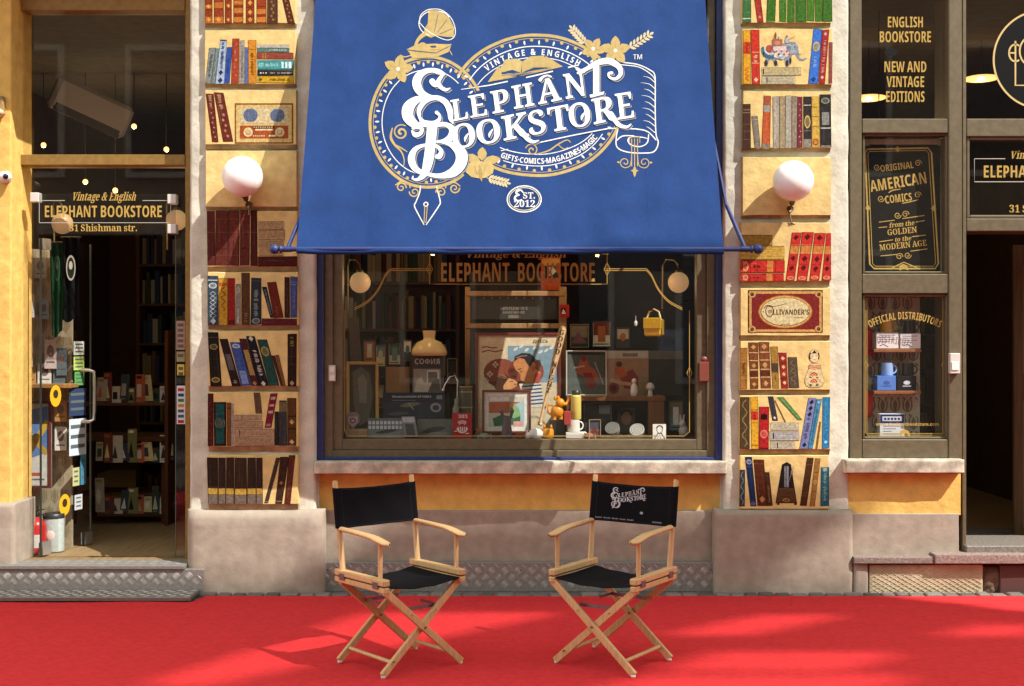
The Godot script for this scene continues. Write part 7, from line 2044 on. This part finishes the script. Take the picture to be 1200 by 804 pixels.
# ---------- lamps on the pilasters, camera ----------
func lamps_and_small() -> void:
	var opal := mat("f4f0ee", 0.28)
	opal.subsurf_scatter_enabled = true
	opal.subsurf_scatter_strength = 0.25
	for q in [[284.0, 207.0, "white opal globe lamp on the left painted pilaster"], [929.5, 212.0, "white opal globe lamp on the right painted pilaster"]]:
		var c := P(q[0], q[1], 0.185)
		var t := thing("wall_lamp", q[2], "lamp", P(q[0], q[1] + 40, 0.04), "globe lamps on the pilasters")
		part(t, "globe", MB.new().ball(c, Vector3.ONE * 0.1305, 40), opal, true)
		part(t, "collar", MB.new().tube([c + Vector3(0.006, -0.115, -0.04), c + Vector3(0.008, -0.14, -0.075)], [0.022, 0.016], 14), mat("5a4a34", 0.5, 0.3), true)
		part(t, "arm", MB.new().tube([c + Vector3(0.008, -0.135, -0.07), c + Vector3(0.01, -0.16, -0.12), Vector3(c.x + 0.012, c.y - 0.165, 0.037)], 0.008, 10), mat("5a4a34", 0.5, 0.3), true)
		part(t, "rose", MB.new().tube([Vector3(c.x + 0.012, c.y - 0.165, 0.036), Vector3(c.x + 0.012, c.y - 0.165, 0.052)], 0.022, 14), mat("6a583c", 0.5, 0.3), true)
		part(t, "cable", MB.new().tube([Vector3(c.x + 0.012, c.y - 0.17, 0.046), Vector3(c.x + 0.012, c.y - 0.21, 0.044), Vector3(c.x + 0.018, c.y - 0.255, 0.044), Vector3(c.x + 0.05, c.y - 0.268, 0.03), Vector3(c.x + 0.24, c.y - 0.262, 0.024)] if q[0] > 500 else [Vector3(c.x + 0.012, c.y - 0.17, 0.046), Vector3(c.x + 0.014, c.y - 0.2, 0.044), Vector3(c.x + 0.012, c.y - 0.232, 0.044)], 0.005, 6), mat("8a7a60", 0.6), true)
	var sc := thing("security_camera", "small white dome security camera on the yellow wall at the left edge", "camera", P(5, 207, 0.0))
	var c := P(5, 207, 0.03)
	part(sc, "base", MB.new().tube([c + Vector3(0, 0, -0.03), c + Vector3(0, 0, 0.0)], 0.04, 18), mat("d9d6d0", 0.4), true)
	part(sc, "housing", MB.new().ball(c + Vector3(0.012, -0.002, 0.018), Vector3(0.04, 0.036, 0.036), 18), mat("e2dfda", 0.35), true)
	part(sc, "lens", MB.new().ball(c + Vector3(0.024, -0.004, 0.04), Vector3(0.02, 0.02, 0.018), 14), mat("1a1a1e", 0.15), true)
	var hk := thing("wall_light_bracket", "old broken wall fitting above the security camera at the left edge", "wall fitting", P(-4, 128, 0.02))
	part(hk, "plate", slab(MB.new(), -10, 112, 4, 134, 0.03, -0.01, 0.008), mat("a88a5c", 0.7, 0.0, "stain", 4.0))
	part(hk, "cup", MB.new().ball(P(-4, 132, 0.05), Vector3(0.05, 0.03, 0.05), 14), mat("c9b088", 0.5), true)

# ---------- folding canvas chairs ----------
func chairs() -> void:
	director_chair(Vector3(-0.572, 0.014, 1.854), 40.5, false, "folding wooden director's chair with plain black canvas back, the left of the two")
	director_chair(Vector3(0.519, 0.014, 1.826), -34.0, true, "folding wooden director's chair with white lettering on its black canvas back")
func director_chair(at: Vector3, deg: float, printed: bool, label: String) -> void:
	var t := thing("director_chair", label, "chair", Vector3.ZERO, "folding chairs on the red carpet")
	var wood := mat("d6ae7a", 0.42, 0.0, "wood", 2.5, "wood", 0.25, false, false)
	var cloth := mat("0f0e13", 0.9, 0.0, "cloth", 3.0, "cloth", 0.4, false, false)
	var steel := mat("8b858c", 0.35, 0.8, "metal", 3.0, "", 1.0, false, false)
	var hw := 0.235
	var hz := 0.195
	# crossing legs: front pair and rear pair
	for z in [hz, -hz]:
		var sg: float = 1.0 if z > 0 else -1.0
		part(t, "leg", MB.new().bar(Vector3(-hw, 0.425, z + 0.012), Vector3(hw, 0.012, z + 0.012), 0.020, 0.036, Vector3.BACK.cross(Vector3(hw, -0.2, 0)).normalized(), 0.003), wood)
		part(t, "leg", MB.new().bar(Vector3(hw, 0.425, z - 0.012), Vector3(-hw, 0.012, z - 0.012), 0.020, 0.036, Vector3.BACK.cross(Vector3(-hw, -0.2, 0)).normalized(), 0.003), wood)
		part(t, "pivot_bolt", MB.new().tube([Vector3(0, 0.219, z - 0.026), Vector3(0, 0.219, z + 0.026)], 0.006, 10), steel, true)
		for s in [-1.0, 1.0]:
			part(t, "foot_glide", MB.new().lathe([Vector2(0, 0), Vector2(0.010, 0), Vector2(0.012, 0.006), Vector2(0.012, 0.014), Vector2(0, 0.014)], Vector3(s * (hw - 0.006), -0.001, z + (0.012 if s > 0 else -0.012)), 10), mat("cfc9be", 0.4), true)
			part(t, "bolt_head", MB.new().ball(Vector3(s * 0.085, 0.219 + 0.076, z + (0.024 if s < 0 else 0.0)), Vector3(0.005, 0.005, 0.004), 8), mat("b59a5c", 0.3, 0.8), true)
	# stretchers low between front and rear feet
	for s in [-1.0, 1.0]:
		part(t, "stretcher", MB.new().tube([Vector3(s * 0.175, 0.068, -hz), Vector3(s * 0.175, 0.068, hz)], 0.010, 10), wood, true)
		# lower seat rail that the canvas wraps
		part(t, "seat_rail", MB.new().cbox(Vector3(s * hw - 0.016, 0.418, -0.225), Vector3(s * hw + 0.016, 0.446, 0.225), 0.004), wood)
		# side frame: bottom rail, two posts, armrest
		part(t, "side_rail", MB.new().cbox(Vector3(s * hw - 0.020, 0.452, -0.222), Vector3(s * hw + 0.020, 0.484, 0.222), 0.005), wood)
		for z in [0.15, -0.15]: part(t, "hinge", MB.new().cbox(Vector3(s * (hw + 0.0195) - 0.0015, 0.434, z - 0.024), Vector3(s * (hw + 0.0195) + 0.0015, 0.468, z + 0.024), 0.001), steel)
		part(t, "front_post", MB.new().tube([Vector3(s * hw, 0.48, 0.165), Vector3(s * hw, 0.52, 0.165), Vector3(s * hw, 0.60, 0.165), Vector3(s * hw, 0.662, 0.165)], [0.011, 0.012, 0.012, 0.010], 12), wood, true)
		part(t, "back_post", MB.new().tube([Vector3(s * hw, 0.48, -0.17), Vector3(s * (hw + 0.002), 0.66, -0.195), Vector3(s * (hw + 0.006), 0.925, -0.235), Vector3(s * (hw + 0.006), 0.93, -0.236)], [0.015, 0.014, 0.0135, 0.010], 14), wood, true)
		# armrest with a rounded flat blade
		var n := 14
		var m := MB.new()
		var prev := []
		for i in n + 1:
			var u := float(i) / n
			var z := lerpf(-0.20, 0.245, u)
			var hwid := 0.017 + 0.011 * smoothstep(0.15, 0.75, u)
			hwid *= sqrt(maxf(0.02, 1.0 - pow(maxf(0.0, (u - 0.90) / 0.10), 2.0)))
			var y := 0.676 - 0.018 * smoothstep(0.6, 1.0, u) + 0.012 * (1.0 - u)
			var ring := []
			for k in 10:
				var a := TAU * k / 10
				ring.append(Vector3(s * hw + cos(a) * hwid, y + sin(a) * 0.0125 * (0.75 if u > 0.95 else 1.0), z))
			if i:
				for k in 10: m.quad(prev[k], prev[(k + 1) % 10], ring[(k + 1) % 10], ring[k])
			else:
				for k in range(1, 9): m.tri(ring[0], ring[k], ring[k + 1])
			if i == n:
				for k in range(1, 9): m.tri(ring[0], ring[k + 1], ring[k])
			prev = ring
		part(t, "armrest", m, wood, true)
		# metal spreader braces
		part(t, "brace", MB.new().bar(Vector3(s * 0.10, 0.315, hz - 0.03) if s > 0 else Vector3(-0.10, 0.315, -hz + 0.03), Vector3(s * 0.10, 0.315, hz - 0.16) if s > 0 else Vector3(-0.10, 0.315, -hz + 0.16), 0.004, 0.016), steel)
	part(t, "spreader", MB.new().bar(Vector3(-0.105, 0.312, hz - 0.034), Vector3(0.105, 0.312, hz - 0.034), 0.004, 0.018, Vector3.UP, 0.001), steel)
	part(t, "spreader", MB.new().bar(Vector3(-0.105, 0.312, -hz + 0.034), Vector3(0.105, 0.312, -hz + 0.034), 0.004, 0.018, Vector3.UP, 0.001), steel)
	# seat canvas: sags between the rails
	var sm := MB.new()
	var N := 16
	for i in N:
		for k in 10:
			for top in [1.0, 0.0]:
				var v := []
				for o in [[0, 0], [0, 1], [1, 1], [1, 0]]:
					var u := float(i + o[0]) / N
					var w := float(k + o[1]) / 10.0
					var x := lerpf(-hw - 0.014, hw + 0.014, u)
					var sag := 0.038 * (1.0 - pow(2.0 * u - 1.0, 2.0)) * (0.75 + 0.25 * sin(w * PI))
					v.append(Vector3(x, 0.4505 - sag - (0.0 if top > 0.5 else 0.003) + 0.002 * sin(u * 22.0 + w * 3.0) * (1.0 - pow(2.0 * u - 1.0, 2.0)), lerpf(-0.205, 0.212, w)))
				if top > 0.5: sm.quad(v[0], v[3], v[2], v[1])
				else: sm.quad(v[0], v[1], v[2], v[3])
	part(t, "seat_canvas", sm, cloth, true)
	# back canvas: bows backwards a little, sleeves round both posts
	var bk := func(u: float, w: float, off: float) -> Vector3:
		var x := lerpf(-hw - 0.024, hw + 0.024, u)
		var y := lerpf(0.69, 0.895, w)
		y -= 0.012 * (1.0 - pow(2.0 * u - 1.0, 2.0)) * (0.4 + 0.6 * w)
		var z := -0.195 - (y - 0.66) * 0.15
		var dx := absf(x) - hw - 0.005
		var cyl := sqrt(maxf(0.0, 0.019 * 0.019 - dx * dx)) if absf(dx) < 0.019 else 0.0
		var mid := 0.0165 - 0.026 * (1.0 - pow(absf(x) / hw, 2.0)) + 0.0025 * sin(u * 17.0 + w * 5.0) if dx < 0.0 else 0.0
		if off < -0.0025: return Vector3(x, y, z - maxf(cyl, -mid + 0.003 if dx < 0.0 else 0.0))
		return Vector3(x, y, z + (maxf(cyl, mid) if dx > -0.019 else mid) + off)
	var bm := MB.new()
	for i in 64:
		for k in 10:
			for f in [1.0, -1.0]:
				var v := []
				for o in [[0, 0], [0, 1], [1, 1], [1, 0]]:
					var u: float = (i + o[0]) / 64.0
					v.append(bk.call(u, (k + o[1]) / 10.0, 0.0 if f > 0 else -0.003))
				if f > 0: bm.quad(v[0], v[1], v[2], v[3])
				else: bm.quad(v[0], v[3], v[2], v[1])
	var back := part(t, "back_canvas", bm, cloth, true)
	# stitched hems: fine raised thread lines
	var thread := mat("2c2a32", 0.9)
	for w in [0.035, 0.965]:
		var pts := []
		for i in 41: pts.append(bk.call(0.09 + 0.82 * i / 40.0, w, 0.0008))
		part(back, "stitching", MB.new().tube(pts, 0.0012, 5), thread)
	for u in [0.085, 0.915]:
		var pts := []
		for i in 13: pts.append(bk.call(u, i / 12.0, 0.0008))
		part(back, "stitching", MB.new().tube(pts, 0.0012, 5), thread)
	if printed:
		var a := Art.new()
		a.host = self
		a.step = 0.0003
		# emblem units: 300..935 across, 160..490 down
		a.to3 = func(p: Vector2, up: float) -> Vector3: return bk.call(p.x, 1.0 - p.y, 0.0012 + up)
		a.k = 1.0
		var b := Art.new()
		b.host = self
		b.step = 0.0003
		b.to3 = func(p: Vector2, up: float) -> Vector3: return bk.call(0.235 + (p.x - 300.0) / 640.0 * 0.41, 1.0 - (0.05 + (p.y - 160.0) / 330.0 * 0.60), 0.0012 + up)
		name_letters(b, h("c9c4c6"), 1.0)
		part(back, "name_print", b.mb, ink)
		a.rect(0.575, 0.68, 0.61, 0.74, h("a8a4a6"), 1)
		part(back, "badge_print", a.mb, ink)
		a.mb = MB.new()
		for i in 30:
			if i % 6 == 5: continue
			a.rect(0.085 + i * 0.0148, 0.895 + 0.012 * (i % 3) * 0.4, 0.085 + i * 0.0148 + 0.010, 0.93, h("8f8b8e"), 1)
		part(back, "dedication_print", a.mb, ink)
		a.mb = MB.new()
		for i in 8: a.rect(0.73 + i * 0.0148, 0.90, 0.74 + i * 0.0148, 0.935, h("8f8b8e"), 1)
		part(back, "small_print", a.mb, ink)
	t.position = at
	t.rotation_degrees.y = deg

# ---------- unseen houses across the street, placed to shade the carpet and mirror in the panes ----------
func opposite() -> void:
	var t := thing("unseen_opposite_house", "unseen tall house across the street, its roof shaped to shade and streak the carpet", "building", Vector3(5, 0, 16))
	var wm := mat("b9ab95", 0.93, 0.0, "plaster", 0.3)
	var x0 := 13.5
	var x1 := 33.0
	part(t, "wall", MB.new().box(Vector3(x0, 0, 14.3), Vector3(x1, 19.5, 22.0)), wm)
	part(t, "cornice", MB.new().cbox(Vector3(x0 - 0.2, 19.5, 14.0), Vector3(x1 + 0.2, 19.9, 22.0), 0.05), wm)
	for f in 5:
		for i in 6:
			var wx := x0 + 2.0 + i * 2.9
			var wy := 1.0 + f * 3.8
			var win := part(t, "window", MB.new().box(Vector3(wx - 0.1, wy - 0.1, 14.2), Vector3(wx + 1.3, wy + 2.2, 14.299)), mat("d8d2c4", 0.8))
			part(win, "pane", MB.new().box(Vector3(wx, wy, 14.18), Vector3(wx + 1.2, wy + 2.1, 14.198)), mat("2a3036", 0.15))
	# unseen roof over an added open terrace, eave shaped to shade carpet and wall foot
	var slope := func(x: float, z: float) -> Vector3: return Vector3(x, z + 14.0, z)
	var rm := mat("7a4a38", 0.9, 0.0, "stone", 0.5)
	# added skylights, shaped to throw sun patches on the carpet: foot z, top z, then left and right x at the foot and at the top
	var lights := [[15.43, 16.47, 22.40, 22.92, 22.45, 22.95], [17.24, 17.98, 23.25, 24.25, 23.4, 24.35], [18.15, 18.7, 23.5, 24.8, 23.6, 24.9], [15.3, 18.5, 19.9, 21.1, 21.3, 21.6], [15.97, 16.5, 23.97, 24.4, 24.0, 24.5]]
	var cuts := [14.06, 15.2, 22.0]
	for l in lights:
		cuts.append(l[0]); cuts.append(l[1])
	cuts.sort()
	var roof := MB.new()
	var below := Vector3(0, -1, 0)
	var face := func(m: MB, l0: float, r0: float, l1: float, r1: float, za: float, zb: float) -> void:
		var k := [slope.call(l0, za), slope.call(r0, za), slope.call(r1, zb), slope.call(l1, zb)]
		m.out4(k[0], k[1], k[2], k[3], (k[0] + k[2]) / 2 + below)
	for i in cuts.size() - 1:
		var za: float = cuts[i]
		var zb: float = cuts[i + 1]
		if zb - za < 0.001: continue
		var row := []
		for l in lights:
			if l[0] <= za + 0.001 and l[1] >= zb - 0.001:
				var ta: float = (za - l[0]) / (l[1] - l[0])
				var tb: float = (zb - l[0]) / (l[1] - l[0])
				row.append([lerpf(l[2], l[4], ta), lerpf(l[3], l[5], ta), lerpf(l[2], l[4], tb), lerpf(l[3], l[5], tb)])
		row.sort_custom(func(p: Array, q: Array) -> bool: return p[0] < q[0])
		var ca := x0
		var cb := x0
		for r in row:
			face.call(roof, ca, r[0], cb, r[2], za, zb)
			ca = r[1]; cb = r[3]
		var low := zb < 15.21
		face.call(roof, ca, 22.2 if low else x1, cb, 23.86 if low else x1, za, zb)
	face.call(roof, 18.3, 21.5, 18.3, 21.5, 13.32, 14.06)
	part(t, "roof", roof, rm)
	for l in lights:
		var m := MB.new()
		face.call(m, l[2], l[3], l[4], l[5], l[0], l[1])
		part(t, "added_skylight", m, glass(0.25, "3a3630"))
	for i in 5: part(t, "column", MB.new().box(Vector3(x0 + 0.5 + i * 4.6, 19.9, 21.0), Vector3(x0 + 0.9 + i * 4.6, 34.8, 21.4)), wm)
	# unseen lower neighbour behind the camera, placed to mirror in the panes
	var n := thing("unseen_neighbour_house", "unseen two storey house behind the photographer, placed to mirror in the panes", "building", Vector3(0, 0, 18))
	part(n, "wall", MB.new().box(Vector3(-16, 0, 15.0), Vector3(13.3, 8.4, 22.0)), mat("a99b86", 0.93, 0.0, "plaster", 0.3))
	part(n, "cornice", MB.new().cbox(Vector3(-16.2, 8.4, 14.7), Vector3(13.4, 8.8, 22.2), 0.05), wm)
	for f in 2:
		for i in 11:
			var wx := -15.0 + i * 2.6
			var wy := 1.0 + f * 3.9
			var win := part(n, "window", MB.new().box(Vector3(wx - 0.12, wy - 0.12, 14.9), Vector3(wx + 1.32, wy + 2.4, 14.999)), mat("d8d2c4", 0.8))
			part(win, "pane", MB.new().box(Vector3(wx, wy, 14.88), Vector3(wx + 1.2, wy + 2.28, 14.898)), mat("2a3036", 0.15))
